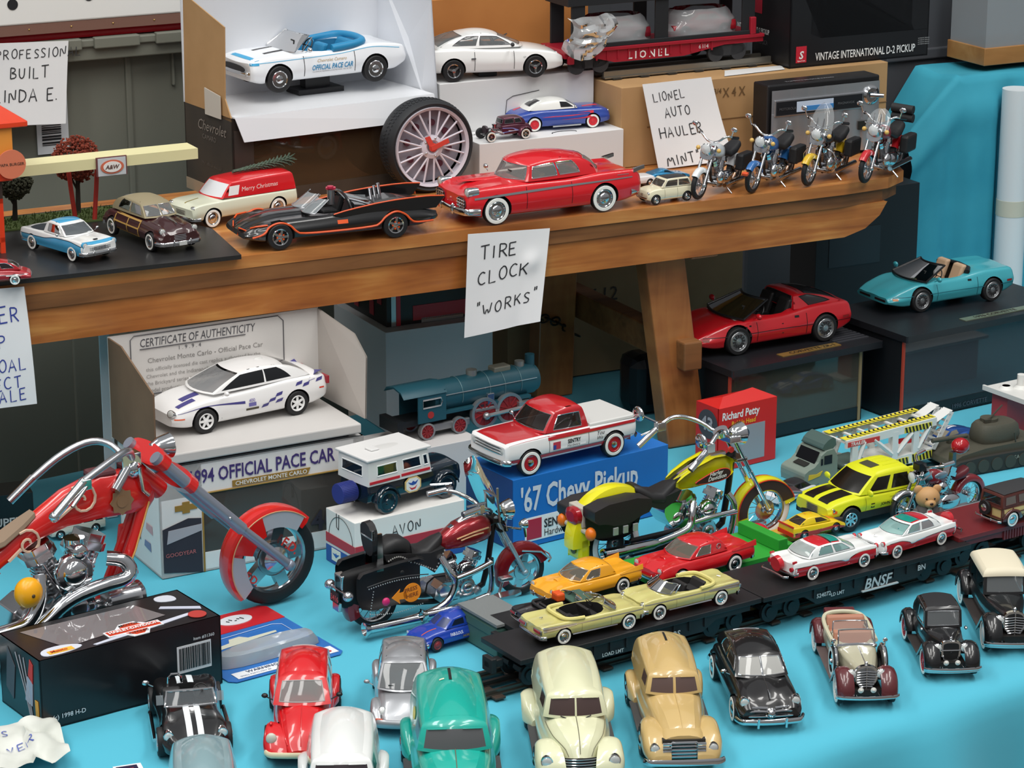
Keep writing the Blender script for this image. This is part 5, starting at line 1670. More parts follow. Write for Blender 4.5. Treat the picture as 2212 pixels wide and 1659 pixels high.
for sg in (1,-1):
 C.part('intake',MB().prism(chaikin([(-.27,-.10),(.22,-.10),(.27,.06),(-.20,.10)],1,True),0,.03,0,frame_m((2.50,sg * .42,.46),(-.35 * sg,1,0),(0,0,1))),mat('060607',.6))
 C.part('intake_trim',MB().tube([tuple(frame_m((2.535,sg * .42,.46),(-.35 * sg,1,0),(0,0,1)) @ Vector((x,y,0))) for x,y in ((-.27,-.10),(.22,-.10),(.27,.06),(-.20,.10))],.018,0,6,True),ORA)
 C.part('nose_trim',MB().tube([(2.0,sg * .86,.70),(2.3,sg * .80,.68),(2.42,sg * .66,.62)],.025,0,6),ORA)
C.wheels('mag',None,spokes=5)
b = MB()
for k in (0,1):
 for x in (1.675,-1.675):
  for i in range(5):
   a = 2 * PI * i / 5
   b.box(x - .02 + .10 * math.cos(a),x + .02 + .10 * math.cos(a),(.965 if k else -.975),(.975 if k else -.965),.34 + .10 * math.sin(a),.38 + .10 * math.sin(a))
C.part('wheel_accent',b,ORA)
C.band('door_emblem',-.28,.02,.56,.66,ORA,sides=(1,))
# ---- red and cream delivery wagon with a tree on its roof
C = Car('toy_wagon','red roofed delivery wagon with a miniature fir tree on top, behind the black show car','toy car',(-0.3061,2.8657,1.0347),-2.4375,0.02924,2.95,.35,.2,.9)
CRM = paint('d9dcc6')
C.body([(-2.4,.78),(-2.3,.92),(0,.96),(1.7,.93),(2.15,.88),(2.3,.76)],[(-2.4,.9),(0,.94),(1.8,.92),(2.2,.86),(2.3,.74)],[(-2.4,.9),(0,.98),(.9,1.0),(2.0,.90),(2.3,.74)],[(-2.4,.32),(2.3,.3)],CRM,ks=.93)
C.cabin((.95,.80,.98),(.45,.70,1.52),(-2.35,.82,.92),(-2.25,.72,1.54),'d2161f',.02,.02,(.2,.1),(.06,.05),.06,.03,.02,.10,None,(.14,.8),(.05,.95,.08,.86),None,glass('e4e6ea',.12),trim=None)
C.part('side_window',MB().grid(lambda u,v: (lerp(.70,.25,u) - .1 * v,.80 - .05 * v,lerp(1.06,1.40,v)),[0,1],[0,1]),mat('efeff0',.4))
C.text('Merry Christmas',-.65,1.18,.24,WHITE,1,.1)
b = MB()
for i in range(160):
 a = i / 160
 th = i * 2.4
 rr = .36 * (1 - a * .85) * rnd.uniform(.75,1.05)
 c0 = (-1.75 + a * 2.6 - .9,.0,1.86 - .12 * a)
 b.tube([c0,(c0[0] - .18,rr * math.cos(th),c0[2] + rr * .8 * math.sin(th))],[.07,.01],0,4)
C.part('fir_tree',b,noisy('3c4a3c','566556',30,.9))
C.part('tree_trunk',MB().tube([(-2.7,0,1.82),(-1.7,0,1.84)],.05),mat('5a4030'))
C.grille(2.3,.48,.66,.62,4).bumper(2.38,.38,.90,.07,.12,.25).lamp(2.24,.72,.76,.10).wheels('cap',True).stripe('hood_ornament',1.5,2.1,-.03,.03,mat('b8a24c',.3,.6))
# ================================================================ cars on the drive-in base
C = Car('toy_pickup','light blue and white car pickup with blue roof on the black drive-in base','toy car',(-0.4577,2.6927,1.0395),-0.7925,0.02341,3.0,.34,.2,.92)
SKY = paint('3f9ecb')
C.body([(-2.45,.80),(-2.3,.90),(0,.95),(1.7,.94),(2.2,.90),(2.35,.80)],[(-2.45,.86),(-2.2,.92),(0,.92),(1.6,.94),(2.15,.92),(2.35,.84)],[(-2.45,.86),(-1,.94),(.8,.98),(1.8,.95),(2.2,.86),(2.35,.76)],[(-2.45,.34),(2.35,.30)],'e6e7e6',ks=.92,valley=.02,open=(-2.25,-.55,.72,.55),inside='4d5156')
C.cabin((.85,.78,.96),(.25,.64,1.40),(-.75,.76,.94),(-.55,.64,1.42),'e6e7e6',.02,.02,(.22,.12),(.04,.04),.06,.03,.03,.10,((.16,.80),),(.14,.80),(.05,.95,.10,.84),(.1,.9,.14,.82),glass('70777c',.5),trim=True,top=SKY)
C.band('lower_paint',-2.40,2.30,.30,[(-2.40,.66),(-.6,.70),(.3,.82),(1.2,.84),(2.3,.72)],SKY,rows=5).band('side_trim',-2.40,2.30,[(-2.40,.66),(-.6,.70),(.3,.82),(1.2,.84),(2.3,.72)],[(-2.40,.69),(-.6,.73),(.3,.85),(1.2,.87),(2.3,.75)],mat('22384a',.4),off=.012)
C.stripe('nose_band',2.10,2.30,-.80,.80,SKY).grille(2.38,.54,.70,.60,3,cols=9).bumper(2.46,.42,.94,.085,.10,.25,guards=(.4,-.4)).bumper(-2.5,.44,.9,.07,.08,.2,sgn=-1)
C.lamp(2.30,.76,.80,.12,rim=SKY,depth=.14).wheels('cap',True).mirror(.75,.98,.90,both=True)
C.part('hood_emblem',MB().box(1.98,2.06,-.10,.10,.93,.965),mat('2c2c2e'))
C = Car('toy_wagon','dark maroon 1940s coupe with wood panelled doors and tan roof on the black drive-in base','toy car',(-0.379,2.7444,1.0395),-0.9552,0.02729,3.15,.36,.2,.92)
MAR = paint('3a1a1c')
C.body([(-2.5,.66),(-2.3,.84),(0,.94),(1.6,.93),(2.2,.86),(2.35,.72)],[(-2.5,.72),(-2.0,.96),(0,1.02),(1.3,.96),(2.1,.90),(2.35,.76)],[(-2.5,.74),(-1.8,1.02),(0,1.06),(.9,1.14),(1.8,1.08),(2.2,.92),(2.35,.74)],[(-2.5,.34),(2.35,.32)],MAR,ks=.84,rs=.16,valley=.05)
C.cabin((.85,.70,1.10),(.35,.60,1.56),(-1.85,.70,1.04),(-1.0,.58,1.58),mat('8f8468',.6),.02,.14,(.16,.10),(.12,.08),.08,.03,.03,.14,((.07,.40),(.46,.80)),(.14,.78),(.06,.94,.12,.80),(.2,.8,.2,.75),SMOKE,CLEAR,split=.05)
TANW = mat('b08a48',.5)
for x0,x1 in ((-1.35,-1.28),(-.30,-.23),(.62,.69)):
 C.band('wood_frame',x0,x1,.36,.98,TANW,n=3,rows=6,off=.014)
for z in (.36,.66,.94):
 C.band('wood_frame',-1.35,.69,z,z + .055,TANW,off=.014)
C.grille(2.36,.46,.70,.60,4,bow=.12).bumper(2.50,.38,.92,.085,.16,.28,guards=(.35,-.35)).bumper(-2.56,.42,.9,.08,.12,.25,sgn=-1).lamp(2.22,.68,.84,.115)
C.part('plate',MB().box(2.56,2.58,-.16,.16,.32,.46),mat('c9cbc8',.4)).wheels('cap',(mat('e4e3dc',.4),.235,.30)).part('hood_ornament',MB().tube([(1.3,0,1.14),(1.9,0,1.12),(2.1,0,1.06)],.025),CHROME)
C = Car('toy_coupe','glossy dark red 1950s car half out of frame on the black drive-in base','toy car',(-0.5139,2.568,1.0395),-2.9347,0.01513,2.9,.34,.2,.9)
C.body([(-2.5,.66),(-2.2,.84),(0,.94),(1.6,.92),(2.3,.80)],[(-2.5,.66),(-2.0,.86),(-.8,.98),(1.4,.94),(2.3,.80)],[(-2.5,.66),(-1.8,.92),(0,1.02),(1.6,.98),(2.3,.80)],[(-2.5,.36),(2.3,.3)],'a4101f',ks=.84,rs=.16)
C.cabin((.8,.72,1.0),(.2,.6,1.42),(-1.8,.68,.96),(-.8,.56,1.44),None,.02,.12,crown=.08,rr=.13)
C.band('side_trim',-2.3,2.0,.66,.70,CHROME,off=.014).bumper(-2.56,.50,.80,.08,.12,.25,sgn=-1).bumper(2.36,.4,.85,.08).wheels('cap',True)
C.band('white_flash',-1.9,-.9,[(-1.9,.60),(-.9,.60)],[(-1.9,.61),(-.9,.70)],WHITE,off=.01)
# ================================================================ boxed coupe and sports cars under the bench
C = Car('toy_coupe','white coupe with purple checkered flag graphics on the grey tray of the 1994 carton','toy car',(-0.2874,2.6633,0.8711),-2.5276,0.03955,2.73,.33,.22,.90)
C.body([(-2.35,.70),(-2.2,.84),(-1.2,.92),(0,.91),(1.4,.90),(2.0,.78),(2.25,.58)],[(-2.35,.84),(-2.2,.97),(-1.2,.98),(0,.90),(1.3,.84),(1.95,.72),(2.25,.56)],[(-2.35,.86),(-2.1,1.04),(-1.3,1.04),(.7,.98),(1.4,.88),(1.95,.72),(2.25,.56)],[(-2.35,.36),(-1.8,.22),(1.8,.2),(2.25,.26)],'ecebea',ks=.9,sq=.45)
C.cabin((1.05,.76,.96),(.10,.58,1.36),(-1.85,.72,1.0),(-1.0,.58,1.36),None,.02,.06,(.26,.12),(.12,.08),.05,.03,.03,.10,((.05,.52),(.54,.82)),(.10,.84),(.05,.95,.06,.90),(.08,.92,.12,.86),mat('131417',.12,0,.3),glass('9a9c9e',.55),trim=None)
PUP = mat('433f80',.4)
b = MB()
for r_ in range(5):
 for q in range(9):
  if (r_ + q) % 2: continue
  for sg in (1,-1):
   x0 = -.35 - q * .21
   z0 = .40 + r_ * .085 + (q * .030)
   pts = [(x0 + .08,z0),(x0 - .12,z0 + .03),(x0 - .06 - .10,z0 + .115),(x0 + .02,z0 + .085)]
   if z0 < .34 + q * .055 or z0 > .56 + q * .055: continue
   if abs(x0 + 1.365) < .44 and z0 < .70: continue
   b.add([(x,sg * (C.side_y(x,z) + .008),z) for x,z in pts],[(0,1,2,3)])
C.part('checker_decal',b,PUP)
C.band('swoosh_decal',.2,2.1,[(.2,.60),(1.3,.70),(2.1,.60)],[(.2,.67),(1.3,.72),(2.1,.61)],PUP)
C.stripe('hood_checker',1.25,1.75,.1,.34,PUP).stripe('hood_checker',1.5,2.0,.40,.60,PUP)
C.band('door_emblem',-.20,.18,.40,.46,mat('4a4330',.4),sides=(1,)).band('door_emblem',-.12,.10,.50,.60,mat('6b66a6',.4),sides=(1,))
C.text('400',.0,.62,.12,mat('8a80b0',.4),1,0,.02)
C.band('side_marker',1.95,2.2,.46,.49,mat('e05a2a',.4)).band('side_marker',-2.2,-2.05,.62,.66,mat('d8402a',.4)).lamp(2.22,.58,.60,.09,ry=1.6,tilt=.5)
C.band('door_line',.88,.90,.32,.88,mat('8a8a88'),n=2).mirror(.85,.92,.86,C.color,True)
C.part('tail_lamp',MB().box(-2.38,-2.30,.50,.84,.70,.90).box(-2.38,-2.30,-.84,-.50,.70,.90),mat('9c2430',.3))
C.part('roof_lamp',MB().ball((-.7,0,1.42),(.16,.05,.07)),mat('d5d5d2',.4)).wheels('mag',None,mat('e9e9e8',.35),spokes=6)
def sports(label,place,col,targa,plate):
 C = Car('toy_sports_car',label,'toy car',*place,2.44,.33,.24,.92)
 C.body([(-2.05,.72),(-1.95,.86),(-1.2,.93),(0,.88),(1.2,.92),(1.9,.82),(2.25,.62)],[(-2.05,.74),(-1.9,.88),(-1.1,.90),(0,.76),(1.2,.76),(1.9,.60),(2.25,.46)],[(-2.05,.76),(-1.85,.92),(-1.0,.94),(.6,.82),(1.3,.74),(1.9,.60),(2.25,.46)],[(-2.05,.36),(-1.6,.20),(1.7,.18),(2.25,.28)],col,ks=.88,rs=.08,valley=.015,open=(-.72 if not targa else -.55,.62,.66,.32),inside='2a2626' if targa else '4b4138',sq=.5)
 fr = mat('17181a',.35)
 C.screen(1.02,.80,.78,.22,1.13,.54,.22,glass('c9c4b8',.7) if not targa else glass('60645f',.6),fr,.03)
 C.seats((-.30,),'c9a98a' if not targa else '1d1c1d',w=.44,zf=.36,h=.5,back=.2).steering(.34,.82)
 if targa:
  C.cabin((-.42,.72,.84),(-.50,.56,1.13),(-1.75,.70,.90),(-.78,.54,1.13),None,0,.05,(.04,.03),(.10,.05),.04,.01,.02,.06,((.34,.86),),(.14,.84),(.06,.94,.08,.90),(.06,.94,.10,.92),glass('2c3032',.5),trim=fr,trim_r=.014)
  C.band('side_vent',.84,.90,.40,.66,BLACK).band('side_vent',.96,1.0,.44,.64,BLACK).band('side_vent',-.06,-.01,.36,.60,mat('3a0a0c'))
  C.stripe('tape_strip',1.05,1.16,-.62,.62,glass('e0dcd2',.45))
 else:
  C.part('tonneau',MB().tube([(-.45,.68,.90),(-.62,.5,.95),(-.66,0,.97),(-.62,-.5,.95),(-.45,-.68,.90)],.06,0,8,flat=1.4),fr)
 C.band('side_moulding',-1.95,2.1,.47,.485,mat('2a0c0c' if targa else '1f6674',.5)).seam([.68,-.70],.26,.76,mat('3a0808' if targa else '1a5560',.6))
 C.band('side_marker',1.98,2.12,.40,.45,mat('7a2a18' if targa else 'c07a48',.4)).band('side_marker',-1.9,-1.72,.52,.58,mat('8a1a1a',.4))
 C.part('nose_slot',MB().box(2.20,2.262,.10,.60,.33,.40).box(2.20,2.262,-.60,-.10,.33,.40),mat('26181a',.5),bevel=.02)
 C.band('door_handle',-.50,-.38,.68,.73,BLACK).mirror(.78,.80,.84,C.color,True,.10)
 C.wheels('disc',None,mat('a9abad',.3,.85),spokes=12,rr=.74)
 return C
sports('red targa sports car with open roof panel on the left black display carton',((0.2962,3.073,0.8365),-2.6438,0.05012),'c01420',True,1)
sports('turquoise open sports car with beige seats on the right black display carton',((0.5258,3.2045,0.8498),-2.643,0.04397),'3ea7b4',False,1)
# ================================================================ red and white pickup on the blue carton
C = Car('toy_pickup_truck','red and white pickup with covered bed standing on the blue carton','toy truck',(0.044,2.6866,0.8174),-2.5327,0.03654,2.95,.38,.22,.95)
C.body([(-2.3,.90),(0,.97),(1.6,.96),(2.2,.93),(2.3,.86)],[(-2.3,1.04),(0,1.06),(2.2,1.02),(2.3,.94)],[(-2.3,1.05),(.9,1.10),(1.8,1.08),(2.2,1.0),(2.3,.92)],[(-2.3,.46),(-1.8,.38),(2.0,.36),(2.3,.42)],'eeeeee',ks=.95,rs=.06,gap=1.13)
RDP = paint('b7141f')
C.stripe('hood_paint',.78,2.20,-.90,.90,RDP,off=.010,k=8)
C.cabin((.88,.80,1.10),(.42,.68,1.66),(-.62,.82,1.06),(-.45,.70,1.68),RDP,.02,.02,(.20,.12),(.05,.04),.06,.03,.03,.12,((.16,.84),),(.10,.74),(.05,.95,.10,.80),(.08,.92,.2,.78),glass('2b2624',.35),trim=True)
C.part('bed_cover',MB().loft([[(x,y,z) for y,z in ((-.88,1.05),(.88,1.05),(.86,1.14),(-.86,1.14))] for x in (-2.28,-.64)]),mat('cfcfcc',.4),bevel=.03)
C.band('upper_paint',-2.28,-.62,.92,1.0,RDP,rows=2).band('upper_paint',-.62,.86,.92,1.04,RDP,rows=2).band('lower_paint',-2.1,2.2,.40,.55,RDP,rows=2).band('side_trim',-2.28,2.24,.555,.575,SATIN,off=.012).band('side_trim',-2.28,.8,.905,.918,SATIN,off=.012)
C.band('sign_plate',-.46,.72,.605,.86,mat('f4f4f4',.4),sides=(1,),off=.010).band('emblem_plate',.44,.70,.62,.84,mat('c23a4c',.4),sides=(1,),off=.014).band('emblem_plate',.60,.70,.62,.76,mat('3a4ea0',.4),sides=(1,),off=.017)
C.text('SENTRY',-.04,.73,.16,mat('18181a'),1,0,.03,sx=.8).text('Hardware',-.02,.62,.11,mat('3a3a3c'),1)
C.text('You',-.98,.78,.17,mat('18181a'),1,.4).text('We Can!',-1.12,.64,.15,mat('18181a'),1,.4)
C.seam([.82,-.56],.45,1.02,mat('5a5a5a'))
C.grille(2.30,.66,.92,.76,3,bow=.03,m=CHROME,r=.03).bumper(2.42,.50,.98,.085,.08,.16).lamp(2.28,.70,.80,.10).bumper(-2.38,.52,.94,.06,.04,.1,sgn=-1)
C.wheels('dish',(mat('efefe9',.4),.24,.33),mat('b21c28',.35),CHROME,rr=.6).mirror(.8,1.16,.86,both=-1)
# ================================================================ mail van bottle
C = Car('mail_van_bottle','dark glass jeep shaped bottle with white cab and red stripe on the marked carton','toy truck',(-0.1136,2.6137,0.7969),0.6863,0.03442,2.2,.38,.26,.80)
DG = mat('10202c',.12,0,.6)
C.body([(-1.75,.72),(0,.74),(.6,.72),(1.75,.60)],[(-1.75,.98),(.5,.98),(.62,1.0),(1.5,1.0),(1.75,.9)],[(-1.75,1.0),(.5,1.0),(.62,1.12),(1.5,1.10),(1.75,.95)],.40,DG,ks=.92,rs=.1,sq=.3,wells=False)
C.cabin((.55,.76,.96),(.42,.72,1.74),(-1.78,.76,.96),(-1.76,.74,1.74),'e2e2e0',0,0,(.04,.04),(.03,.03),.05,.0,.01,.06,((.03,.10),(.15,.44),(.54,.86)),(.34,.74),(.08,.92,.36,.76),(.14,.82,.34,.74),glass('16283a',.35),trim=mat('f0f0ee',.4),trim_r=.022)
C.part('roof_slab',MB().box(-1.84,.52,-.80,.80,1.72,1.80).box(-1.25,-.95,-.20,.12,1.80,1.86),mat('d9d9d8',.4),bevel=.03)
for sg in (1,-1):
 C.part('red_stripe',MB().box(-1.74,-.64,sg * .775 - .006,sg * .775 + .006,1.02,1.10).box(-.58,.48,sg * .775 - .006,sg * .775 + .006,1.04,1.12),mat('c5202e',.4))
C.part('emblem_plate',MB().prism(chaikin([(-.30,-.24),(.30,-.24),(.30,.24),(-.30,.24)],1,True),0,.02,0,frame_m((-.15,-.745,.70),(1,0,0),(0,0,1))),mat('d8b878',.4))
C.part('emblem_field',MB().prism(chaikin([(-.25,-.20),(.25,-.20),(.25,.20),(-.25,.20)],1,True),0,.026,0,frame_m((-.15,-.745,.70),(1,0,0),(0,0,1))),mat('e8e8e4',.4))
C.part('eagle_emblem',MB().prism([(-.19,.10),(-.06,.06),(0,.12),(.07,.07),(.20,.13),(.10,.0),(-.02,-.02),(-.12,.02)],0,.030,0,frame_m((-.15,-.745,.70),(1,0,0),(0,0,1))),mat('2a4fa0',.4))
C.part('eagle_emblem',MB().prism([(-.16,-.04),(-.05,-.10),(.06,-.09),(.15,-.02),(.08,-.14),(-.06,-.16)],0,.030,0,frame_m((-.15,-.745,.70),(1,0,0),(0,0,1))),mat('c03040',.4))
b = MB().cyl(.30,-.55,0,0,'x',TR(-1.80,0,.68),30)
for i in range(40):
 a = 2 * PI * i / 40
 b.box(-2.33,-1.84,-.012,.012,.295,.312,0,TR(0,0,.68) @ RX(a))
C.part('bottle_cap',b,mat('2f3a86',.5))
for x,dz in ((1.1,0),(-1.1,0)):
 for sg in (1,-1):
  C.part('wheel',MB().lathe([(0,-.10),(.34,-.10),(.38,-.06),(.38,.08),(.34,.12),(.26,.12),(.24,.09),(.10,.10),(.08,.13),(0,.13)],32,0,'y',TR(x,sg * .70,.38) @ (I4() if sg > 0 else RZ(PI))),DG)
 C.wing(x,.46,.1,PI - .1,.5,.84,'fender',DG,.04,.05,cz=.38)
# ================================================================ yellow crew-cab pickup and race car
C = Car('toy_pickup_truck','yellow crew cab pickup with black hood stripes and black windows','toy truck',(0.3842,2.7223,0.7405),-2.5813,0.03142,3.2,.42,.26,1.0)
YEL = mat('d9dc22',.38)
C.body([(-2.7,.94),(0,1.0),(1.5,1.0),(2.3,.94),(2.5,.80)],[(-2.7,1.10),(0,1.10),(1.2,1.12),(2.2,1.04),(2.5,.92)],[(-2.7,1.1),(.6,1.18),(1.4,1.20),(2.2,1.10),(2.5,.92)],[(-2.7,.56),(2.2,.50),(2.5,.55)],YEL,ks=.93,rs=.10,open=(-2.6,-1.25,.82,.75),inside='c4c71e',gap=1.2)
C.cabin((1.15,.86,1.16),(.35,.72,1.76),(-1.25,.88,1.10),(-1.05,.74,1.78),None,.02,.02,(.26,.14),(.05,.04),.06,.03,.04,.14,((.13,.46),(.54,.90)),(.10,.76),(.05,.95,.08,.84),(.1,.9,.2,.76),mat('17140f',.2),trim=None)
R_ = C.cab['roof']
C.part('sunroof',MB().grid(lambda u,v: R_(lerp(.06,.34,u),lerp(.25,.75,v)) + Vector((0,0,.012)),[i / 6 for i in range(7)],[i / 6 for i in range(7)]),mat('4a4a38',.4))
for k in range(4):
 C.part('roof_rib',MB().tube([tuple(R_(u / 10,.2 + .2 * k) + Vector((0,0,.004))) for u in range(4,10)],.02,0,6),YEL)
for y0,y1 in ((.12,.62),(-.62,-.12)):
 C.stripe('hood_stripe',1.28,2.36,y0,y1,mat('17140f',.3),off=.008)
C.part('lower_body',MB().box(-2.7,2.45,-.95,.95,.36,.60),mat('1b1b1c',.6),bevel=.05)
C.grille(2.50,.62,.88,.82,5,m=mat('77776a',.35,.6),bow=.16,r=.03).bumper(2.50,.50,1.0,.13,.20,.3,mat('1d1d1f',.5),name='bumper').lamp(2.33,.84,.82,.10,m=mat('d8a83a',.3)).band('turn_signal',2.18,2.36,.74,.84,mat('d9601c',.35))
C.text('JOHN DEERE',-.12,.70,.15,mat('2a2c14'),1,.1,.02).band('deer_emblem',.58,.74,.68,.84,mat('2a2c14'),sides=(1,)).band('deer_emblem',.61,.71,.72,.80,YEL,sides=(1,),off=.012)
C.seam([.95,-.35,-1.15],.62,1.08,mat('8e9018')).mirror(.98,1.20,.98,YEL,True,.16).band('door_handle',-.25,-.08,.96,1.0,YEL,off=.03)
C.wheels('mag',None,mat('c9d2d8',.2,.9),spokes=7,rr=.62)
C = Car('toy_race_car','yellow and red stock car numbered 10 on the yellow ramp beside the yellow pickup','toy car',(0.3144,2.645,0.7485),0.5633,0.01518,2.75,.35,.26,.92)
RY_ = paint('e9c51c')
C.body([(-2.3,.80),(-2.1,.92),(0,.95),(1.5,.93),(2.3,.70)],[(-2.3,.98),(-1.3,.94),(0,.88),(1.4,.84),(2.3,.50)],[(-2.3,1.0),(-1.3,1.0),(.6,.96),(1.4,.88),(2.3,.50)],[(-2.3,.30),(2.3,.22)],RY_,ks=.92,rs=.08)
C.cabin((1.0,.76,.94),(.15,.60,1.36),(-1.65,.74,.98),(-.85,.58,1.36),None,.02,.03,(.2,.1),(.08,.05),.05,.03,.02,.08,((.07,.48),),(.12,.82),(.06,.94,.1,.86),(.06,.94,.1,.88),glass('33333a',.45),trim=None)
C.band('lower_paint',-2.28,2.2,.26,[(-2.28,.62),(0,.56),(1.2,.60),(2.2,.36)],mat('cf2416',.35),rows=4).text('10',-.1,.34,.36,mat('b8342c',.4),-1,.1,.03).text('10',-.1,.34,.36,mat('b8342c',.4),1,.1,.03)
R_ = C.cab['roof']
b = MB().add([R_(u,v) + Vector((0,0,.012)) for u,v in ((.2,.25),(.2,.45),(.8,.45),(.8,.25))],[(0,1,2,3)])
C.part('roof_decal',b,mat('d8842a',.4)).stripe('hood_decal',1.2,1.9,-.3,.3,mat('d8702a',.4))
C.part('spoiler',MB().box(-2.34,-2.28,-.86,.86,.98,1.10),mat('d8351f',.4)).part('rear_bumper',MB().box(-2.36,-2.28,-.84,.84,.32,.62),mat('cf2416',.35),bevel=.02)
C.band('rear_marker',-2.2,-1.95,.52,.60,mat('2a2a1a')).wheels('cap',None,mat('b4b6ba',.3,.9),rr=.5)
# ================================================================ red and white crown-roof pair, the two yellow open cars
def crown(label,place,side,spare):
 C = Car('toy_hardtop',label,'toy car',*place,2.93,.34,.2,.94)
 RW = paint('c8202c')
 C.body([(-2.5,.84),(-2.3,.92),(0,.96),(1.6,.95),(2.2,.92),(2.3,.84)],[(-2.5,.94),(-2.3,.96),(-1.0,.92),(.6,.93),(1.8,.95),(2.2,.92),(2.3,.84)],[(-2.5,.90),(-1.0,.95),(.8,1.0),(1.8,.98),(2.3,.78)],[(-2.5,.34),(2.3,.30)],'eef0ee',ks=.92,valley=.03,open=(-1.05,.65,.70,.4),inside='8fc4c0')
 C.cabin((1.0,.80,.97),(.30,.66,1.36),(-1.55,.78,.95),(-.95,.62,1.36),'eef0ee',.02,.08,(.30,.16),(.20,.10),.05,.04,.03,.08,((.08,.42),(.48,.82)),(.12,.84),(.03,.97,.06,.90),(.05,.95,.10,.88),glass('a9d6d2',.55),trim=True,top=RW,glr=glass('c2cac8',.45))
 R_ = C.cab['roof']
 C.part('green_roof_panel',MB().grid(lambda u,v: R_(lerp(.02,.42,u),lerp(.07,.93,v)) + Vector((0,0,.012)),[i / 6 for i in range(7)],[i / 8 for i in range(9)]),mat('1d8f80',.12,0,.4))
 C.part('roof_band',MB().tube([tuple(R_(.44,v / 10) + Vector((0,0,.012))) for v in range(11)],.035,0,6),CHROME)
 lo = [(-2.45,.72),(-1.2,.70),(.2,.60),(.45,.52),(.7,.66),(1.3,.80),(2.25,.78)]
 C.band('lower_paint',-2.45,2.25,.30,lo,RW,rows=5).band('side_trim',-2.45,2.25,[(x,z - .012) for x,z in lo],[(x,z + .02) for x,z in lo],CHROME,off=.013)
 C.seats((.0,),'7fc8c4',zf=.42,h=.45,bench=True).seats((-.95,),'7fc8c4',zf=.42,h=.4,bench=True).steering(.42,1.0,m=mat('2d8f94',.4))
 C.grille(2.32,.48,.70,.62,4,cols=6).bumper(2.42,.40,.94,.075,.10,.24,guards=(.4,-.4)).bumper(-2.56,.42,.9,.07,.08,.22,sgn=-1).lamp(2.28,.76,.82,.11,rim=RW)
 if spare:
  C.part('spare_wheel_cover',MB().cyl(.34,-.12,.12,0,'x',TR(-2.74,0,.78) @ RY(-.12),28),RW,bevel=.04).bumper(-2.95,.40,.88,.06,-.06,.2,sgn=-1,name='bumper')
 for sg in (1,-1):
  C.part('tail_lamp',MB().cyl(.10,-.10,.06,0,'x',TR(-2.5,sg * .76,.66),18),mat('a81c28',.25))
  C.part('fin_tip',MB().box(-2.52,-2.30,sg * .80 - .03,sg * .80 + .03,.92,1.02),RW)
 C.part('hood_emblem',MB().tube([(1.95,.1,.99),(2.05,0,1.0),(1.95,-.1,.99)],.02,0,6),CHROME)
 return C.wheels('cap',True)
ZF = .788
crown('red and white hardtop with spare wheel seen from behind on the front black flat wagon',((0.306,2.4556,0.7817),0.5748,0.02193),-1,True)
crown('red and white hardtop facing left at the far end of the front black flat wagon',((0.3922,2.5148,0.7817),-2.49,0.02128),1,True)
def opencar(label,place,col='c9c27a'):
 C = Car('toy_convertible',label,'toy car',*place,3.1,.33,.2,.95)
 C.body([(-2.55,.86),(-2.3,.94),(0,.97),(1.6,.96),(2.3,.90)],[(-2.55,.86),(-2.3,.92),(-1,.90),(.6,.90),(1.8,.92),(2.3,.84)],[(-2.55,.82),(-1,.92),(.8,.98),(1.8,.94),(2.3,.80)],[(-2.55,.34),(2.3,.30)],col,ks=.92,valley=.03,open=(-1.15,.72,.76,.4),inside='1c1b1b')
 C.part('padded_rim',MB().tube([(-.55,.86,.94),(-1.15,.84,.96),(-1.42,.6,.98),(-1.45,0,.98),(-1.42,-.6,.98),(-1.15,-.84,.96),(-.55,-.86,.94)],.085,0,8,smooth_path=2),mat('d8ce80' if col == 'c9c27a' else '2a2a2c',.45))
 C.seats((.0,),'222122',zf=.42,h=.44,bench=True).seats((-.95,),'222122',zf=.40,h=.38,bench=True).steering(.42,.98)
 C.screen(.95,.97,.82,.48,1.28,.68,.34,glass('5a5e60',.6),CHROME,.025,wing=.25)
 C.band('side_trim',-1.2,2.25,.74,.775,CHROME,off=.014).band('side_spear',-2.50,-.95,[(-2.5,.66),(-.95,.72)],[(-2.5,.86),(-.95,.80)],mat('d2d2cc',.2,.9),off=.016,rows=3).band('side_spear',-2.50,-1.0,[(-2.5,.74),(-1.0,.755)],[(-2.5,.78),(-1.0,.765)],mat('8d7a60',.3,.5),off=.022).band('sill_trim',-1.1,1.1,.31,.35,CHROME,off=.012).seam([.70,-.70],.36,.72,mat('8a8450'))
 C.bumper(2.42,.46,.95,.10,.10,.2,guards=(.4,-.4)).bumper(-2.62,.40,.93,.09,.06,.2,sgn=-1).lamp(2.28,.72,.72,.12)
 b = MB()
 for sg in (1,-1):
  b.box(-2.64,-2.54,sg * .36 - .2,sg * .36 + .42 * (sg > 0) + .0,.58,.72) if False else b.box(-2.62,-2.52,min(sg * .28,sg * .88),max(sg * .28,sg * .88),.56,.74)
 C.part('tail_panel',b,CHROME,bevel=.03)
 b = MB()
 for sg in (1,-1):
  b.box(-2.645,-2.60,min(sg * .38,sg * .80),max(sg * .38,sg * .80),.60,.70)
 C.part('tail_lamp',b,mat('a0343a',.25)).part('trunk_emblem',MB().tube([(-2.1,.08,.905),(-2.0,0,.93),(-2.1,-.08,.905)],.02,0,6),CHROME)
 return C.wheels('cap',True)
opencar('pale yellow open car seen from behind at the near end of the long flat wagon',((0.0668,2.297,0.7817),0.5308,0.02255))
opencar('pale yellow open car facing left at the far end of the long flat wagon',((0.1557,2.3557,0.7817),-2.5879,0.02272))
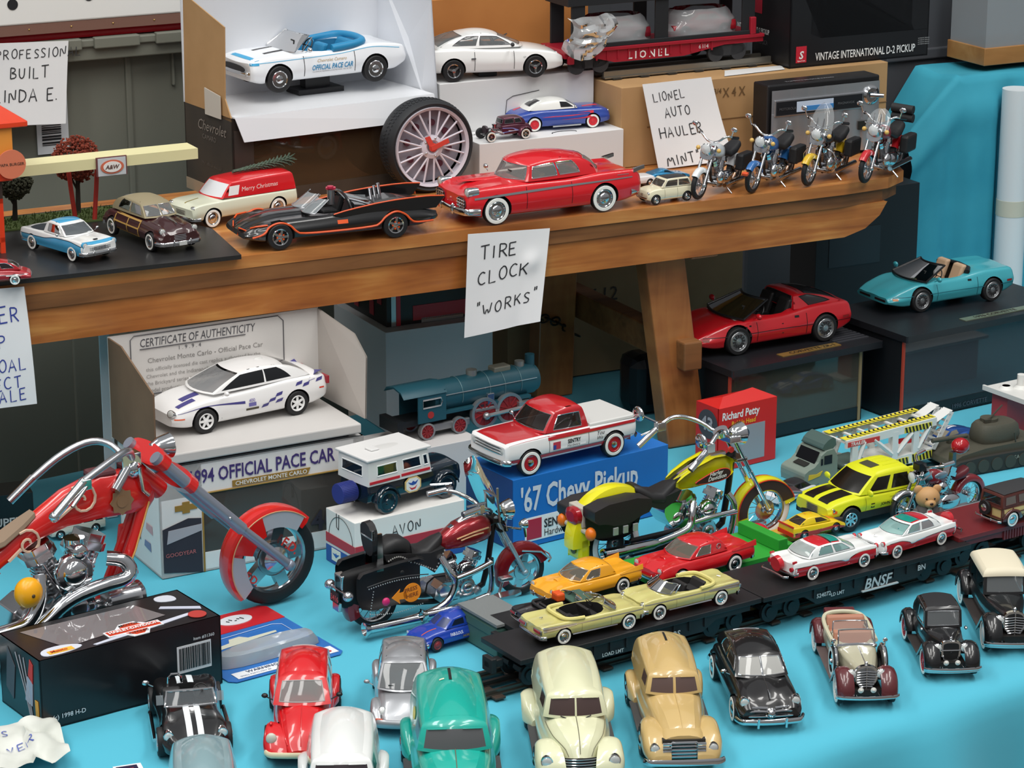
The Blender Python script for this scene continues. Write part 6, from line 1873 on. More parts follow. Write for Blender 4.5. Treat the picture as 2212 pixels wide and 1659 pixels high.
def bird(label,place,col,round_window):
 C = Car('toy_hardtop',label,'toy car',*place,2.6,.34,.2,.92)
 P_ = paint(col)
 C.body([(-2.35,.80),(-2.1,.90),(0,.93),(1.5,.92),(2.1,.86),(2.25,.72)],[(-2.35,.86),(-2.1,.92),(-.8,.86),(.6,.88),(1.7,.88),(2.1,.82),(2.25,.70)],[(-2.35,.84),(-1,.90),(.7,.95),(1.6,.92),(2.25,.70)],[(-2.35,.34),(2.25,.28)],P_,ks=.90,valley=.03,open=(-.55,.6,.6,.4),inside='5a4630')
 C.cabin((.80,.76,.93),(.18,.62,1.32),(-1.05,.74,.90),(-.75,.62,1.32),P_,.02,.04,(.30,.16),(.10,.08),.08,.03,.03,.12,((.12,.52),),(.12,.80),(.03,.97,.08,.88),(.1,.9,.16,.82),glass('8a8578',.6),trim=True,trim_r=.010)
 if round_window:
  for sg in (1,-1):
   p = C.cab['side'](.78,.5,sg)
   C.part('porthole',MB().tube([(p.x + .10 * math.cos(a),p.y + sg * .02,p.z + .10 * math.sin(a)) for a in [2 * PI * i / 16 for i in range(16)]],.02,0,6,True),CHROME)
 for sg in (1,-1):
  C.part('tail_fin',MB().loft([[(x,sg * (.82 + dy),zz) for dy,zz in ((-.05,.84),(.05,.84),(.01,z),(-.01,z))] for x,z in ((-2.38,1.06),(-1.8,.98),(-1.2,.88))]),P_)
 C.bumper(2.34,.42,.86,.08,.14,.24,guards=(.4,-.4)).lamp(2.18,.66,.74,.12,rim=P_).bumper(-2.42,.42,.86,.08,.08,.2,sgn=-1)
 C.part('hood_scoop',MB().loft([[(x,y * w_,.93 + z * w_) for y,z in ((-.16,0),(.16,0),(.12,.05),(-.12,.05))] for x,w_ in ((1.0,.4),(1.5,1),(1.52,.9))]),P_)
 return C.wheels('cap',True)
bird('orange yellow hardtop with two fins between the big motorcycles and the yellow open cars',((0.0698,2.4002,0.7762),-2.5247,0.02307),'eda41f',False)
C = bird('bright red hardtop with porthole roof on the green flat wagon in the middle',((0.1774,2.4655,0.7724),-2.4958,0.02625),'c9131c',True)
C = Car('toy_coupe','small red car with white roof and black windows beside the bright red hardtop','toy car',(0.2158,2.5063,0.741),-2.5028,0.01784,2.6,.3,.2,.85)
C.body([(-2.1,.74),(0,.88),(1.6,.84),(2.1,.7)],[(-2.1,.8),(0,.86),(1.5,.8),(2.1,.62)],[(-2.1,.84),(0,.92),(1.5,.84),(2.1,.62)],.26,'cf1d24',ks=.9)
C.cabin((1.0,.72,.9),(.4,.56,1.3),(-1.6,.70,.9),(-1.0,.56,1.3),'e9eaec',sides=((.08,.42),(.5,.86)),gl=mat('14141a',.2),trim=None)
C.wheels('cap')
# ================================================================ front row, facing the viewer
def panel_van(label,place,col,glz,grille=True,round_nose=0.0,slot=False,hood=1.0,split=.06,fend=1.0,name='toy_panel_van',rear_f=.92,kh=1.0):
 sh = .35 * (kh - 1)
 def X(L): return [(p[0] - sh if p[0] <= .6 else .6 + (p[0] - .6) * kh - sh,) + tuple(p[1:]) for p in L] if isinstance(L,list) else L
 C = Car(name,label,'toy van',*place,2.6 + .7 * (kh - 1),.36,.24,.92)
 C.X = X
 C.x = lambda q: X([(q,)])[0][0]
 fa,ra = C.wb / 2,-C.wb / 2
 P_ = paint(col) if isinstance(col,str) else col
 nz = .50 if not round_nose else .34
 C.body(X([(-1.95,.70),(-1.7,.76),(0,.78),(.5,.76),(1.2,.64),(1.72,nz),(1.86,nz * .7)]),X([(-1.95,.9),(0,1.02),(.5,1.02),(1.2,.98),(1.7,.84),(1.86,.62)]),
     X([(-1.95,.9),(.3,1.10),(.6,1.16 * hood),(1.2,1.12 * hood),(1.65,.98 * hood),(1.86,.70)]),X([(-1.95,.30),(1.86,.28)]),P_,ks=.86,rs=.18,sq=0,wells=True,deep=.34,gap=1.1)
 C.cabin((.62 - sh,.68,1.10),(.46 - sh,.58,1.54),(-1.95 - sh,.72,.92),(-1.78 - sh,.58,1.54),P_,.03,.16,(.20,.16),(.16,.14),.17,.05,.05,.24,((.05,.24),),(.26,.76),(.08,.92,.12,.78),(.2,.8,.4,.74),glz,split=split,trim=None)
 C.pontoon(X([(.72,.48,.62),(.95,.74,.84),(1.35,.90,.94 * fend),(1.75,.84,.93 * fend),(1.98,.62,.84),(2.04,.46,.72)]),X([(.72,.5),(1.4,.42),(2.04,.30)]),'fender',P_,fa,bottom=X([(.72,.34),(2.04,.30)]))
 C.pontoon(X([(-1.95,.50,.78),(-1.75,.72,.90),(-1.3,.84,rear_f + .06),(-.9,.74,rear_f),(-.62,.46,.80)]),.66,'fender',P_,ra,bottom=.30)
 C.part('running_board',MB().box(-.75 - sh,C.x(.85),-.90,.90,.26,.32),mat('4a4a4c',.6),bevel=.02)
 if slot:
  b = MB()
  f = C.cab['roof']
  b.grid(lambda u,v: f(lerp(.60,.92,u),lerp(.47,.53,v)) + Vector((0,0,.010)),[i / 10 for i in range(11)],[0,.5,1])
  C.part('coin_slot',b,mat('0e0e0c',.8))
 C.part('hood_seam',MB().tube([(x,0,C.top_z(x,0) + .004) for x in [lerp(C.x(.72),C.x(1.82),i / 14) for i in range(15)]],.009,0,5),mat('6a6550',.6) if not grille else P_)
 for sg in (1,-1):
  p0 = [C.cab['front'](.5 + sg * (.12 + .28 * i / 8),.80) + Vector((.02,0,.0)) for i in range(9)]
  C.part('visor_edge',MB().tube([tuple(p) for p in p0],.012,0,5),P_)
 return C
# tan bank van
C = panel_van('tan panel van money box with slot in the roof and chrome bar grille',((0.1394,2.1705,0.7405),-1.5026,0.03668),'c9ab70',mat('5c4a46',.14,0,.3),True,slot=True,split=.05,kh=1.5)
g = MB()
for i in range(5):
 z = .38 + i * .085
 w_ = .50
 g.tube([(C.x(1.98) - .0 * t * t + (.03 if abs(t) > .6 else -.03),w_ * t,z) for t in (-1,-.62,-.58,-.3,0,.3,.58,.62,1)],.036,0,8)
C.part('grille',g,CHROME).part('grille_back',MB().box(C.x(1.80),C.x(1.93),-.50,.50,.34,.78),mat('2b2722',.6))
C.part('nose_panel',MB().loft([[(x,y,z) for y,z in chaikin([(-w_,.32),(w_,.32),(w_ * .96,zt),(-w_ * .96,zt)],2,True)] for x,w_,zt in ((C.x(1.2),.60,.96),(C.x(1.75),.58,.92),(C.x(1.9),.54,.86))]),C.color)
C.bumper(C.x(2.08),.30,.93,.085,.05,.08,depth=.5).lamp(C.x(1.98),.68,.60,.10,depth=.2)
C.wheels('cap')
# cream panel van
C = panel_van('cream panel van with brown windscreen standing next to the tan one',((0.0517,2.1216,0.7405),-1.4988,0.04049),'dcdcb8',mat('4a3a38',.10,0,.4),False,.8,split=.03,rear_f=1.0)
C.lamp(1.94,.70,.66,.11,depth=.2).grille(1.9,.40,.70,.34,5).bumper(2.12,.30,.9,.07,.10,.15).wheels('cap')
ln = mat('6a6752',.6)
for sg in (1,-1):
 C.part('hood_seam',MB().tube([(x,sg * C.fw(x) * .84,C.top_z(x,C.fw(x) * .80) + .004) for x in [lerp(.62,1.8,i / 12) for i in range(13)]],.008,0,5),ln)
 C.part('wiper',MB().tube([tuple(C.cab['front'](.5 - sg * .14,.04) + Vector((.03,0,.0))),tuple(C.cab['front'](.5 - sg * .24,.12) + Vector((.02,0,0)))],.012,0,5),BLACK)
# teal panel van
C = panel_van('large teal panel van money box with roof slot in the front row',((-0.0489,2.0449,0.7405),-1.5005,0.04551),'14a898',mat('57585a',.12,0,.35),False,.5,slot=True,split=.0,hood=1.02)
C.lamp(1.96,.68,.62,.11).bumper(2.12,.30,.9,.08,.1,.15).grille(1.9,.4,.66,.4,5).wheels('cap')
C.text('MF',-.75,1.12,.24,mat('d7d08a',.4),-1) if False else None
f = C.cab['side']
C.part('round_logo',MB().grid(lambda u,v: f(.42 + .09 * u * math.cos(v),.50 + .16 * u * math.sin(v),-1) + Vector((0,-.012,0)),[0,.5,1],[2 * PI * i / 20 for i in range(21)]),mat('cfcf6a',.4))
C.part('paper_fleck',MB().grid(lambda u,v: C.cab['roof'](.62 + .03 * v,.63 + .10 * u) + Vector((0,0,.012)),[0,.5,1],[0,1]),mat('d8ddc4',.6))
# white van
C = panel_van('white panel van with green lettering on its side in the front row',((-0.1376,1.9895,0.7405),-1.5266,0.04049),'e4e6e4',mat('3a3236',.12,0,.35),False,.4,split=.0)
C.lamp(1.96,.68,.62,.11).bumper(2.12,.30,.9,.08,.1,.15).wheels('cap')
f = C.cab['side']
b = MB()
b.text('Mullen',.26,None,0,.2,.02,'LEFT',1,lambda x,y: f(.80 - x * .52,.30 + y * 1.0,-1) + Vector((0,-.014,0)))
C.part('lettering',b,mat('1f6a58',.4))
b = MB()
b.text('dairy',.14,None,0,.2,.02,'LEFT',1,lambda x,y: f(.72 - x * .52,.14 + y * 1.0,-1) + Vector((0,-.014,0)))
C.part('lettering',b,mat('4aa09a',.4))
# blue grey saloon, mostly below the frame
C = panel_van('dusty blue grey rounded car cut off by the bottom edge below the striped roadster',((-0.2445,1.9466,0.7405),-1.4312,0.03821),'84a0a6',mat('262a2c',.12,0,.3),False,.5,split=.03,name='toy_saloon')
C.lamp(1.96,.68,.62,.11).bumper(2.12,.30,.9,.08,.1,.15).wheels('cap').mirror(.55,1.15,.72,C.color,True)
def beetle(label,place,col,modern):
 C = Car('toy_beetle',label,'toy car',*place,2.4,.33,.2,.76 if not modern else .86)
 W_ = 1.0 if not modern else 1.12
 P_ = paint(col) if not modern else flake(col)
 if not modern:
  C.body([(-1.95,.40),(-1.6,.56),(-.6,.64),(.4,.62),(1.2,.52),(1.75,.38),(1.9,.26)],[(-1.95,.40),(-1.6,.68),(-.6,.80),(.5,.80),(1.2,.72),(1.7,.56),(1.9,.38)],
      [(-1.95,.44),(-1.5,.86),(-.6,.94),(.55,.96),(1.1,.90),(1.6,.72),(1.9,.42)],.26,P_,ks=.86,rs=.18,sq=0,deep=.3)
  C.cabin((.72,.60,.92),(.26,.48,1.36),(-1.66,.56,.78),(-.86,.46,1.40),P_,.03,.20,(.12,.10),(.14,.10),.14,.05,.03,.16,((.06,.42),(.48,.74)),(.22,.76),(.10,.90,.12,.80),(.25,.75,.40,.78),glass('b4b6b4',.6),trim=mat('a8a8a6',.3),trim_r=.012)
  C.pontoon([(.68,.40,.62),(.9,.62,.72),(1.25,.74,.79),(1.6,.66,.78),(1.82,.46,.70),(1.88,.36,.62)],[(.68,.55),(1.25,.42),(1.88,.28)],'fender',P_,1.2,bottom=.26)
  C.pontoon([(-1.85,.40,.64),(-1.6,.62,.74),(-1.2,.74,.80),(-.8,.62,.72),(-.55,.38,.62)],.52,'fender',P_,-1.2,bottom=.26)
  for sg in (1,-1):
   C.lamp(1.68,.60,.60,.105,m=mat('c9c8ba',.3),rim=mat('b9b7ae',.3),both=False,tilt=.35) if sg > 0 else None
  C.part('headlight',MB().ball((1.70,-.60,.60),(.07,.115,.125)),mat('c6c4b6',.3))
  C.bumper(1.98,.34,.72,.065,.06,.12,mat('d8ccaa',.4)).bumper(-2.0,.34,.70,.06,.05,.1,mat('d8ccaa',.4),sgn=-1)
  C.part('hood_seam',MB().tube([(x,0,C.top_z(x,0) + .006) for x in [lerp(.75,1.85,i / 14) for i in range(15)]],.012,0,5),P_)
  for sg in (1,-1):
   C.part('hood_edge',MB().tube([(x,sg * C.fw(x) * .78,C.top_z(x,C.fw(x) * .76) + .004) for x in [lerp(.70,1.80,i / 12) for i in range(13)]],.014,0,5),P_)
   C.part('turn_lamp',MB().ball((1.3,sg * .62,.76),(.07,.035,.04)),P_)
  C.mirror(.62,.98,.60,mat('141417',.4),True,.07)
 else:
  C.body([(-1.95,.55),(-1.7,.74),(-.6,.80),(.6,.78),(1.4,.72),(1.85,.60),(2.0,.44)],[(-1.95,.55),(-1.6,.80),(-.6,.88),(.6,.86),(1.3,.76),(1.8,.56),(2.0,.40)],
      [(-1.95,.58),(-1.5,.90),(-.4,.96),(.8,.98),(1.4,.88),(1.8,.66),(2.0,.42)],.24,P_,ks=.88,rs=.18,sq=.2,deep=.32)
  C.cabin((1.0,.70,.94),(.30,.54,1.46),(-1.80,.64,.84),(-.80,.50,1.46),P_,.06,.22,(.26,.14),(.14,.10),.12,.05,.03,.14,((.07,.48),(.52,.78)),(.16,.78),(.05,.95,.06,.86),(.2,.8,.3,.8),glass('8a8e90',.5),trim=mat('5b5e60',.3),trim_r=.010)
  C.pontoon([(.70,.40,.74),(.9,.66,.84),(1.25,.78,.90),(1.65,.68,.88),(1.9,.46,.76)],.6,'fender',P_,1.2,bottom=.24)
  C.pontoon([(-1.85,.42,.72),(-1.6,.68,.84),(-1.2,.82,.90),(-.75,.66,.84),(-.55,.40,.74)],.6,'fender',P_,-1.2,bottom=.24)
  C.lamp(1.70,.56,.62,.11,ry=.8,tilt=.6).bumper(2.02,.36,.78,.12,.14,.2,P_).mirror(.80,.96,.80,P_,True,.08)
  C.part('turn_lamp',MB().tube([(1.93,.55,.46),(1.88,.72,.46)],.035).tube([(1.93,-.55,.46),(1.88,-.72,.46)],.035),mat('c8604a',.3))
  C.part('wiper',MB().tube([tuple(C.cab['front'](.25,.10) + Vector((.02,0,0.01))),tuple(C.cab['front'](.8,.16) + Vector((.02,0,0.01)))],.010,0,5),BLACK)
 return C.wheels('cap',rr=.6)
beetle('red beetle shaped car with cream bumper beside the blue blister card',((-0.1824,2.1638,0.7405),-1.5271,0.04176),'cf1219',False)
beetle('silver beetle shaped modern car behind the teal van',((-0.0965,2.2171,0.7405),-1.5367,0.03368),'a6a8ac',True)
# ---- black roadster with white stripes
C = Car('toy_roadster','black open roadster with twin white stripes in front of the black motorcycle carton','toy car',(-0.2824,2.1622,0.7405),-1.3614,0.03845,2.3,.33,.26,.83)
C.body([(-1.75,.58),(-1.5,.74),(-1.1,.82),(-.4,.74),(.3,.72),(.8,.78),(1.2,.82),(1.6,.72),(1.9,.46)],[(-1.75,.62),(-1.4,.80),(-1.0,.84),(-.3,.74),(.5,.74),(1.15,.78),(1.6,.66),(1.9,.48)],[(-1.75,.62),(-1.3,.82),(-.9,.86),(.5,.86),(1.2,.78),(1.65,.62),(1.9,.48)],.2,'0d0d0e',ks=.86,rs=.14,valley=.03,open=(-.78,.30,.54,.35),inside='1d1d1e',sq=0)
for y in (.055,-.19):
 C.stripe('white_stripe',.42,1.86,y,y + .135,mat('dfe6ea',.35)).stripe('white_stripe',-1.7,-.82,y,y + .135,mat('dfe6ea',.35))
C.screen(.48,.86,.58,.30,1.16,.52,.05,glass('80868a',.6),mat('d9dadc',.12,.9),.028)
for sg in (1,-1):
 C.part('side_screen',MB().grid(lambda u,v,sg=sg: (.40 - .05 * v,sg * (.60 + u * .16),.88 + v * .22),[0,.5,1],[0,.5,1]),glass('a8aeb2',.5))
C.steering(-.02,.98,.28,.17).seats((-.35,),'1a1a1b',zf=.3,h=.42)
C.lamp(1.58,.60,.62,.10,depth=.2).grille(1.9,.34,.46,.22,3).mirror(-.75,.86,.74,both=-1)
C.part('side_pipe',MB().tube([(.9,-.86,.26),(-.7,-.84,.24)],.05).tube([(.9,.86,.26),(-.7,.84,.24)],.05),CHROME)
C.part('roll_bar',MB().tube([(-.85,-.4,.8),(-.85,-.38,1.08),(-.85,-.1,1.08),(-.85,-.08,.8)],.03,0,8,smooth_path=1),CHROME)
C.wheels('mag')
# ---- black 1949 style coupe
C = Car('toy_coupe','black rounded 1950 style coupe with bullet grille beside the tan van','toy car',(0.2185,2.2352,0.7405),-1.4545,0.03266,2.9,.35,.2,.92)
C.body([(-2.3,.74),(-2.0,.86),(0,.93),(1.5,.92),(2.0,.88),(2.2,.76)],[(-2.3,.74),(-1.6,.96),(0,.98),(1.3,.95),(1.9,.88),(2.2,.66)],[(-2.3,.76),(-1.6,1.0),(0,1.04),(.9,1.10),(1.6,1.02),(2.0,.86),(2.2,.60)],.3,'0e0c0d',ks=.86,rs=.16,valley=.04,sq=.4)
C.cabin((.88,.74,1.04),(.34,.60,1.48),(-1.95,.70,.98),(-.95,.56,1.50),None,.03,.16,(.20,.12),(.14,.08),.11,.05,.03,.15,((.06,.40),(.46,.76)),(.16,.78),(.06,.94,.10,.84),(.2,.8,.25,.76),mat('3a342e',.12,0,.3),glass('c8c8c4',.35),split=.02,trim_r=.018)
g = MB()
for sg in (1,-1):
 g.tube([(2.24,0,.56),(2.22,sg * .35,.58),(2.14,sg * .66,.54),(2.06,sg * .82,.44)],.04,0,8,smooth_path=1)
 g.tube([(2.26,0,.44),(2.24,sg * .35,.44),(2.16,sg * .66,.42),(2.08,sg * .80,.40)],.03,0,8,smooth_path=1)
 g.tube([(2.20,sg * .10,.66),(2.16,sg * .4,.67),(2.06,sg * .70,.60)],.035,0,8,smooth_path=1)
C.part('grille',g,CHROME).part('grille_bullet',MB().ball((2.26,0,.51),(.09,.12,.13)).lathe([(.13,0),(.16,.03),(.13,.06)],20,0,'x',TR(2.2,0,.51)),CHROME)
C.part('grille_back',MB().box(2.0,2.14,-.75,.75,.36,.64),mat('121214',.6),bevel=.04)
C.bumper(2.38,.32,.92,.085,.12,.24).bumper(-2.4,.36,.9,.07,.1,.2,sgn=-1).lamp(2.06,.70,.78,.115,depth=.2)
C.part('bumper_guard',MB().tube([(2.42,.38,.18),(2.46,.38,.46)],.035).tube([(2.42,-.38,.18),(2.46,-.38,.46)],.035),CHROME)
C.part('hood_ornament',MB().tube([(1.75,0,.99),(1.95,0,.96),(2.08,0,.86)],.02),CHROME)
C.part('center_seam',MB().tube([(x,0,C.top_z(x,0) + .004) for x in [lerp(.98,2.0,i / 10) for i in range(11)]],.008,0,5),mat('3a3636',.4))
C.wheels('cap',True).mirror(.7,1.04,.84,both=-1)
# ---- 1930s cars
def classic(label,place,wb,top,body_c,fend_c,wheel_c,kind):
 C = Car('toy_vintage_car',label,'toy car',*place,wb,.42,.16,.78)
 f = wb / 2
 B_,F_ = paint(body_c),paint(fend_c)
 hoodw = .40 if kind != 'coupe' else .36
 C.body([(-f - .35,.50),(-f + .2,.62),(-.1,.62),(.45,.58),(f - .15,hoodw * .82),(f + .06,hoodw * .66)],[(-f - .35,.84),(-f + .2,1.0),(.3,1.02),(f + .06,.98)],[(-f - .35,.88),(-f + .2,1.04),(.3,1.08),(.6,1.12),(f + .06,1.08)],[(-f - .35,.42),(f + .06,.50)],B_,ks=.90,rs=.10,wells=False,sq=0,
     open=(-f + .05,.30,.52,.62) if kind == 'touring' else None,inside='a4745a')
 C.part('chassis',MB().box(-f - .3,f + .35,-.40,.40,.32,.48),mat('16120f',.6))
 # radiator shell
 zt,zb = 1.10,.42
 sh = chaikin([(-.12,zb),(.12,zb),(.30,zb + .25),(.32,zt - .14),(.16,zt),(-.16,zt),(-.32,zt - .14),(-.30,zb + .25)],2,True) if kind != 'coupe' else chaikin([(-.26,zb + .02),(.26,zb + .02),(.30,zt - .2),(.26,zt - .03),(-.26,zt - .03),(-.30,zt - .2)],2,True)
 M = frame_m((f + .10,0,0),(0,1,0),(0,0,1)) @ TR(0,0,0)
 C.part('radiator_shell',MB().prism(sh,-.05,.07,0,M),CHROME,bevel=.015)
 inner = [(x * .80,(z - .76) * .84 + .76) for x,z in sh]
 C.part('radiator_core',MB().prism(inner,.0,.078,0,M),mat('141416',.5) if kind != 'touring' else mat('8f9294',.3,.8))
 g = MB()
 if kind != 'coupe':
  n = 7
  for i in range(n):
   z = lerp(zb + .12,zt - .14,i / (n - 1))
   w_ = .25 if z > .7 else .25 * (.5 + .5 * (z - zb) / (.7 - zb))
   g.tube([(f + .19,-w_,z - .04),(f + .22,0,z),(f + .19,w_,z - .04)],.018,0,6)
  g.tube([(f + .22,0,zb + .05),(f + .20,0,zt - .05)],.022,0,6)
 else:
  g.tube([(f + .19,-.28,.80),(f + .19,.28,.80)],.022,0,6)
 C.part('grille',g,CHROME)
 C.part('radiator_cap',MB().ball((f + .08,0,zt + .03),(.06,.05,.06)).tube([(f + .02,0,zt + .02),(f + .14,0,zt + .10)],.02),CHROME)
 # fenders and running boards
 th = [.55,PI * .86]
 C.wing(f,.50,-.12,PI * .80,.36,.82,'fender',F_,.09,.14,tail=[(f - .62,.52),(f - .80,.36)])
 C.wing(-f,.50,.10,PI * 1.02,.48,.84,'fender',F_,.08,.12)
 C.part('running_board',MB().box(-f + .45,f - .72,-.80,.80,.30,.355),mat('3a3432',.6) if kind != 'touring' else mat('6a5a58',.5),bevel=.015)
 for sg in (1,-1):
  C.part('headlight',MB().lathe([(0,-.20),(.09,-.16),(.135,-.04),(.145,0),(.125,.03)],22,0,'x',TR(f + .16,sg * .40,.86)).lathe([(.128,.02),(.10,.05),(0,.07)],22,1,'x',TR(f + .16,sg * .40,.86)),[CHROME,mat('d3d6d4',.15,.2)])
  C.part('fog_lamp',MB().lathe([(0,-.1),(.07,-.05),(.08,0)],16,0,'x',TR(f + .36,sg * .17,.48)).lathe([(.08,0),(0,.04)],16,1,'x',TR(f + .36,sg * .17,.48)),[CHROME,mat('e4e2da',.2)]) if kind != 'sedan' else None
 C.part('lamp_bar',MB().tube([(f + .12,-.5,.76),(f + .16,0,.74),(f + .12,.5,.76)],.02,0,6),CHROME)
 C.bumper(f + .62,.36,.84,.055,.10,.06,depth=.35)
 if kind != 'touring': C.bumper(f + .61,.29,.82,.035,.10,.06,depth=.35)
 C.part('bumper_iron',MB().tube([(f + .3,.3,.40),(f + .58,.32,.36)],.025).tube([(f + .3,-.3,.40),(f + .58,-.32,.36)],.025),CHROME)
 C.part('hood_hinge',MB().tube([(x,0,C.top_z(x,0) + .004) for x in [lerp(.62,f + .02,i / 8) for i in range(9)]],.012,0,5),SATIN if kind == 'touring' else mat('3a3a3c',.3))
 C.wheels('wire' if kind != 'sedan' else 'cap',True,wheel_c,rr=.70)
 return C
# touring car
C = classic('grey open tourer with maroon fenders and side mounted spare wheels',((0.3133,2.2854,0.7405),-1.5121,0.03368),3.5,None,'b9b59c','5c2226',mat('d8d8d4',.3),'touring')
C.screen(.42,1.08,.50,.28,1.46,.48,.0,CLEAR,CHROME,.022)
C.screen(-.52,1.02,.50,-.66,1.34,.46,.0,CLEAR,CHROME,.020)
C.part('windshield_cowl',MB().tube([(.42,-.54,1.06),(.46,-.3,1.10),(.48,0,1.12),(.46,.3,1.10),(.42,.54,1.06)],.05,0,8),CHROME)
C.seats((-.15,-1.25),'b07a62',w=.50,zf=.62,h=.42,bench=True)
C.part('rear_cowl',MB().loft([[(x,y,z) for y,z in chaikin([(-.52,.9),(.52,.9),(.50,zt),(-.50,zt)],2,True)] for x,zt in ((-.72,1.10),(-.52,1.12),(-.40,1.08))]),C.color)
C.part('padded_rim',MB().tube([(.05,.60,1.06),(-.9,.62,1.05),(-1.6,.58,1.08),(-1.85,.4,1.12),(-1.9,0,1.14),(-1.85,-.4,1.12),(-1.6,-.58,1.08),(-.9,-.62,1.05),(.05,-.60,1.06)],.06,0,8,smooth_path=2),mat('c4c0a6',.5))
C.part('luggage_trunk',MB().box(-2.45,-2.10,-.42,.42,.60,1.06),mat('5c2226',.4),bevel=.05)
for sg in (1,-1):
 M = TR(.72,sg * .66,.74) @ RY(0) @ RZ(0 if sg > 0 else PI)
 C.part('spare_wheel',MB().lathe([(.29,-.08),(.40,-.08),(.43,-.03),(.43,.03),(.40,.08),(.29,.08)],32,0,'y',M).lathe([(.29,.085),(.35,.09),(.40,.082)],32,1,'y',M).lathe([(.28,.05),(.10,.07),(.08,.11),(0,.12)],20,2,'y',M),[RUBBER,mat('e9e8e2',.4),CHROME])
 C.part('spare_mirror',MB().tube([(.78,sg * .68,1.17),(.78,sg * .70,1.30)],.02).ball((.79,sg * .70,1.36),(.03,.07,.07)),CHROME)
 C.part('spare_cover',MB().tube([tuple(M @ Vector((.445 * math.cos(a),0,.445 * math.sin(a)))) for a in [PI * i / 16 for i in range(-1,18)]],.045,0,8),CHROME)
# black coupe
C = classic('small black vintage coupe with red wire wheels and upright radiator',((0.4,2.3328,0.7405),-1.505,0.03160),2.66,None,'111012','0d0d0f',mat('9c2430',.35),'coupe')
C.cabin((.38,.56,1.06),(.28,.54,1.62),(-1.05,.60,1.02),(-.85,.52,1.62),None,.0,.06,(.04,.03),(.12,.10),.06,.02,.02,.12,((.08,.52),),(.14,.80),(.08,.92,.12,.84),(.25,.75,.3,.75),glass('4a4c50',.4),glass('9a9fa2',.6),trim=True,trim_r=.016,top=mat('1d1d20',.7))
C.part('cowl_lamp',MB().ball((.45,-.66,1.06),(.09,.05,.05)).ball((.45,.66,1.06),(.09,.05,.05)),CHROME)
C.part('spare_wheel',MB().lathe([(.26,-.07),(.40,-.07),(.42,0),(.40,.07),(.0,.08)],28,0,'x',TR(-1.85,0,.84)),RUBBER)
# black saloon with cream top
C = classic('black vintage saloon with cream roof cut off by the right edge',((0.4699,2.4076,0.7405),-1.5413,0.03592),3.2,None,'121315','0e0f11',mat('c9cac8',.3),'sedan')
C.cabin((.42,.58,1.06),(.30,.56,1.66),(-1.35,.64,1.02),(-1.25,.56,1.64),paint('141416'),.0,.05,(.05,.04),(.08,.06),.07,.02,.02,.16,((.07,.40),(.47,.80)),(.16,.76),(.08,.92,.12,.80),(.25,.75,.3,.75),glass('1b1d20',.3),glass('8d9294',.5),trim=None,top=mat('dcd3ba',.6))
C.part('soft_top',MB().grid(lambda u,v: C.cab['roof'](u,v) + Vector((.05 * (1 - 2 * u),.03 * (1 - 2 * v),.035)),[i / 14 for i in range(15)],[i / 14 for i in range(15)]),mat('ddd4bb',.6))
for sg in (1,-1):
 C.part('soft_top_side',MB().grid(lambda u,v,sg=sg: C.cab['side'](u,.78 + .22 * v,sg) + Vector((.05 * (1 - 2 * u),sg * .03,.035 * v)),[i / 14 for i in range(15)],[0,.4,.64,.76,.88,1]),mat('ddd4bb',.6))
C.part('soft_top_front',MB().grid(lambda u,v: C.cab['front'](u,.80 + .20 * v) + Vector((.05,.03 * (1 - 2 * u),.035 * v)),[i / 12 for i in range(13)],[0,.3,.6,.8,1]),mat('ddd4bb',.6))
# ---- blue coupe with racing lettering
C = Car('toy_coupe','bright blue rounded coupe with racing lettering beside the dark red motorcycle','toy car',(-0.0574,2.3726,0.7405),-2.4925,0.01882,3.0,.35,.22,.9)
C.body([(-2.6,.50),(-2.3,.76),(-1.2,.90),(.4,.92),(1.6,.90),(2.2,.80),(2.4,.62)],[(-2.6,.50),(-2.1,.78),(-1.0,.92),(.5,.94),(1.7,.90),(2.2,.78),(2.4,.60)],[(-2.6,.50),(-2.0,.86),(-1.2,.98),(.6,1.04),(1.5,1.0),(2.1,.84),(2.4,.62)],.24,'1d3fa4',ks=.84,rs=.16,sq=.3)
C.cabin((.85,.72,.98),(.30,.60,1.40),(-2.1,.66,.90),(-1.05,.54,1.42),None,.02,.14,(.22,.14),(.14,.08),.09,.04,.03,.13,((.10,.38),(.44,.66)),(.16,.74),(.06,.94,.10,.84),(.2,.8,.3,.75),glass('1a2238',.3),mat('2c3a66',.3),split=.12,trim=None)
C.text('FABULOUS',.30,.62,.20,mat('d8dce6',.4),1,.15,.014,sx=.80).text('HUDSON',-.98,.70,.19,mat('d8dce6',.4),1,.15,.014,sx=.78).text('HORNET',-.42,.40,.20,mat('c49a34',.4),1,.15,.014,sx=.85)
C.bumper(2.46,.40,.86,.11,.14,.3,guards=(.35,-.35)).grille(2.36,.44,.66,.55,3,bow=.2).lamp(2.22,.68,.72,.10,rim=C.color).bumper(-2.66,.40,.6,.07,.1,.2,sgn=-1)
C.band('sill_trim',-1.1,1.1,.25,.30,CHROME,off=.02).stripe('hood_decal',1.2,2.1,.30,.36,mat('c8583a',.4))
C.wheels('cap',None,mat('8a2a30',.4),rr=.7)
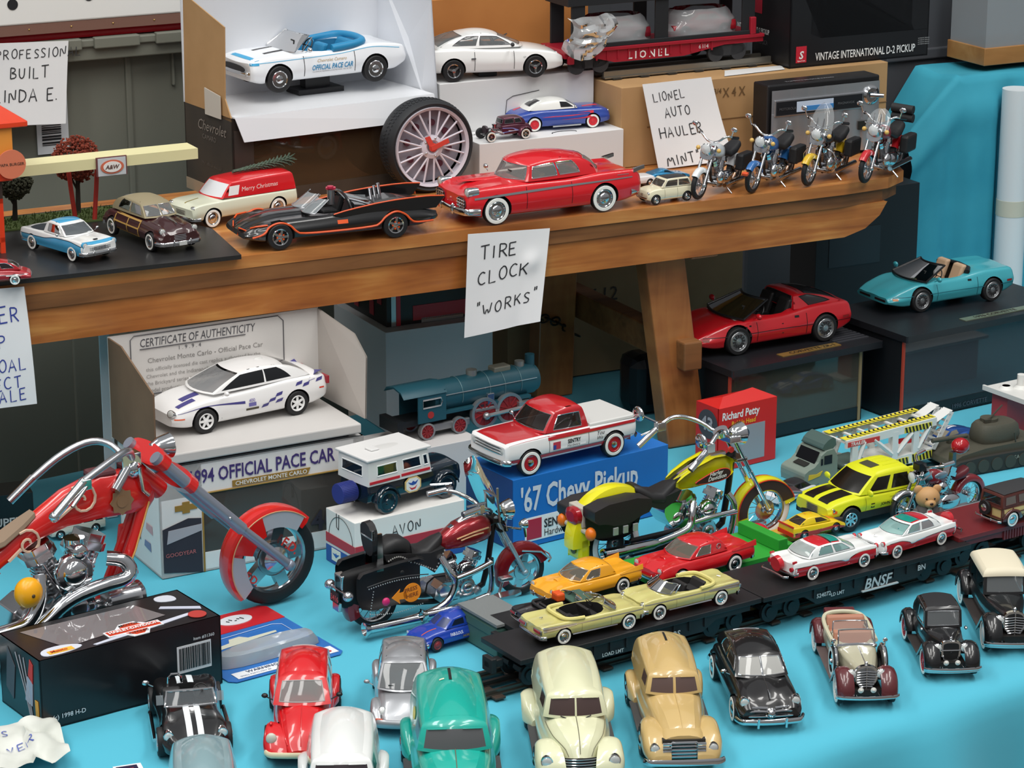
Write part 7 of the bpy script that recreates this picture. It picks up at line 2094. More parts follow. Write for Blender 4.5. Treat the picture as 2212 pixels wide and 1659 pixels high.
# ================================================================ model motorcycles (centimetres, origin under the front axle, +x ahead, right side is -y)
SIL = mat('c9cacd',.16,.95)
SEATB = mat('1d1d1f',.5)
class Bike:
 def __init__(s,label,pos,yaw,sc,wb,name='toy_motorcycle',group=None,lean=0.0):
  s.root = thing(name,label,'toy motorcycle',pos,0,sc,group,(lean,0,yaw))
  s.wb = wb
 def P(s,name,mb,m,sharp=40,bevel=0.0):
  return [q.build(name,m,s.root,sharp,bevel) for q in halves(mb)][0]
 def wheel(s,x,r,hw,name,wall=None,spokes=18,mag=0,M=None):
  M = M or TR(x,0,r)
  ri = r * .74
  t = s.P(name,MB().lathe([(ri,-hw * .8),(r * .86,-hw),(r * .95,-hw * .85),(r,-hw * .4),(r,hw * .4),(r * .95,hw * .85),(r * .86,hw),(ri,hw * .8),(ri,-hw * .8)],40,0,'y',M),RUBBER)
  if wall:
   for sg in (1,-1):
    MB().lathe([(ri,sg * hw * .86),(r * .80,sg * hw * 1.04),(r * .92,sg * hw * 1.0),(r * .94,sg * hw * .9)],40,0,'y',M).build('whitewall',mat('e9e9e9',.4),t)
  b = MB().lathe([(ri,-hw * .8),(ri * .93,-hw * .7),(ri * .90,-hw * .3),(ri * .90,hw * .3),(ri * .93,hw * .7),(ri,hw * .8)],36,0,'y',M)
  b.lathe([(0,-hw * 1.1),(ri * .16,-hw),(ri * .2,-hw * .3),(ri * .2,hw * .3),(ri * .16,hw),(0,hw * 1.1)],18,0,'y',M)
  b.lathe([(ri * .50,-hw * .75),(ri * .50,-hw * .62),(ri * .18,-hw * .62)],30,0,'y',M)
  b.build('rim',SIL,t)
  q = MB()
  if mag:
   for i in range(mag):
    A = M @ RY(2 * PI * i / mag + .25)
    q.prism([(-ri * .20,ri * .16),(ri * .20,ri * .16),(ri * .17,ri * .95),(-ri * .17,ri * .95)],-hw * .5,hw * .5,0,A @ RX(PI / 2))
  else:
   for i in range(spokes):
    a = 2 * PI * i / spokes
    sg = 1 if i % 2 else -1
    q.tube([tuple(M @ Vector((ri * .18 * math.cos(a),sg * hw * .6,ri * .18 * math.sin(a)))),tuple(M @ Vector((ri * .92 * math.cos(a + .2),0,ri * .92 * math.sin(a + .2))))],r * .012,0,4)
  q.build('spokes',SIL,t)
  return t
 def fender(s,cx,cz,R,a0,a1,hw,drop,m,name='fender',tail=None,th=.12,n=26,M=None):
  rings = []
  for i in range(n + 1):
   a = math.radians(lerp(a0,a1,i / n))
   c,z = math.cos(a),math.sin(a)
   sec = [(-hw,-drop),(-hw,-drop * .4),(-hw * .75,th * .4),(-hw * .35,th),(0,th * 1.2),(hw * .35,th),(hw * .75,th * .4),(hw,-drop * .4),(hw,-drop),
       (hw - th,-drop),(hw - th,-drop * .4),(hw * .5,-th * .2),(-hw * .5,-th * .2),(-hw + th,-drop * .4),(-hw + th,-drop)]
   rings.append([(cx + (R + h) * c,y,cz + (R + h) * z) for y,h in sec])
  return s.P(name,MB().loft(rings,M=M),m,50)
 def pod(s,name,secs,m,it=2,k=None,mb=None):
  """rounded body lofted along x: (x, z centre, half width, half height)"""
  b = mb or MB()
  b.loft([[(x,y * hw,z + v * hh) for y,v in (k or chaikin([(-1,-.9),(-.5,-1),(.5,-1),(1,-.9),(1.05,0),(.85,.8),(.4,1.05),(-.4,1.05),(-.85,.8),(-1.05,0)],1,True))] for x,z,hw,hh in secs])
  return b if mb else s.P(name,b,m,50)
 def twin(s,cx,cz,u,tilt=24,dx=.0):
  """V-twin engine, u about a cylinder's half width"""
  b = MB()
  for sg in (1,-1):
   A = TR(cx + sg * u * .55 + dx,0,cz + u * .6) @ RY(math.radians(tilt) * sg)
   for i in range(9):
    k = u * (.98 - .025 * i)
    b.prism(chaikin([(-k,-k),(k,-k),(k,k),(-k,k)],1,True),u * (.25 + .27 * i),u * (.25 + .27 * i + .13),0,A)
   b.cyl(u * .72,0,u * 2.9,0,'z',A,14)
  s.P('cylinder_fins',b,SIL)
  b = MB()
  for sg in (1,-1):
   A = TR(cx + sg * u * .55 + dx,0,cz + u * .6) @ RY(math.radians(tilt) * sg)
   b.prism(chaikin([(-u * 1.1,-u * 1.05),(u * 1.1,-u * 1.05),(u * 1.1,u * 1.05),(-u * 1.1,u * 1.05)],1,True),u * 2.75,u * 3.25,0,A)
   b.prism(chaikin([(-u * .95,-u * .9),(u * .95,-u * .9),(u * .95,u * .9),(-u * .95,u * .9)],1,True),u * 3.25,u * 3.75,0,A)
   for e in (-.3,.3):
    b.tube([tuple(A @ Vector((e * u,-u * 1.15,u * 2.7))),(cx + e * u * .8,-u * 1.3,cz)],u * .11,0,6)
  s.P('rocker_cover',b,CHROME,bevel=u * .08)
  b = MB()
  b.cyl(u * 1.55,-u * 1.2,u * 1.2,0,'y',TR(cx,0,cz - u * .4),24)
  b.cyl(u * 1.0,-u * 1.5,-u * 1.2,0,'y',TR(cx + u * .3,0,cz - u * .3),20)
  b.ball((cx + u * .3,-u * 1.5,cz - u * .3),(u * .7,u * .3,u * .7))
  b.prism(chaikin([(cx - u * 4.4,cz - u * 1.6),(cx - u * .6,cz - u * 1.6),(cx - u * .6,cz + u * .7),(cx - u * 3.8,cz + u * .9)],1,True),-u * 1.1,u * 1.1,0,RX(PI / 2))
  b.cyl(u * .8,-u * 1.5,-u * 1.1,0,'y',TR(cx - u * 2.9,0,cz - u * .2),20)
  b.cyl(u * .55,-u * 1.4,u * 1.2,0,'y',TR(cx + u * 1.8,0,cz - u * 1.0),16)
  b.box(cx - u * 1.9,cx - u * .9,-u * 1.6,-u * .9,cz - u * 1.4,cz + u * .2)
  s.P('crankcase',b,SIL,bevel=u * .06)
  A = TR(cx + dx,-u * 1.25,cz + u * 2.2)
  b = MB().lathe([(0,-u * .9),(u * .5,-u * .9),(u * .75,-u * .75),(u * .85,-u * .6),(u * 1.15,-u * .6),(u * 1.25,-u * .45),(u * 1.25,0),(0,0)],30,0,'y',A)
  s.P('air_cleaner',b,CHROME)
  return b
 def bar(s,pts,r,m=None,name='handlebar',it=2): return s.P(name,MB().tube(pts,r,0,10,smooth_path=it),m or CHROME)
 def lamp(s,x,z,r,y=0,name='headlight',back=1.5,lens='dfe2e2',M=None):
  A = M or TR(x,y,z)
  b = MB().lathe([(0,-r * back),(r * .45,-r * back * .92),(r * .8,-r * back * .6),(r,-r * .2),(r * 1.06,0),(r * .94,r * .1)],26,0,'x',A)
  b.lathe([(r * .94,r * .06),(r * .6,r * .26),(0,r * .34)],26,1,'x',A)
  return s.P(name,b,[CHROME,mat(lens,.12,.2)])
 def fork(s,top,axle,y,r,m=None,lower=.55):
  b = MB()
  t,a = Vector(top),Vector(axle)
  for sg in (1,-1):
   T_,A_ = Vector((t.x,sg * y,t.z)),Vector((a.x,sg * y,a.z))
   m_ = T_.lerp(A_,1 - lower)
   b.tube([T_,m_],r * .82,0,12).tube([m_,A_],r,0,12).ball(tuple(A_),r * 1.5)
  return s.P('fork',b,m or CHROME)
 def studs(s,pts,r,m=None): 
  b = MB()
  for p in pts: b.ball(p,r,0,6,4)
  return s.P('studs',b,m or mat('d8d8d4',.3,.6))
# ---- dark red tourer
B = Bike('dark red touring motorcycle with clear windshield and studded black saddlebags',(0.0092,2.4896,0.7408),0.5341,.01,16.6)
MRN = flake('8f1520')
B.wheel(0,2.55,.42,'front_wheel',spokes=0,mag=6)
B.wheel(-16.6,2.55,.52,'rear_wheel',spokes=16)
B.fender(0,2.55,2.85,18,205,.72,.9,MRN,'front_fender')
B.P('fender_trim',MB().tube([(2.7,-.74,3.1),(3.0,-.74,3.5),(2.9,-.5,3.9),(2.9,.5,3.9),(3.0,.74,3.5),(2.7,.74,3.1)],.09,0,6).tube([(-.4,-.76,4.9),(1.8,-.76,4.4),(2.9,-.74,3.4)],.1,0,6),CHROME)
B.fork((-3.3,0,8.9),(.05,0,2.5),.62,.24,mat('a7bcc6',.3,.5))
B.P('triple_clamp',MB().box(-3.7,-2.6,-.85,.85,8.3,8.8).box(-2.9,-1.9,-.8,.8,7.2,7.6),BLACK,bevel=.1)
B.P('frame',MB().tube([(-3.2,0,8.2),(-3.9,0,3.6),(-4.6,0,1.4),(-9,0,1.1),(-12.5,0,1.6),(-16.4,0,2.6)],.3,0,8,smooth_path=1).tube([(-3.2,0,8.2),(-9.5,0,6.6),(-13,0,5.6),(-16.4,0,2.6)],.3,0,8,smooth_path=1),BLACK)
B.pod('fuel_tank',[(-9.4,7.15,.35,.5),(-8.8,7.35,.85,.8),(-7.4,7.75,1.3,1.15),(-6.0,8.0,1.5,1.25),(-4.8,8.1,1.45,1.15),(-4.1,8.05,1.1,.85),(-3.8,8.0,.6,.5)],MRN)
B.P('tank_console',MB().loft([[(x,y,z + h) for y,h in ((-.5 * k,0),(.5 * k,0),(.4 * k,.3),(-.4 * k,.3))] for x,z,k in ((-8.2,8.25,.7),(-6.4,9.1,1),(-5.0,9.25,1),(-4.2,8.9,.7))]).cyl(.42,9.25,9.6,0,'z',TR(-5.3,0,0),18),CHROME,bevel=.05)
B.P('tank_emblem',MB().tube([(-8.0,-1.28,7.7),(-6.2,-1.56,8.2),(-4.6,-1.5,8.35)],.09,0,6).tube([(-7.6,-1.35,7.5),(-6.2,-1.58,7.9),(-5.2,-1.55,7.95)],.08,0,6),mat('c9a078',.3,.6))
B.pod('seat',[(-9.2,7.7,.45,.5),(-9.9,7.2,.9,.75),(-11.2,6.6,1.35,.7),(-12.4,6.6,1.5,.75),(-13.0,7.2,1.35,1.0)],SEATB)
B.pod('pillion_seat',[(-12.9,7.4,1.1,.8),(-13.6,8.0,1.2,.75),(-14.6,8.2,1.2,.7),(-15.6,8.0,1.15,.6),(-16.2,7.6,.9,.5)],SEATB)
B.P('seat_skirt',MB().prism([(-9.4,7.2),(-9.9,5.6),(-10.6,4.8),(-11.6,5.6),(-13.0,6.2),(-15.8,6.9),(-16.0,7.6),(-13,7.2),(-11,6.9)],-1.45,1.45,0,RX(PI / 2)),SEATB,bevel=.15)
B.studs([(lerp(-15.6,-13.2,i / 11),-1.5,6.95 - .55 * (i / 11) + .5 * math.sin(PI * i / 11)) for i in range(12)] + [(lerp(-12.8,-10.6,i / 9),-1.5,lerp(6.3,5.1,i / 9)) for i in range(10)] + [(lerp(-10.5,-9.5,i / 6),-1.5,lerp(5.1,6.9,i / 6)) for i in range(7)],.09)
B.P('backrest',MB().prism(chaikin([(-1.2,0),(1.2,0),(1.15,3.4),(-1.15,3.4)],2,True),-.4,.3,0,frame_m((-16.6,0,7.4),(0,1,0),(-.10,0,1))),SEATB,bevel=.12)
B.P('sissy_bar',MB().prism([(-.35,0),(.35,0),(.25,3.8),(-.25,3.8)],-.1,.1,0,frame_m((-16.4,-1.2,6.0),(1,0,0),(-.15,0,1))).prism([(-.35,0),(.35,0),(.25,3.8),(-.25,3.8)],-.1,.1,0,frame_m((-16.4,1.2,6.0),(1,0,0),(-.15,0,1))).box(-17.2,-16.95,-1.2,1.2,9.2,10.2),CHROME,bevel=.04)
B.fender(-16.6,2.55,3.0,35,205,.95,1.0,MRN,'rear_fender')
for sg in (1,-1):
 sb = B.pod('saddlebag',[(-20.3,4.6,.55,1.3),(-19.9,4.4,.95,2.0),(-18.6,4.3,1.05,2.3),(-15.8,4.5,1.1,2.35),(-13.9,4.7,1.05,2.2),(-13.3,4.8,.75,1.8)],SEATB,k=[(y * .9 + sg * 2.35 / 1.05 if False else y,v) for y,v in chaikin([(-1,-.9),(1,-.9),(1,.3),(.9,.95),(-.9,.95),(-1,.3)],2,True)])
 sb.location = (1.1,sg * 2.2,.2)
 if sg < 0:
  MB().tube([(x,-1.12,5.35 + .35 * math.sin((x + 20) * .45)) for x in [lerp(-20,-13.4,i / 12) for i in range(13)]],.06,0,5).build('lid_edge',mat('2c2c2e',.6),sb)
  q = MB()
  for i in range(26):
   t = i / 25
   q.ball((lerp(-19.8,-13.6,t),-1.13,5.1 + .35 * math.sin((lerp(-19.8,-13.6,t) + 20) * .45)),.07,0,6,4)
   q.ball((lerp(-19.6,-14.0,t),-1.02,2.5 - .35 * math.sin(PI * t)),.06,0,6,4)
   if i < 9: q.ball((-19.7 + .05 * i,-1.08,2.6 + .27 * i),.06,0,6,4)
  q.build('studs',mat('d8d8d4',.3,.6),sb)
  OR = mat('f2901c',.4)
  st_ = MB().cyl(.95,1.10,1.16,0,'y',TR(-15.2,0,3.9) @ RZ(PI),30).build('press_here_sticker',OR,sb)
  MB().prism([(-17.4,3.75),(-16.5,3.0),(-16.6,3.45),(-15.8,3.4),(-15.8,4.15),(-16.6,4.1),(-16.5,4.5)],1.10,1.16,0,RX(PI / 2)).build('sticker_arrow',OR,sb)
  MB().text('PRESS',.56,frame_m((-16.05,-1.17,4.0),(1,0,.12),(0,0,1)),0,.1,.02).text('HERE',.56,frame_m((-15.85,-1.17,3.4),(1,0,.12),(0,0,1)),0,.1,.02).build('lettering',mat('7a3a10',.5),sb)
  MB().ball((-18.0,-1.10,3.5),(.42,.25,.42)).build('press_button',mat('c8286a',.35),sb)
  MB().ball((-16.2,-1.05,6.1),(.22,.1,.22)).build('latch_hole',mat('08080a',.7),sb)
B.P('tail_bracket',MB().box(-20.3,-19.5,-.7,.7,4.6,6.0).box(-20.6,-20.2,-.6,.6,2.4,3.3).tube([(-20.2,-1.9,4.4),(-20.2,1.9,4.4)],.16),SIL,bevel=.1)
for y in (1.9,-1.9): B.P('turn_signal',MB().ball((-20.2,y,4.4),(.55,.5,.5)),SIL)
B.P('number_plate',MB().box(-20.75,-20.6,-.8,.8,3.3,4.4),BLACK)
B.P('lettering',MB().text('3416',.8,frame_m((-20.76,.7,3.5),(0,-1,0),(0,0,1)),0,0,.02),SIL)
B.twin(-7.0,2.6,.78)
B.P('air_cleaner_badge',MB().cyl(.62,1.65,1.75,0,'y',TR(-7.0,0,4.32) @ RZ(PI),24),mat('26262a',.4))
B.P('primary_cover',MB().prism(chaikin([(-12,1.2),(-5.4,1.2),(-5.2,3.2),(-11.8,3.4)],2,True),-1.6,-1.0,0,RX(PI / 2)),SIL,bevel=.1)
for pts in ([(-4.6,-1.9,5.3),(-4.4,-2.0,1.3),(-7,-2.1,1.1)],[(-9.9,-1.5,6.3),(-9.3,-2.3,4.8),(-8.8,-2.4,4.1),(-9.0,-2.5,3.0),(-10.0,-2.6,1.8),(-12.5,-2.7,1.2),(-18.0,-2.8,1.0)],[(-8.7,-2.4,4.15),(-6.6,-2.4,4.5),(-4.6,-2.0,4.9)],[(-5.2,-2.2,1.6),(-9.0,-2.8,1.3),(-13.2,-2.9,1.1)]):
 B.P('exhaust_pipe',MB().tube(pts,.30 if len(pts) != 7 else .36,0,10,smooth_path=2),CHROME)
B.P('muffler',MB().cyl(.46,-18.6,-11.8,0,'x',TR(0,-2.8,1.05),18).lathe([(.46,0),(.75,-.6),(.55,-.65),(.3,-.3)],18,0,'x',TR(-18.4,-2.8,1.05)),CHROME)
B.P('muffler',MB().cyl(.40,-12.6,-9.0,0,'x',TR(0,-3.1,1.35),18).lathe([(.40,0),(.75,-.6),(.5,-.65)],18,0,'x',TR(-12.4,-3.1,1.35)),CHROME)
B.P('floorboard',MB().prism(chaikin([(-5.4,-3.9),(-2.2,-3.9),(-1.8,-2.6),(-5.0,-2.6)],1,True),1.6,1.85),SIL,bevel=.05)
B.P('brake_pedal',MB().tube([(-4.0,-2.5,1.8),(-3.6,-2.5,3.0)],.16).box(-4.0,-2.7,-3.0,-2.2,3.0,3.35),SIL,bevel=.05)
B.bar([(-8.3,-3.5,11.0),(-6.6,-3.2,11.2),(-4.8,-2.2,10.4),(-3.9,-.8,9.4),(-3.9,.8,9.4),(-4.8,2.2,10.4),(-6.6,3.2,11.2),(-8.3,3.5,11.0)],.22)
for sg in (1,-1):
 B.P('grip',MB().tube([(-8.6,sg * 3.5,11.0),(-6.7,sg * 3.25,11.2)],.30,0,10),SIL)
 B.P('lever',MB().tube([(-6.4,sg * 3.1,11.2),(-6.0,sg * 3.3,11.7),(-8.2,sg * 3.7,11.8)],.12,0,6).box(-6.6,-6.1,sg * 3.15 - .25,sg * 3.15 + .25,10.7,11.5),SIL)
B.lamp(-1.3,9.3,.92)
for sg in (1,-1): B.lamp(-.4,8.0,.5,sg * 1.5,'spot_lamp')
B.P('lamp_bar',MB().tube([(-.9,-1.5,7.5),(-1.8,0,7.4),(-.9,1.5,7.5)],.13).tube([(-.6,-1.5,7.8),(-.4,-1.5,6.6)],.12),CHROME)
def shield(u,v,top=15.4,bot=7.6,tx=-5.2,bx=-1.9,hw=2.6):
 y = (u * 2 - 1)
 w_ = hw * (1 - max(0,v - .45) ** 2 * 1.9) * (.62 + .38 * min(1,v / .3))
 return (lerp(bx,tx,v) - .7 * y * y,y * w_,lerp(bot,top,v) - (.9 * y * y if v > .7 else 0))
B.P('windshield',MB().grid(shield,[i / 16 for i in range(17)],[i / 16 for i in range(17)]),glass('b8ac86',.5),80)
B.P('windshield_mount',MB().tube([(-3.2,-1.3,8.6),(-3.4,-1.2,10.8),(-3.6,-1.5,12.2)],.12).tube([(-3.2,1.3,8.6),(-3.4,1.2,10.8),(-3.6,1.5,12.2)],.12).tube([(-3.5,-1.3,11.2),(-3.5,1.3,11.2)],.1),SATIN)
B.P('kickstand',MB().box(-11.6,-10.6,-2.2,-1.9,.05,1.2),mat('8fb0bc',.4),bevel=.05)
# ---- yellow cruiser
B = Bike('yellow cruiser motorcycle with black saddlebags and wide whitewall tyres',(0.2652,2.6568,0.7408),0.5742,.01,19.5)
YLW = paint('e3dc12')
STEER = TR(-.2,0,0) @ RZ(-.16)
B.wheel(0,3.05,.50,'front_wheel',True,16,M=STEER @ TR(0,0,3.05))
B.wheel(-19.4,3.05,.56,'rear_wheel',True,18)
B.fender(0,3.05,3.45,12,202,.85,1.2,YLW,'front_fender',M=STEER)
for sg in (1,-1):
 pts = [(3.46 * math.cos(a),3.05 + 3.46 * math.sin(a)) for a in [math.radians(20 + 170 * i / 24) for i in range(25)]]
 inn = [(lerp(2.35,2.0,i / 24) * math.cos(a) * 1.0,3.05 + 2.35 * math.sin(a)) for i,a in enumerate([math.radians(190 - 170 * i / 24) for i in range(25)])]
 B.P('fender_panel',MB().prism([(x * .97,(z - 3.05) * .97 + 3.05) for x,z in pts] + inn,.82 if sg > 0 else -.87,.87 if sg > 0 else -.82,0,STEER @ RX(PI / 2)),mat('3a2a22',.35))
 B.P('fender_pinstripe',MB().tube([tuple(STEER @ Vector((x * .985,sg * .9,(z - 3.05) * .985 + 3.05))) for x,z in pts],.07,0,5),mat('cf3a1c',.4))
B.P('fender_tip',MB().box(1.2,3.5,-.85,.85,4.9,5.25,0,STEER @ RY(.15)),SIL,bevel=.1)
B.fork((-4.9,0,11.8),(.0,0,3.05),.80,.26)
B.P('triple_clamp',MB().box(-5.6,-4.2,-1.1,1.1,11.4,12.1).box(-4.6,-3.2,-1.0,1.0,9.2,9.6),SIL,bevel=.1)
B.P('frame',MB().tube([(-4.4,0,10.2),(-5.0,0,5.5),(-5.8,0,1.6),(-11,0,1.3),(-15,0,2.0),(-19.2,0,3.1)],.34,0,8,smooth_path=1).tube([(-4.4,0,10.0),(-11.5,0,7.6),(-15.5,0,6.6),(-19.2,0,3.1)],.34,0,8,smooth_path=1),BLACK)
for sg in (1,-1):
 tk = B.pod('fuel_tank',[(-12.2,8.1,.2,.35),(-11.3,8.25,.65,.75),(-9.6,8.6,.95,1.15),(-7.6,8.9,1.1,1.4),(-6.1,8.95,1.05,1.3),(-5.2,8.85,.7,.9),(-4.9,8.8,.3,.5)],YLW)
 tk.location = (0,sg * .95,0)
 em = [(-11.2,8.35),(-9.0,8.15),(-6.9,8.2),(-6.2,8.7),(-6.5,9.3),(-7.6,9.5),(-9.4,9.0)]
 MB().prism(chaikin(em,2,True),1.02,1.22,0,RX(PI / 2) if sg < 0 else RX(PI / 2) @ TR(0,0,-2.24)).build('tank_emblem',mat('3a2620',.35),tk)
 MB().tube([(x,sg * 1.17,z) for x,z in chaikin(em,2,True)],.07,0,5,True).build('emblem_edge',mat('cf3a1c',.4),tk)
 if sg < 0:
  MB().text('Harley',.62,frame_m((-9.0,-1.24,8.85),(1,0,.06),(0,0,1)),0,.3,.02).text('Davidson',.62,frame_m((-9.2,-1.24,8.35),(1,0,.06),(0,0,1)),0,.3,.02).build('lettering',WHITE,tk)
B.P('tank_console',MB().loft([[(x,y,z + h) for y,h in ((-.5 * k,0),(.5 * k,0),(.4 * k,.35),(-.4 * k,.35))] for x,z,k in ((-11.4,8.6,.9),(-9.4,9.4,1),(-7.2,10.1,1),(-5.6,10.1,.8))]),[SIL],bevel=.06)
B.P('tank_strap',MB().loft([[(x,y,z + h) for y,h in ((-.55 * k,0),(.55 * k,0),(.45 * k,.2),(-.45 * k,.2))] for x,z,k in ((-12.9,7.9,.8),(-11.2,8.75,1),(-9.8,9.35,1))]),BLACK)
B.pod('seat',[(-11.9,8.1,.5,.45),(-12.8,7.8,1.1,.6),(-14.2,7.3,1.6,.55),(-15.6,7.6,1.6,.6),(-16.8,8.4,1.3,.6),(-17.4,8.7,.9,.4)],SEATB)
B.P('seat_skirt',MB().prism([(-12,7.9),(-12.6,6.9),(-14.4,6.1),(-16.0,6.8),(-17.2,8.2),(-14.5,7.4)],-1.55,1.55,0,RX(PI / 2)),SEATB,bevel=.15)
B.fender(-19.7,4.2,5.1,38,186,1.05,1.8,YLW,'rear_fender')
B.P('fender_tail',MB().box(-24.2,-22.9,-1.05,1.05,2.4,4.8),YLW,bevel=.3)
B.P('tail_badge',MB().cyl(.45,0,.1,0,'z',frame_m((-24.22,0,3.4),(0,-1,0),(0,0,1)),20),mat('6a5a10',.4))
B.P('tail_bracket',MB().box(-24.0,-23.0,-1.2,1.2,5.9,8.0).tube([(-23.8,-2.5,5.6),(-23.8,2.5,5.6)],.28),mat('b9b4a8',.4),bevel=.2)
B.P('tail_lamp',MB().loft([[(x,y * k,7.0 + z * k) for y,z in chaikin([(-1.1,-.9),(1.1,-.9),(1.2,.9),(-1.2,.9)],2,True)] for x,k in ((-23.9,1),(-24.5,.95),(-24.7,.6))]),mat('9c1420',.2,0,.4))
for y in (2.5,-2.5): B.P('turn_signal',MB().ball((-23.9,y,5.7),(.55,.6,.7)),mat('e8761c',.3))
for sg in (1,-1):
 sb = B.P('saddlebag',MB().loft([[(x,y,z) for x,z in chaikin([(-22.9,7.6),(-22.9,5.2),(-22.0,4.0),(-18.6,3.7),(-16.9,4.6),(-16.4,7.6)],2,True)] for y in (-.95,-.8,.8,.95)]),SEATB,bevel=.12)
 sb.location = (-.9,sg * 2.3,.5 if sg < 0 else -.4)
 MB().loft([[(x,y,z) for x,z in chaikin([(-23.1,8.2),(-23.1,6.4),(-21.5,6.2),(-20.6,5.8),(-18.6,5.8),(-17.6,6.3),(-16.1,6.6),(-16.2,8.3)],1,True)] for y in (-1.05,1.05)]).build('saddlebag_lid',SEATB,sb,bevel=.12)
 q = MB()
 for i in range(3): q.box(-20.9 + i * 1.2,-20.3 + i * 1.2,sg * 1.12 - .08,sg * 1.12 + .08,4.9,5.7)
 q.build('buckle',mat('c4c6ca',.3,.6),sb,bevel=.04)
B.twin(-8.6,2.9,.92,26)
B.P('oil_tank',MB().prism(chaikin([(-14.6,6.2),(-12.8,3.4),(-11.2,3.6),(-11.0,5.4),(-12.4,6.8)],2,True),-1.5,1.5,0,RX(PI / 2)).ball((-12.4,-1.5,4.8),(.7,.2,.7)),CHROME,bevel=.15)
for pts,r_ in (([(-10.6,-1.6,6.2),(-11.2,-2.2,5.6),(-11.3,-2.4,4.2),(-12.6,-2.6,3.6),(-16,-2.7,3.2)],.42),([(-6.2,-1.6,6.4),(-5.6,-2.1,5.4),(-5.8,-2.2,3.6),(-6.4,-2.3,1.6)],.34),([(-11.2,-2.5,4.4),(-8.6,-2.5,4.6),(-5.6,-2.3,4.5)],.30),([(-6.4,-2.4,1.5),(-9.6,-2.7,1.3),(-12.5,-2.8,1.2)],.36)):
 B.P('exhaust_pipe',MB().tube(pts,r_,0,10,smooth_path=2),CHROME)
for x0,x1,y,z in ((-22.6,-15.8,-2.9,3.3),(-18.2,-10.4,-3.0,1.15)):
 B.P('muffler',MB().lathe([(.3,x1),(.52,x1 - .8),(.60,x0 + 1.2),(.70,x0),(.5,x0 - .05),(.4,x0 + .5)],20,0,'x',TR(0,y,z)),CHROME)
B.P('floorboard',MB().box(-5.6,-2.6,-3.3,-2.0,1.5,1.75).box(-3.3,-1.6,-2.4,-1.6,2.4,2.7),SIL,bevel=.06)
B.bar([(-12.4,-4.4,11.7),(-10.6,-4.2,13.0),(-9.2,-3.6,14.0),(-7.2,-2.0,13.4),(-6.0,-.7,12.2),(-6.0,.7,12.2),(-7.2,2.0,13.4),(-9.2,3.6,14.0),(-10.6,4.2,13.0),(-12.4,4.4,11.7)],.24)
for sg in (1,-1):
 B.P('grip',MB().tube([(-13.2,sg * 4.5,11.0),(-11.2,sg * 4.3,12.5)],.34,0,10),SIL)
 B.P('brake_reservoir',MB().box(-11.2,-10.2,sg * 4.2 - .4,sg * 4.2 + .4,12.4,13.3).tube([(-10.8,sg * 4.4,12.6),(-12.6,sg * 4.9,12.0)],.12),SIL,bevel=.1)
 B.P('mirror',MB().ball((-12.6,sg * 5.4,14.2),(.32,.95,.8)).tube([(-10.9,sg * 4.3,13.2),(-12.3,sg * 5.0,14.0)],.12),CHROME)
B.lamp(-3.4,12.0,1.15)
B.P('instrument_pod',MB().cyl(.8,0,.5,0,'z',TR(-5.9,0,12.3) @ RY(-.5),20),SIL)
B.P('reflector',MB().cyl(.32,.0,.3,0,'y',TR(-5.6,-1.35,10.9),14),mat('b8322c',.3))
B.P('drive_guard',MB().box(-18.4,-12.0,-1.7,-1.2,1.8,3.8),BLACK,bevel=.2)
# ---- red chopper
B = Bike('bright red long fork chopper with chrome engine behind the black motorcycle carton',(-0.2364,2.4684,0.7408),0.6109,.01,33,name='toy_chopper')
FR = paint('cf1612')
B.wheel(0,4.75,.85,'front_wheel',mag=5)
B.fender(0,4.75,5.25,42,222,1.15,1.3,FR,'front_fender')
for sg in (1,-1):
 for a0,a1,ri in ((50,108,3.35),(165,222,3.4)):
  o_ = [(5.0 * math.cos(math.radians(lerp(a0,a1,i / 12))),4.75 + 5.0 * math.sin(math.radians(lerp(a0,a1,i / 12)))) for i in range(13)]
  k0,k1 = (a0 - 8,a1) if a0 < 90 else (a0,a1 + 4)
  i_ = [((ri + 1.4 * abs(2 * i / 12 - 1) ** 2 * (.2)) * math.cos(math.radians(lerp(a1,a0,i / 12))),4.75 + ri * math.sin(math.radians(lerp(a1,a0,i / 12)))) for i in range(13)]
  B.P('diamond_plate',MB().prism(o_ + i_,1.12,1.2,0,RX(PI / 2) if sg < 0 else RX(PI / 2) @ TR(0,0,-2.32)),noisy('b4b9c2','a2a8b2',160,.3,bump=.4))
 sp = [(3.2 * math.cos(math.radians(a)),4.75 + 3.2 * math.sin(math.radians(a))) for a in range(100,176,6)]
 B.P('fender_strut',MB().prism([(5.0 * math.cos(math.radians(a)),4.75 + 5.0 * math.sin(math.radians(a))) for a in range(108,166,6)] + [(2.9 * math.cos(math.radians(a)),4.75 + 2.9 * math.sin(math.radians(a))) for a in range(160,108,-6)],1.14,1.26,0,RX(PI / 2) if sg < 0 else RX(PI / 2) @ TR(0,0,-2.4)),FR)
 B.P('pinstripe',MB().tube([(5.0 * math.cos(math.radians(a)),sg * 1.22,4.75 + 5.0 * math.sin(math.radians(a))) for a in range(48,222,6)],.06,0,5),mat('c89a72',.4))
B.P('hub_cap',MB().lathe([(0,1.6),(.5,1.5),(.9,1.2),(1.3,1.0)],20,0,'y',TR(0,0,4.75)).lathe([(1.3,-1.0),(.9,-1.2),(.5,-1.5),(0,-1.6)],20,0,'y',TR(0,0,4.75)),SIL)
TUB = mat('8f95a3',.3,.45)
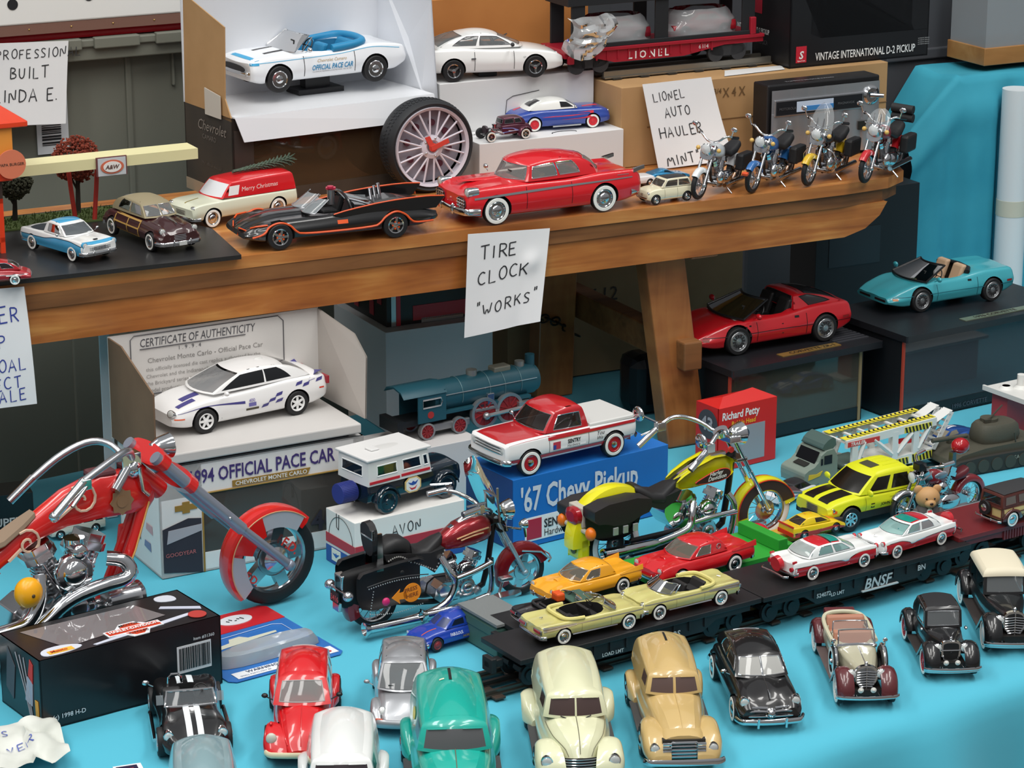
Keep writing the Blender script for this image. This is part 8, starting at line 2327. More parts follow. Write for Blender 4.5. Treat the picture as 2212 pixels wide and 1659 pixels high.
for sg in (1,-1):
 a_,b_,c_ = Vector((-13.6,sg * 2.7,18.4)),Vector((-4.6,sg * 2.7,9.4)),Vector((.5,sg * 2.7,4.6))
 B.P('fork',MB().tube([a_,b_],.62,0,14).tube([b_,c_],.46,0,12).ball(tuple(c_),.6),TUB)
 B.P('fork_bolt',MB().ball((-6.2,sg * 3.3,11.0),.18),CHROME)
fd = Vector((9,0,-9)).normalized()
for t_,w_ in ((1.0,3.4),(4.9,3.4)):
 p = Vector((-13.6,0,18.4)) + fd * t_
 M = frame_m(tuple(p),(0,1,0),(fd.z * -1,0,fd.x)) 
 B.P('triple_clamp',MB().prism(chaikin([(-w_,-.9),(w_,-.9),(w_,.7),(1.0,-1.9 if t_ > 2 else -1.0),(-1.0,-1.9 if t_ > 2 else -1.0),(-w_,.7)][:2] + [(w_,.8),(1.2,1.2),(-1.2,1.2),(-w_,.8)],2,True),-.5,.5,0,M),FR,bevel=.12)
B.P('steering_neck',MB().tube([(-14.4,0,16.6),(-11.8,0,14.0)],.9,0,14),FR)
B.pod('backbone',[(-32,8.6,.7,.8),(-28.4,11.0,.8,.9),(-25.2,13.0,.9,1.15),(-22.0,14.3,1.1,1.65),(-18.4,14.9,1.3,2.1),(-15.6,14.7,1.4,2.0),(-13.6,14.4,1.1,1.7),(-12.8,14.4,.7,1.0)],FR)
B.P('tank_panel',MB().box(-19.2,-16.6,-.9,.9,16.7,17.3,0),mat('5a3034',.4),bevel=.3)
B.P('tank_crest',MB().prism([(1.25 * (1 if k % 2 == 0 else .8) * math.cos(2 * PI * k / 16),1.35 * (1 if k % 2 == 0 else .8) * math.sin(2 * PI * k / 16)) for k in range(16)],1.52,1.62,0,TR(-16.6,0,14.3) @ RX(PI / 2)).cyl(.55,1.6,1.7,0,'y',TR(-16.6,0,14.3) @ RZ(PI),20),mat('8a6a4c',.4))
for x,z,k in ((-20.6,15.2,1.1),(-26.0,12.0,.9)):
 B.P('scroll_decal',MB().tube([(x + k * r_ * math.cos(a),-1.42 + .1 * (x > -22) * -1.2 + (.32 if x < -22 else 0),z + k * r_ * math.sin(a)) for r_,a in [(.2 + .08 * i,.5 * i) for i in range(18)]],.14,0,5).tube([(x - .8 * k,-1.35 + (.3 if x < -22 else 0),z - .4),(x - 2.2 * k,-1.25 + (.28 if x < -22 else 0),z - 1.4)],.16,0,5),mat('d8b8a0',.4))
B.P('seat',MB().loft([[(x,y * w_,z + h) for y,h in ((-1,-.3),(1,-.3),(.9,.25),(-.9,.25))] for x,z,w_ in ((-25.0,14.4,.7),(-26.4,13.6,1.1),(-28.4,12.5,1.3),(-30.5,12.0,1.2))]),mat('8f7a66',.5),bevel=.15)
for y0,y1 in ((.9,.9),(-.9,-.9)):
 B.P('down_tube',MB().tube([(-13.4,y0 * .6,14.6),(-15.6,y0,9.0),(-18.2,y1,3.6),(-20,y1,2.0)],.55,0,12,smooth_path=1),FR)
B.P('pinstripe',MB().tube([(-13.6,-1.2,13.6),(-15.4,-1.5,9.2),(-18.0,-1.5,3.9)],.10,0,5),mat('d8a860',.4))
B.P('extinguisher',MB().cyl(.75,0,4.6,0,'z',TR(-15.6,1.2,6.2) @ RY(.15),16).box(-16.2,-14.0,.8,1.6,5.8,6.2),mat('d81a14',.35),bevel=.1)
B.P('frame',MB().tube([(-20,.9,2.0),(-30,.9,2.4),(-34,.9,5.0)],.5).tube([(-20,-.9,2.0),(-30,-.9,2.4),(-34,-.9,5.0)],.5).tube([(-29,0,9.8),(-31.5,0,7.0),(-33,0,4.6)],.7),FR)
B.wheel(-34.5,5.2,1.4,'rear_wheel',mag=5)
B.twin(-22.2,5.4,1.5,22)
B.P('carburetor',MB().cyl(.8,-2.6,0,0,'y',TR(-21.6,0,10.6),20).cyl(1.0,8.8,11.6,0,'z',TR(-21.4,-1.0,0),18).ball((-21.6,-2.6,10.6),(.8,.4,.8)),CHROME)
for pts in ([(-18.6,-1.8,9.2),(-17.2,-2.4,9.0),(-16.6,-2.9,8.0),(-17.2,-3.2,7.2),(-20,-3.3,7.2),(-23.5,-3.3,6.6),(-26,-3.3,4.6),(-29,-3.2,3.2),(-35,-3.1,3.0)],[(-25.4,-1.8,9.0),(-25.8,-2.6,7.0),(-27.0,-2.8,5.0),(-29,-2.9,4.6),(-36,-2.9,4.4)]):
 B.P('exhaust_pipe',MB().tube(pts,.72,0,14,smooth_path=2),CHROME)
b = MB()
for i in range(26):
 x,z = rnd.uniform(-28,-16),rnd.uniform(2.2,5.2)
 b.ball((x,rnd.uniform(-3.0,-1.2),z),(rnd.uniform(.4,.9),rnd.uniform(.3,.6),rnd.uniform(.35,.8)),0,10,6)
b.cyl(1.3,-18.6,-15.4,0,'x',TR(0,-1.4,4.6),20).lathe([(1.3,0),(1.5,.3),(1.2,.5)],20,0,'x',TR(-15.4,-1.4,4.6))
B.P('primary_gear',b,SIL)
B.P('yellow_lamp',MB().ball((-27.4,-3.6,8.3),(1.35,1.1,1.45),0,22,14),mat('f0a818',.3))
B.P('lamp_screw',MB().ball((-27.4,-4.7,8.3),(.18,.1,.18)),mat('4a3a20',.4))
B.bar([(-15.0,-.8,18.0),(-16.0,-2.4,19.6),(-18.5,-3.8,19.4),(-21.8,-4.6,18.2)],.36,SATIN)
B.P('grip',MB().tube([(-21.8,-4.6,18.2),(-25.2,-5.4,15.8)],.42,0,12).ball((-25.3,-5.4,15.7),.5),CHROME)
B.P('lever',MB().tube([(-21.6,-4.8,17.8),(-23.6,-5.7,16.4)],.2).box(-22.2,-21.2,-5.0,-4.2,17.4,18.4),CHROME,bevel=.1)
B.bar([(-15.0,.8,17.6),(-15.6,2.2,18.8),(-17.0,3.8,19.0),(-19.8,4.6,17.8),(-22.6,5.0,15.8)],.36,SATIN)
B.P('grip',MB().tube([(-22.4,5.0,16.0),(-24.8,5.3,14.0)],.42,0,12),CHROME)
B.P('riser',MB().box(-16.2,-14.2,-1.2,.2,16.8,18.6).tube([(-15.6,-1.0,17.2),(-17.4,-1.8,15.6)],.5).ball((-15.0,-.9,17.0),(.9,.7,.9)).tube([(-14.6,-1.4,17.2),(-14.4,-1.6,15.0),(-13.8,-1.6,14.4)],.22),CHROME,bevel=.1)
B.lamp(-10.6,18.3,1.15,0,back=1.9)
for a in (0,72,144,216,288):
 pass
B.P('lettering',MB().text('F.D.',1.3,frame_m((.6,-.9,6.2),(.75,0,-.66),(.66,0,.75)),0,0,.03).text('F.D.',1.1,frame_m((-3.6,-.9,3.6),(.75,0,-.66),(.66,0,.75)),0,0,.03),mat('c8342c',.4))
# ---- the four small motorcycles on the bench
def small(label,pos,yaw,sc,tank,fen,ws,extra):
 pos = (pos[0] + 6.75 * sc * math.cos(yaw),pos[1] + 6.75 * sc * math.sin(yaw),pos[2])
 B = Bike(label,pos,yaw,sc,13.5,lean=-.06,group='small motorcycles at the bench end')
 T_,F_ = paint(tank),paint(fen)
 B.wheel(0,2.6,.42,'front_wheel',None,14)
 B.wheel(-13.5,2.6,.5,'rear_wheel',None,14)
 B.fender(0,2.6,2.9,40 if not ws else 35,165,.62,.7,F_,'front_fender')
 if extra == 'patch': B.P('fender_patch',MB().box(1.6,2.3,-.5,.5,4.5,4.9,0,RY(.3)),mat('d8532c',.4))
 B.fork((-3.4,0,9.0),(.05,0,2.6),.95,.26)
 B.P('triple_clamp',MB().box(-3.8,-2.7,-1.3,1.3,8.3,8.8).box(-3.0,-2.0,-1.3,1.3,6.6,7.0),CHROME,bevel=.08)
 B.P('fork_cover',MB().prism(chaikin([(-1.3,-1.3),(1.3,-1.3),(1.3,1.2),(-1.3,1.2)],2,True),-.3,.6,0,frame_m((-2.7,0,7.7),(0,1,0),(-.4,0,1))),SIL)
 B.P('frame',MB().tube([(-3.2,0,8.2),(-4.4,0,1.4),(-9.5,0,1.2),(-13.4,0,2.6)],.3,0,8,smooth_path=1),BLACK)
 B.pod('fuel_tank',[(-8.2,7.0,.4,.5),(-7.0,7.4,1.1,1.0),(-5.4,7.8,1.5,1.2),(-4.2,7.8,1.2,1.0),(-3.6,7.7,.6,.5)],T_)
 B.pod('seat',[(-8.0,7.2,.6,.5),(-9.4,6.5,1.3,.6),(-11.2,6.9,1.4,.7),(-13.2,7.6,1.1,.6)],SEATB)
 B.fender(-13.5,2.6,3.0,30,190,.85,.9,F_,'rear_fender')
 for sg in (1,-1):
  B.P('saddlebag',MB().box(-15.5,-11.2,sg * 1.9 - .8,sg * 1.9 + .8,3.2,6.2),T_ if extra == 'bags' else SEATB,bevel=.4)
  B.P('muffler',MB().cyl(.42,-15.5,-6.5,0,'x',TR(0,sg * 1.7,1.5),14),CHROME)
  B.P('mirror',MB().tube([(-4.6,sg * 3.2,10.6),(-4.4,sg * 3.6,11.8)],.1).ball((-4.3,sg * 3.8,12.1),(.2,.6,.45)),CHROME)
  B.P('turn_signal',MB().ball((-2.6,sg * 2.0,8.4),(.4,.4,.4)),mat('d8b060',.3))
  B.P('grip',MB().tube([(-5.0,sg * 3.1,10.5),(-6.6,sg * 3.6,10.2)],.26),BLACK)
 B.twin(-6.6,2.7,.85)
 B.P('side_cover',MB().ball((-7.5,1.4,2.8),(2.4,.8,1.2)).ball((-5.2,1.5,3.2),(1.2,.7,1.2)),CHROME)
 B.bar([(-5.2,-3.2,10.5),(-4.2,-2.4,10.8),(-3.9,-.9,9.4),(-3.9,.9,9.4),(-4.2,2.4,10.8),(-5.2,3.2,10.5)],.2)
 B.lamp(-1.6,8.6,.95)
 B.P('kickstand',MB().tube([(-7.5,1.2,1.4),(-7.0,3.0,.12)],.14),SIL)
 if ws:
  B.P('windshield',MB().grid(lambda u,v: (-2.2 - v * 2.0 - .8 * (2 * u - 1) ** 2,(2 * u - 1) * 2.1 * math.sqrt(max(.02,1 - (max(0,v - .25) / .76) ** 2)),8.4 + v * ws),[i / 14 for i in range(15)],[i / 12 for i in range(13)]),glass('cdd2d4',.7),80)
  B.P('windshield_mount',MB().tube([(-2.3,-1.9,9.6),(-2.0,0,9.7),(-2.3,1.9,9.6)],.12).tube([(-2.4,-.6,8.6),(-3.0,-.6,11.2)],.1).tube([(-2.4,.6,8.6),(-3.0,.6,11.2)],.1),CHROME)
 if extra == 'guard':
  B.P('crash_bar',MB().tube([(-4.2,-.6,6.0),(-3.9,-3.0,5.2),(-4.2,-3.0,2.2),(-4.8,-.6,1.6)],.14,smooth_path=1).tube([(-4.2,.6,6.0),(-3.9,3.0,5.2),(-4.2,3.0,2.2),(-4.8,.6,1.6)],.14,smooth_path=1),CHROME)
 if extra == 'roll':
  for k in (0,1): B.P('bed_roll',MB().cyl(.75,-1.9,1.9,0,'y',TR(-14.6 + .3 * k,0,8.6 + 1.5 * k),16),mat('1c1c1e',.7))
 return B
small('small motorcycle with white front fender next to the cream hatchback',*((0.2322,2.9912,1.0349),-2.1091,0.00651),'c9cdd0','dfe1e2',0,'')
small('small motorcycle with blue front fender and blue tank',*((0.2959,3.0245,1.0349),-2.1089,0.00664),'1f5a9c','2a68a8',0,'patch')
small('small motorcycle with tall clear windshield and yellow fender patch',*((0.3637,3.061,1.0349),-2.1041,0.00678),'1b1b1d','d8b020',5.2,'guard')
small('small motorcycle with red front fender and black bed rolls at the bench tip',*((0.431,3.0771,1.0349),-2.0867,0.00699),'8f1c28','c01a24',3.4,'roll')
# ---- maroon motorcycle facing away behind the bear
B = Bike('maroon motorcycle with bright chrome engine behind the teddy bear figurine',((0.4542,2.7136,0.7408),-2.586,0.00534)[0],((0.4542,2.7136,0.7408),-2.586,0.00534)[1],((0.4542,2.7136,0.7408),-2.586,0.00534)[2] * 1.18,14)
B.root.location += Vector((math.cos(B.root.rotation_euler.z),math.sin(B.root.rotation_euler.z),0)) * 7 * B.root.scale.x
MN = paint('7a141e')
B.wheel(0,2.9,.5,'front_wheel',None,16)
B.wheel(-14,3.0,.6,'rear_wheel',None,16)
B.fender(0,2.9,3.2,40,165,.7,.7,SIL,'front_fender')
B.fork((-3.0,0,9.2),(.05,0,2.9),.8,.34)
B.P('frame',MB().tube([(-3.2,0,8.2),(-4.4,0,1.4),(-9.5,0,1.2),(-13.4,0,2.6)],.35,0,8,smooth_path=1),MN)
B.pod('fuel_tank',[(-9.2,7.0,.4,.5),(-7.6,7.4,1.2,1.0),(-5.6,7.8,1.6,1.2),(-4.2,7.8,1.2,1.0),(-3.6,7.7,.6,.5)],MN)
B.P('tank_panel',MB().ball((-6.6,1.45,8.0),(1.5,.3,.6)),mat('8a9aa6',.3,.5))
B.twin(-6.4,2.9,1.5)
B.P('primary_cover',MB().ball((-8.4,1.6,3.0),(2.6,.9,1.5)).ball((-5.4,1.7,2.9),(1.6,.9,1.6)),CHROME)
B.P('carburetor',MB().ball((-6.6,1.8,6.0),(1.2,.8,1.0)),CHROME)
B.pod('seat',[(-9.0,7.2,.6,.5),(-10.4,6.8,1.2,.6),(-12.2,7.2,1.3,.7),(-13.2,7.6,1.0,.6)],mat('5a1620',.4))
B.P('sissy_bar',MB().prism([(-.5,0),(.5,0),(.35,3.2),(-.35,3.2)],-.5,.5,0,frame_m((-10.2,0,8.0),(1,0,0),(-.35,0,1))),mat('6f7074',.3,.9),bevel=.1)
B.P('red_helmet',MB().ball((-11.8,0,12.0),(1.7,1.5,1.4)),mat('a8121c',.2,0,.5))
B.fender(-14,3.0,3.4,20,190,.9,.9,MN,'rear_fender')
B.bar([(-5.4,-3.6,10.6),(-4.2,-2.4,10.2),(-3.6,0,9.4),(-4.2,2.4,10.2),(-5.4,3.6,10.6)],.25)
for sg in (1,-1):
 B.P('grip',MB().tube([(-5.2,sg * 3.5,10.6),(-7.2,sg * 3.8,10.9)],.36),SIL)
 B.P('muffler',MB().cyl(.5,-15,-6.5,0,'x',TR(0,sg * 1.9,1.6),14),CHROME)
B.P('grip_cap',MB().box(-3.8,-2.2,-.9,.9,9.2,10.6),BLACK,bevel=.2)
B.lamp(-1.4,8.2,1.0)
# ================================================================ trains, trucks and the other toys (centimetres under each root)
def toy(name,label,cat,pos,yaw,group=None,sc=.01): return thing(name,label,cat,pos,yaw,sc,group)
# ---- the long track and the wagons standing on it
r = toy('train_track','three rail toy train track running across the cloth behind the front row','train track',(-0.0604,2.2082,0.7412),0.5952)
DKR = mat('3a3836',.4,.5)
for y in (0,2.0,4.0):
 MB().box(0,78,y - .18,y + .18,.25,.62).box(0,78,y - .4,y + .4,.1,.25).build('rail',mat('56544e',.3,.7) if y != 2 else DKR,r)
for i in range(20):
 MB().box(.8 + i * 4,1.9 + i * 4,-1.1,5.1,0,.22).build('sleeper',mat('4a3e36',.5,.3),r,bevel=.04)
def wagon(label,pos,yaw,L,deck,rail,col,sill=2.0,w=7.8,txt=None):
 r = toy('flat_wagon',label,'toy train wagon',pos,yaw)
 m = mat(col,.45)
 MB().box(0,L,0,w,-.5,0).build('deck',m,r,bevel=.06)
 b = MB().prism([(1.2,-.5),(1.2,-1.1),(5.2,-1.1),(6.8,-sill),(L - 6.8,-sill),(L - 5.2,-1.1),(L - 1.2,-1.1),(L - 1.2,-.5)],-w + .5,-.25,0,RX(PI / 2))
 for i in range(9): b.box(6.4 + i * (L - 13) / 8 - .12,6.4 + i * (L - 13) / 8 + .12,.1,.3,-1.5,-.5)
 b.build('side_sill',m,r)
 zr = rail - deck
 for x in (3.4,L - 3.4):
  t = MB()
  for sg in (0,1):
   y = 2.0 if sg == 0 else w - 2.0
   t.prism(chaikin([(x - 2.4,zr + 1.3),(x - 1.4,zr + .9),(x + 1.4,zr + .9),(x + 2.4,zr + 1.3),(x + 2.2,zr + 2.0),(x - 2.2,zr + 2.0)],1,True),-y - (.3 if sg else .9),-y + (.9 if sg else .3),0,RX(PI / 2))
  t.box(x - .8,x + .8,2,w - 2,zr + 1.3,-.5)
  t = t.build('truck_frame',mat('151517',.5),r)
  for dx in (-1.35,1.35):
   q = MB()
   for y in (1.75,w - 1.75): q.cyl(1.0,y - .2,y + .2,0,'y',TR(x + dx,0,zr + 1.0),20).cyl(.55,y - .34,y + .34,0,'y',TR(x + dx,0,zr + 1.0),14)
   q.cyl(.2,1.8,w - 1.8,0,'y',TR(x + dx,0,zr + 1.0),8)
   q.build('wheelset',mat('2a2a2c',.4,.4),t)
 for x,sg in ((0,-1),(L,1)):
  MB().box(min(x,x + sg * 1.5),max(x,x + sg * 1.5),w / 2 - .5,w / 2 + .5,-1.5,-.8).box(x + sg * 1.2 - .3,x + sg * 1.2 + .3,w / 2 - .8,w / 2 + .8,-1.9,-.5).build('coupler',mat('18181a',.5),r,bevel=.1)
 if txt:
  for s,x,z,sz,it in txt: MB().text(s,sz,frame_m((x,.08,z),(1,0,0),(0,0,1)),0,it,.02).build('lettering',mat('b9c2c4',.5),r)
 return r
wagon('long black flat wagon carrying the two pale yellow open cars',(0.0079,2.2237,0.7815),0.5864,27.5,78.15,74.75,'1b1b1e',2.0,6.6,[('CARS',16,-1.7,.8,0),('LOAD LMT',9,-1.8,.5,0)])
r = wagon('black flat wagon lettered BNSF carrying the two red and white hardtops',(0.2388,2.3753,0.7815),0.5864,26.5,78.15,74.75,'19191b',2.2,7.6,[('BNSF',12.6,-1.9,1.5,.25),('524072',6.6,-1.5,.6,0),('LD LMT',8.4,-1.7,.5,0),('BN',19.5,-1.4,.8,0)])
MB().box(12.4,17,-.0,.3,-2.15,-2.02).build('logo_underline',mat('b9c2c4',.5),r)
wagon('dark red flat wagon carrying the wood panelled estate at the right edge',(0.4478,2.5262,0.786),0.5864,16,78.6,74.75,'6a1c20',1.4,7.0)
GRN = '2f9a34'
r = wagon('bright green flat wagon carrying the red porthole hardtop in the middle',(0.1402,2.4354,0.7722),0.5864,17.6,77.22,74.2,GRN,1.6,7.2)
MB().box(15.4,16.6,.3,6.9,0,1.3).box(16.6,17.4,.3,6.9,0,.6).build('end_block',mat(GRN,.4),r,bevel=.1)
r = toy('flatbed_ramp','grey green tread plate loading ramp at the near end of the long flat wagon','toy ramp',(-0.013,2.3235,0.7408),0.5864)
MB().box(0,3.6,.2,6.4,0,3.2).box(-.1,3.7,0,6.6,1.9,2.9).build('ramp_body',mat('3f5f57',.5),r,bevel=.1)
MB().box(-.2,3.8,-.1,6.7,3.2,3.45).build('tread_plate',noisy('8d9190','74797a',90,.4,bump=.5),r)
MB().cyl(.8,-.1,.5,0,'y',TR(2.0,0,.8),16).cyl(.8,6.1,6.7,0,'y',TR(2.0,0,.8),16).build('wheel',RUBBER,r)
C = opencar('black open car with orange and yellow emblem behind the near pale yellow open car',((0.0458,2.338,0.7762),0.5131,0.01762),'101012')
C.part('roof_emblem',MB().box(-.4,.1,-.3,.3,1.05,1.5),mat('d8541c',.4),bevel=.1).part('bed_plate',MB().box(.3,1.6,-.8,.8,1.0,1.08),mat('3f5c50',.5))
r = wagon('low black flat wagon carrying the black open car and the orange hardtop',(0.0145,2.2944,0.7756),0.5864,15.0,77.56,74.15,'1a1b1d',1.5,6.4)
# yellow ramp under the race car, green trailer end
r = toy('yellow_ramp','yellow plastic ramp block under the yellow and red stock car','toy ramp',(0.2636,2.618,0.7408),0.5934)
MB().box(0,9.4,0,4.2,0,.72).build('ramp',mat('d9ab28',.45),r,bevel=.1)
for i in range(10): MB().box(.4 + i * .9,.9 + i * .9,-.03,0,.1,.62).build('ramp_rib',mat('c2962a',.5),r)
r = toy('red_ball','small glossy red ball end behind the red porthole hardtop','toy part',(0.2534,2.6111,0.7408),0)
MB().ball((0,0,1.5),1.5,0,24,16).build('ball',mat('c9182c',.35),r)
# ---- wood panelled estate on the red wagon
C = Car('toy_estate_car','dark brown wood panelled estate with rear spare wheel on the dark red wagon','toy car',(0.5222,2.5927,0.7862),0.6095,0.02167,2.9,.36,.2,.86)
WM = paint('4a1f1c')
C.body([(-2.0,.78),(0,.80),(.8,.72),(1.9,.44),(2.05,.36)],[(-2.0,.96),(.6,.96),(1.4,.92),(2.05,.7)],[(-2.0,.98),(.7,1.06),(1.6,1.0),(2.05,.74)],.34,mat('c2ad74',.5),ks=.94,sq=.3)
C.cabin((.75,.70,.98),(.5,.66,1.58),(-2.02,.76,.96),(-1.96,.70,1.58),mat('5a2a22',.5),.02,.02,(.14,.1),(.04,.04),.06,.02,.01,.06,((.06,.30),(.36,.62),(.68,.94)),(.16,.80),(.06,.94,.1,.84),(.10,.90,.2,.80),SMOKE,trim=mat('4a221c',.5),trim_r=.022,top=mat('2b2b2d',.7))
C.part('roof',MB().grid(lambda u,v: C.cab['roof'](u,v) + Vector((.05 * (1 - 2 * u),.05 * (1 - 2 * v),.03)),[i / 10 for i in range(11)],[i / 10 for i in range(11)]),mat('2d2d2f',.7))
for x0,x1 in ((-2.0,-1.94),(-1.4,-1.32),(-.62,-.54),(.14,.22),(.70,.78)): C.band('wood_frame',x0,x1,.42,.94,mat('5a2f22',.5),n=3,rows=5,off=.014)
for z in (.42,.64,.90): C.band('wood_frame',-2.0,.78,z,z + .05,mat('5a2f22',.5),off=.014)
C.part('tailgate_frame',MB().box(-2.06,-2.0,-.74,.74,.88,.96).box(-2.06,-2.0,-.74,.74,.40,.48).box(-2.06,-2.0,-.74,-.66,.4,.96).box(-2.06,-2.0,.66,.74,.4,.96).box(-2.06,-2.0,-.04,.04,.4,.96),mat('5a2f22',.5),bevel=.015)
C.part('spare_wheel',MB().lathe([(.18,-.08),(.34,-.08),(.36,0),(.34,.06),(.18,.06)],26,0,'x',TR(-2.16,.30,.78) @ RY(PI)),RUBBER).part('hubcap',MB().lathe([(.18,.06),(.12,.10),(0,.11)],20,0,'x',TR(-2.17,.30,.78) @ RZ(PI)),CHROME)
C.bumper(-2.32,.36,.84,.05,.04,.1,sgn=-1,guards=(.3,-.3)).bumper(2.2,.36,.8,.06)
C.pontoon([(-2.0,.48,.78),(-1.8,.74,.88),(-1.45,.86,.90),(-1.0,.74,.88),(-.75,.44,.80)],.70,'fender',WM,-1.45,bottom=.32)
C.pontoon([(.80,.44,.74),(1.1,.76,.88),(1.5,.86,.90),(1.85,.7,.86),(2.05,.5,.7)],[(.8,.6),(2.05,.36)],'fender',WM,1.45,bottom=.32)
C.wheels('cap',True)
# ---- blue steam locomotive
r = toy('toy_locomotive','blue green toy steam locomotive with red spoked wheels on the grey block','toy locomotive',(-0.099,2.7829,0.804),0.5934)
BG = mat('24525f',.4)
by = 1.9
MB().cyl(1.72,2.0,15.6,0,'x',TR(0,by,4.15),32).cyl(1.5,15.6,16.1,0,'x',TR(0,by,4.15),32).box(3.2,14.5,by - 1.9,by + 1.9,2.5,2.8).build('boiler',BG,r)
cabp = [(by - 1.95,2.2),(by - 1.95,5.0),(by - 1.5,5.6),(by,5.9),(by + 1.5,5.6),(by + 1.95,5.0),(by + 1.95,2.2)]
b = MB()
for y0,y1 in ((by - 2.0,by - 1.85),(by + 1.85,by + 2.0)):
 for q in ((-.4,3.2,2.0,3.7),(-.4,3.2,4.6,5.2),(-.4,.2,3.7,4.6),(2.5,3.2,3.7,4.6)): b.box(q[0],q[1],y0,y1,q[2],q[3])
b.loft([[(x,y,z) for y,z in ((by - 2.1,5.1),(by - 1.5,5.75),(by,6.05),(by + 1.5,5.75),(by + 2.1,5.1),(by + 1.5,5.55),(by,5.85),(by - 1.5,5.55))] for x in (-2.3,3.3)])
b.box(3.0,3.2,by - 1.9,by + 1.9,2.2,5.4)
b.build('cab',BG,r)
MB().tube([(.2,by - 2.02,3.7),(2.5,by - 2.02,3.7),(2.7,by - 2.02,4.2),(2.5,by - 2.02,4.6),(.2,by - 2.02,4.6)],.10,0,6,True).build('window_frame',SIL,r)
MB().cyl(.4,-.05,0,0,'y',TR(1.2,by - 2.0,2.8),16).build('red_emblem',mat('a8302c',.5),r)
MB().box(-2.6,2.6,by - 1.3,by + 1.3,1.6,2.3).box(-3.0,-2.2,by - 1.9,by + 1.9,1.2,2.6).box(2,15,by - .8,by + .8,1.2,2.6).build('frame',mat('16191c',.5),r)
MB().box(.2,6.5,by - 1.7,by - 1.2,.7,1.5).box(7.2,12.6,by - 1.8,by - 1.3,1.2,2.0).box(7.0,10.2,by - 2.0,by - 1.7,2.0,2.4).build('running_gear',mat('8a8c8e',.4,.5),r,bevel=.1)
for x,rr in ((.8,.95),(5.0,.95),(8.3,1.75),(11.6,1.75),(14.6,.9)):
 for y,sg in ((by - 1.75,-1),(by + 1.75,1)):
  w_ = MB().lathe([(rr * .8,-.25),(rr,-.3),(rr * .98,.3),(rr * .8,.3)],28,0,'y',TR(x,y,rr)).build('wheel',mat('9a9c9e',.35,.6),r)
  q = MB().cyl(rr * .86,-.15,.15,0,'y',TR(x,y,rr),24)
  for i in range(10): q.box(-.06,.06,-.24,.24,rr * .2,rr * .8,0,TR(x,y,rr) @ RY(i * PI / 5))
  q.build('spokes',mat('8a2228',.5),w_)
MB().tube([(8.3,by - 2.3,1.5),(13.8,by - 2.3,1.7)],.22,0,8).box(12.6,14.2,by - 2.4,by - 1.4,1.3,2.3).ball((8.3,by - 2.3,1.5),.42).build('drive_rod',mat('a9abad',.3,.7),r)
for x,rr,h in ((7.8,.62,.5),(14.2,.55,.45)): MB().cyl(rr,5.5,5.9 + h,0,'z',TR(x,by,0),18).build('dome',mat('9fa19c',.35,.6),r,bevel=.1)
MB().box(10.4,12.6,by - .7,by + .7,5.6,6.3).build('sand_box',mat('8c8a7c',.4,.4),r,bevel=.15)
MB().cyl(.55,5.4,6.9,0,'z',TR(15.6,by,0),16).build('chimney',BG,r)
for x in (5.6,9.2,11.2,13.4): MB().tube([(x,by + 1.76 * math.cos(a),4.15 + 1.76 * math.sin(a)) for a in [PI * i / 14 for i in range(-2,17)]],.05,0,5).build('boiler_band',mat('5f8188',.4,.3),r)
MB().tube([(3.2,by - 1.74,4.6),(15.4,by - 1.74,4.6)],.06,0,5).build('hand_rail',SIL,r)
MB().box(8.7,9.6,by - 1.95,by - 1.6,2.6,3.9).build('air_pump',SIL,r,bevel=.1)
# ---- car hauler lorry
r = toy('toy_car_transporter','grey green toy lorry with white two deck car trailer and hazard stripes','toy truck',(0.3136,2.8233,0.7408),3.7176,None,.0091)
GG = mat('7d8a80',.45)
W5 = 4.6
b = MB().prism(chaikin([(2.0,.9),(2.2,2.4),(2.0,3.1),(.2,3.6),(-.6,5.2),(-2.9,5.4),(-2.9,.9)],1,True),-W5,-.0,0,RX(PI / 2) @ RZ(0) @ TR(0,0,W5) @ TR(0,0,-W5))
b.build('cab',GG,r,bevel=.12)
MB().prism(chaikin([(-.5,5.2),(-1.2,6.3),(-2.7,6.9),(-2.9,5.3)],1,True),-W5 + .3,-.3,0,RX(PI / 2)).build('roof_fairing',mat('4c625e',.4),r,bevel=.2)
MB().add([(.34,.5,3.7),(.34,W5 - .5,3.7),(-.50,W5 - .5,5.1),(-.50,.5,5.1)],[(0,1,2,3)]).build('windshield',DARKGLASS,r)
for y in (-.02,W5 + .02): 
 MB().box(-2.0,-.8,y - .03,y + .03,3.6,4.7).box(-.6,-.3,y - .03,y + .03,3.6,4.4).build('side_window',mat('20242a',.2),r)
 MB().prism([(1.6,2.0),(-.2,2.3),(-.6,2.9),(.3,2.6),(1.5,2.7)],-y - .04,-y + .04,0,RX(PI / 2)).build('flame_decal',mat('d8b838',.4),r)
MB().box(-8.6,-2.8,.6,W5 - .6,1.0,2.0).box(-8.4,-4.2,.1,W5 - .1,2.1,2.7).build('chassis',mat('5d6e68',.5),r,bevel=.15)
MB().prism([(1.3,3.45),(.4,3.7),(.1,3.65),(.9,3.4)],-W5 + 1.2,-1.2,0,RX(PI / 2)).build('hood_decal',mat('2a2c2a',.4),r)
for x in (0.0,-5.6):
 for y in (.55,W5 - .55):
  w_ = MB().lathe([(.5,-.5),(.95,-.5),(1.05,-.3),(1.05,.3),(.95,.5),(.5,.5)],24,0,'y',TR(x,y,1.05)).build('wheel',RUBBER,r)
  MB().lathe([(.55,-.3),(.5,-.5),(.3,-.56),(0,-.56)],18,0,'y',TR(x,y,1.05)).lathe([(0,.56),(.3,.56),(.5,.5),(.55,.3)],18,0,'y',TR(x,y,1.05)).build('hubcap',mat('b8c4cc',.25,.8),w_)
TW = mat('dfe0de',.42)
xa,xb = -4.2,-18.4
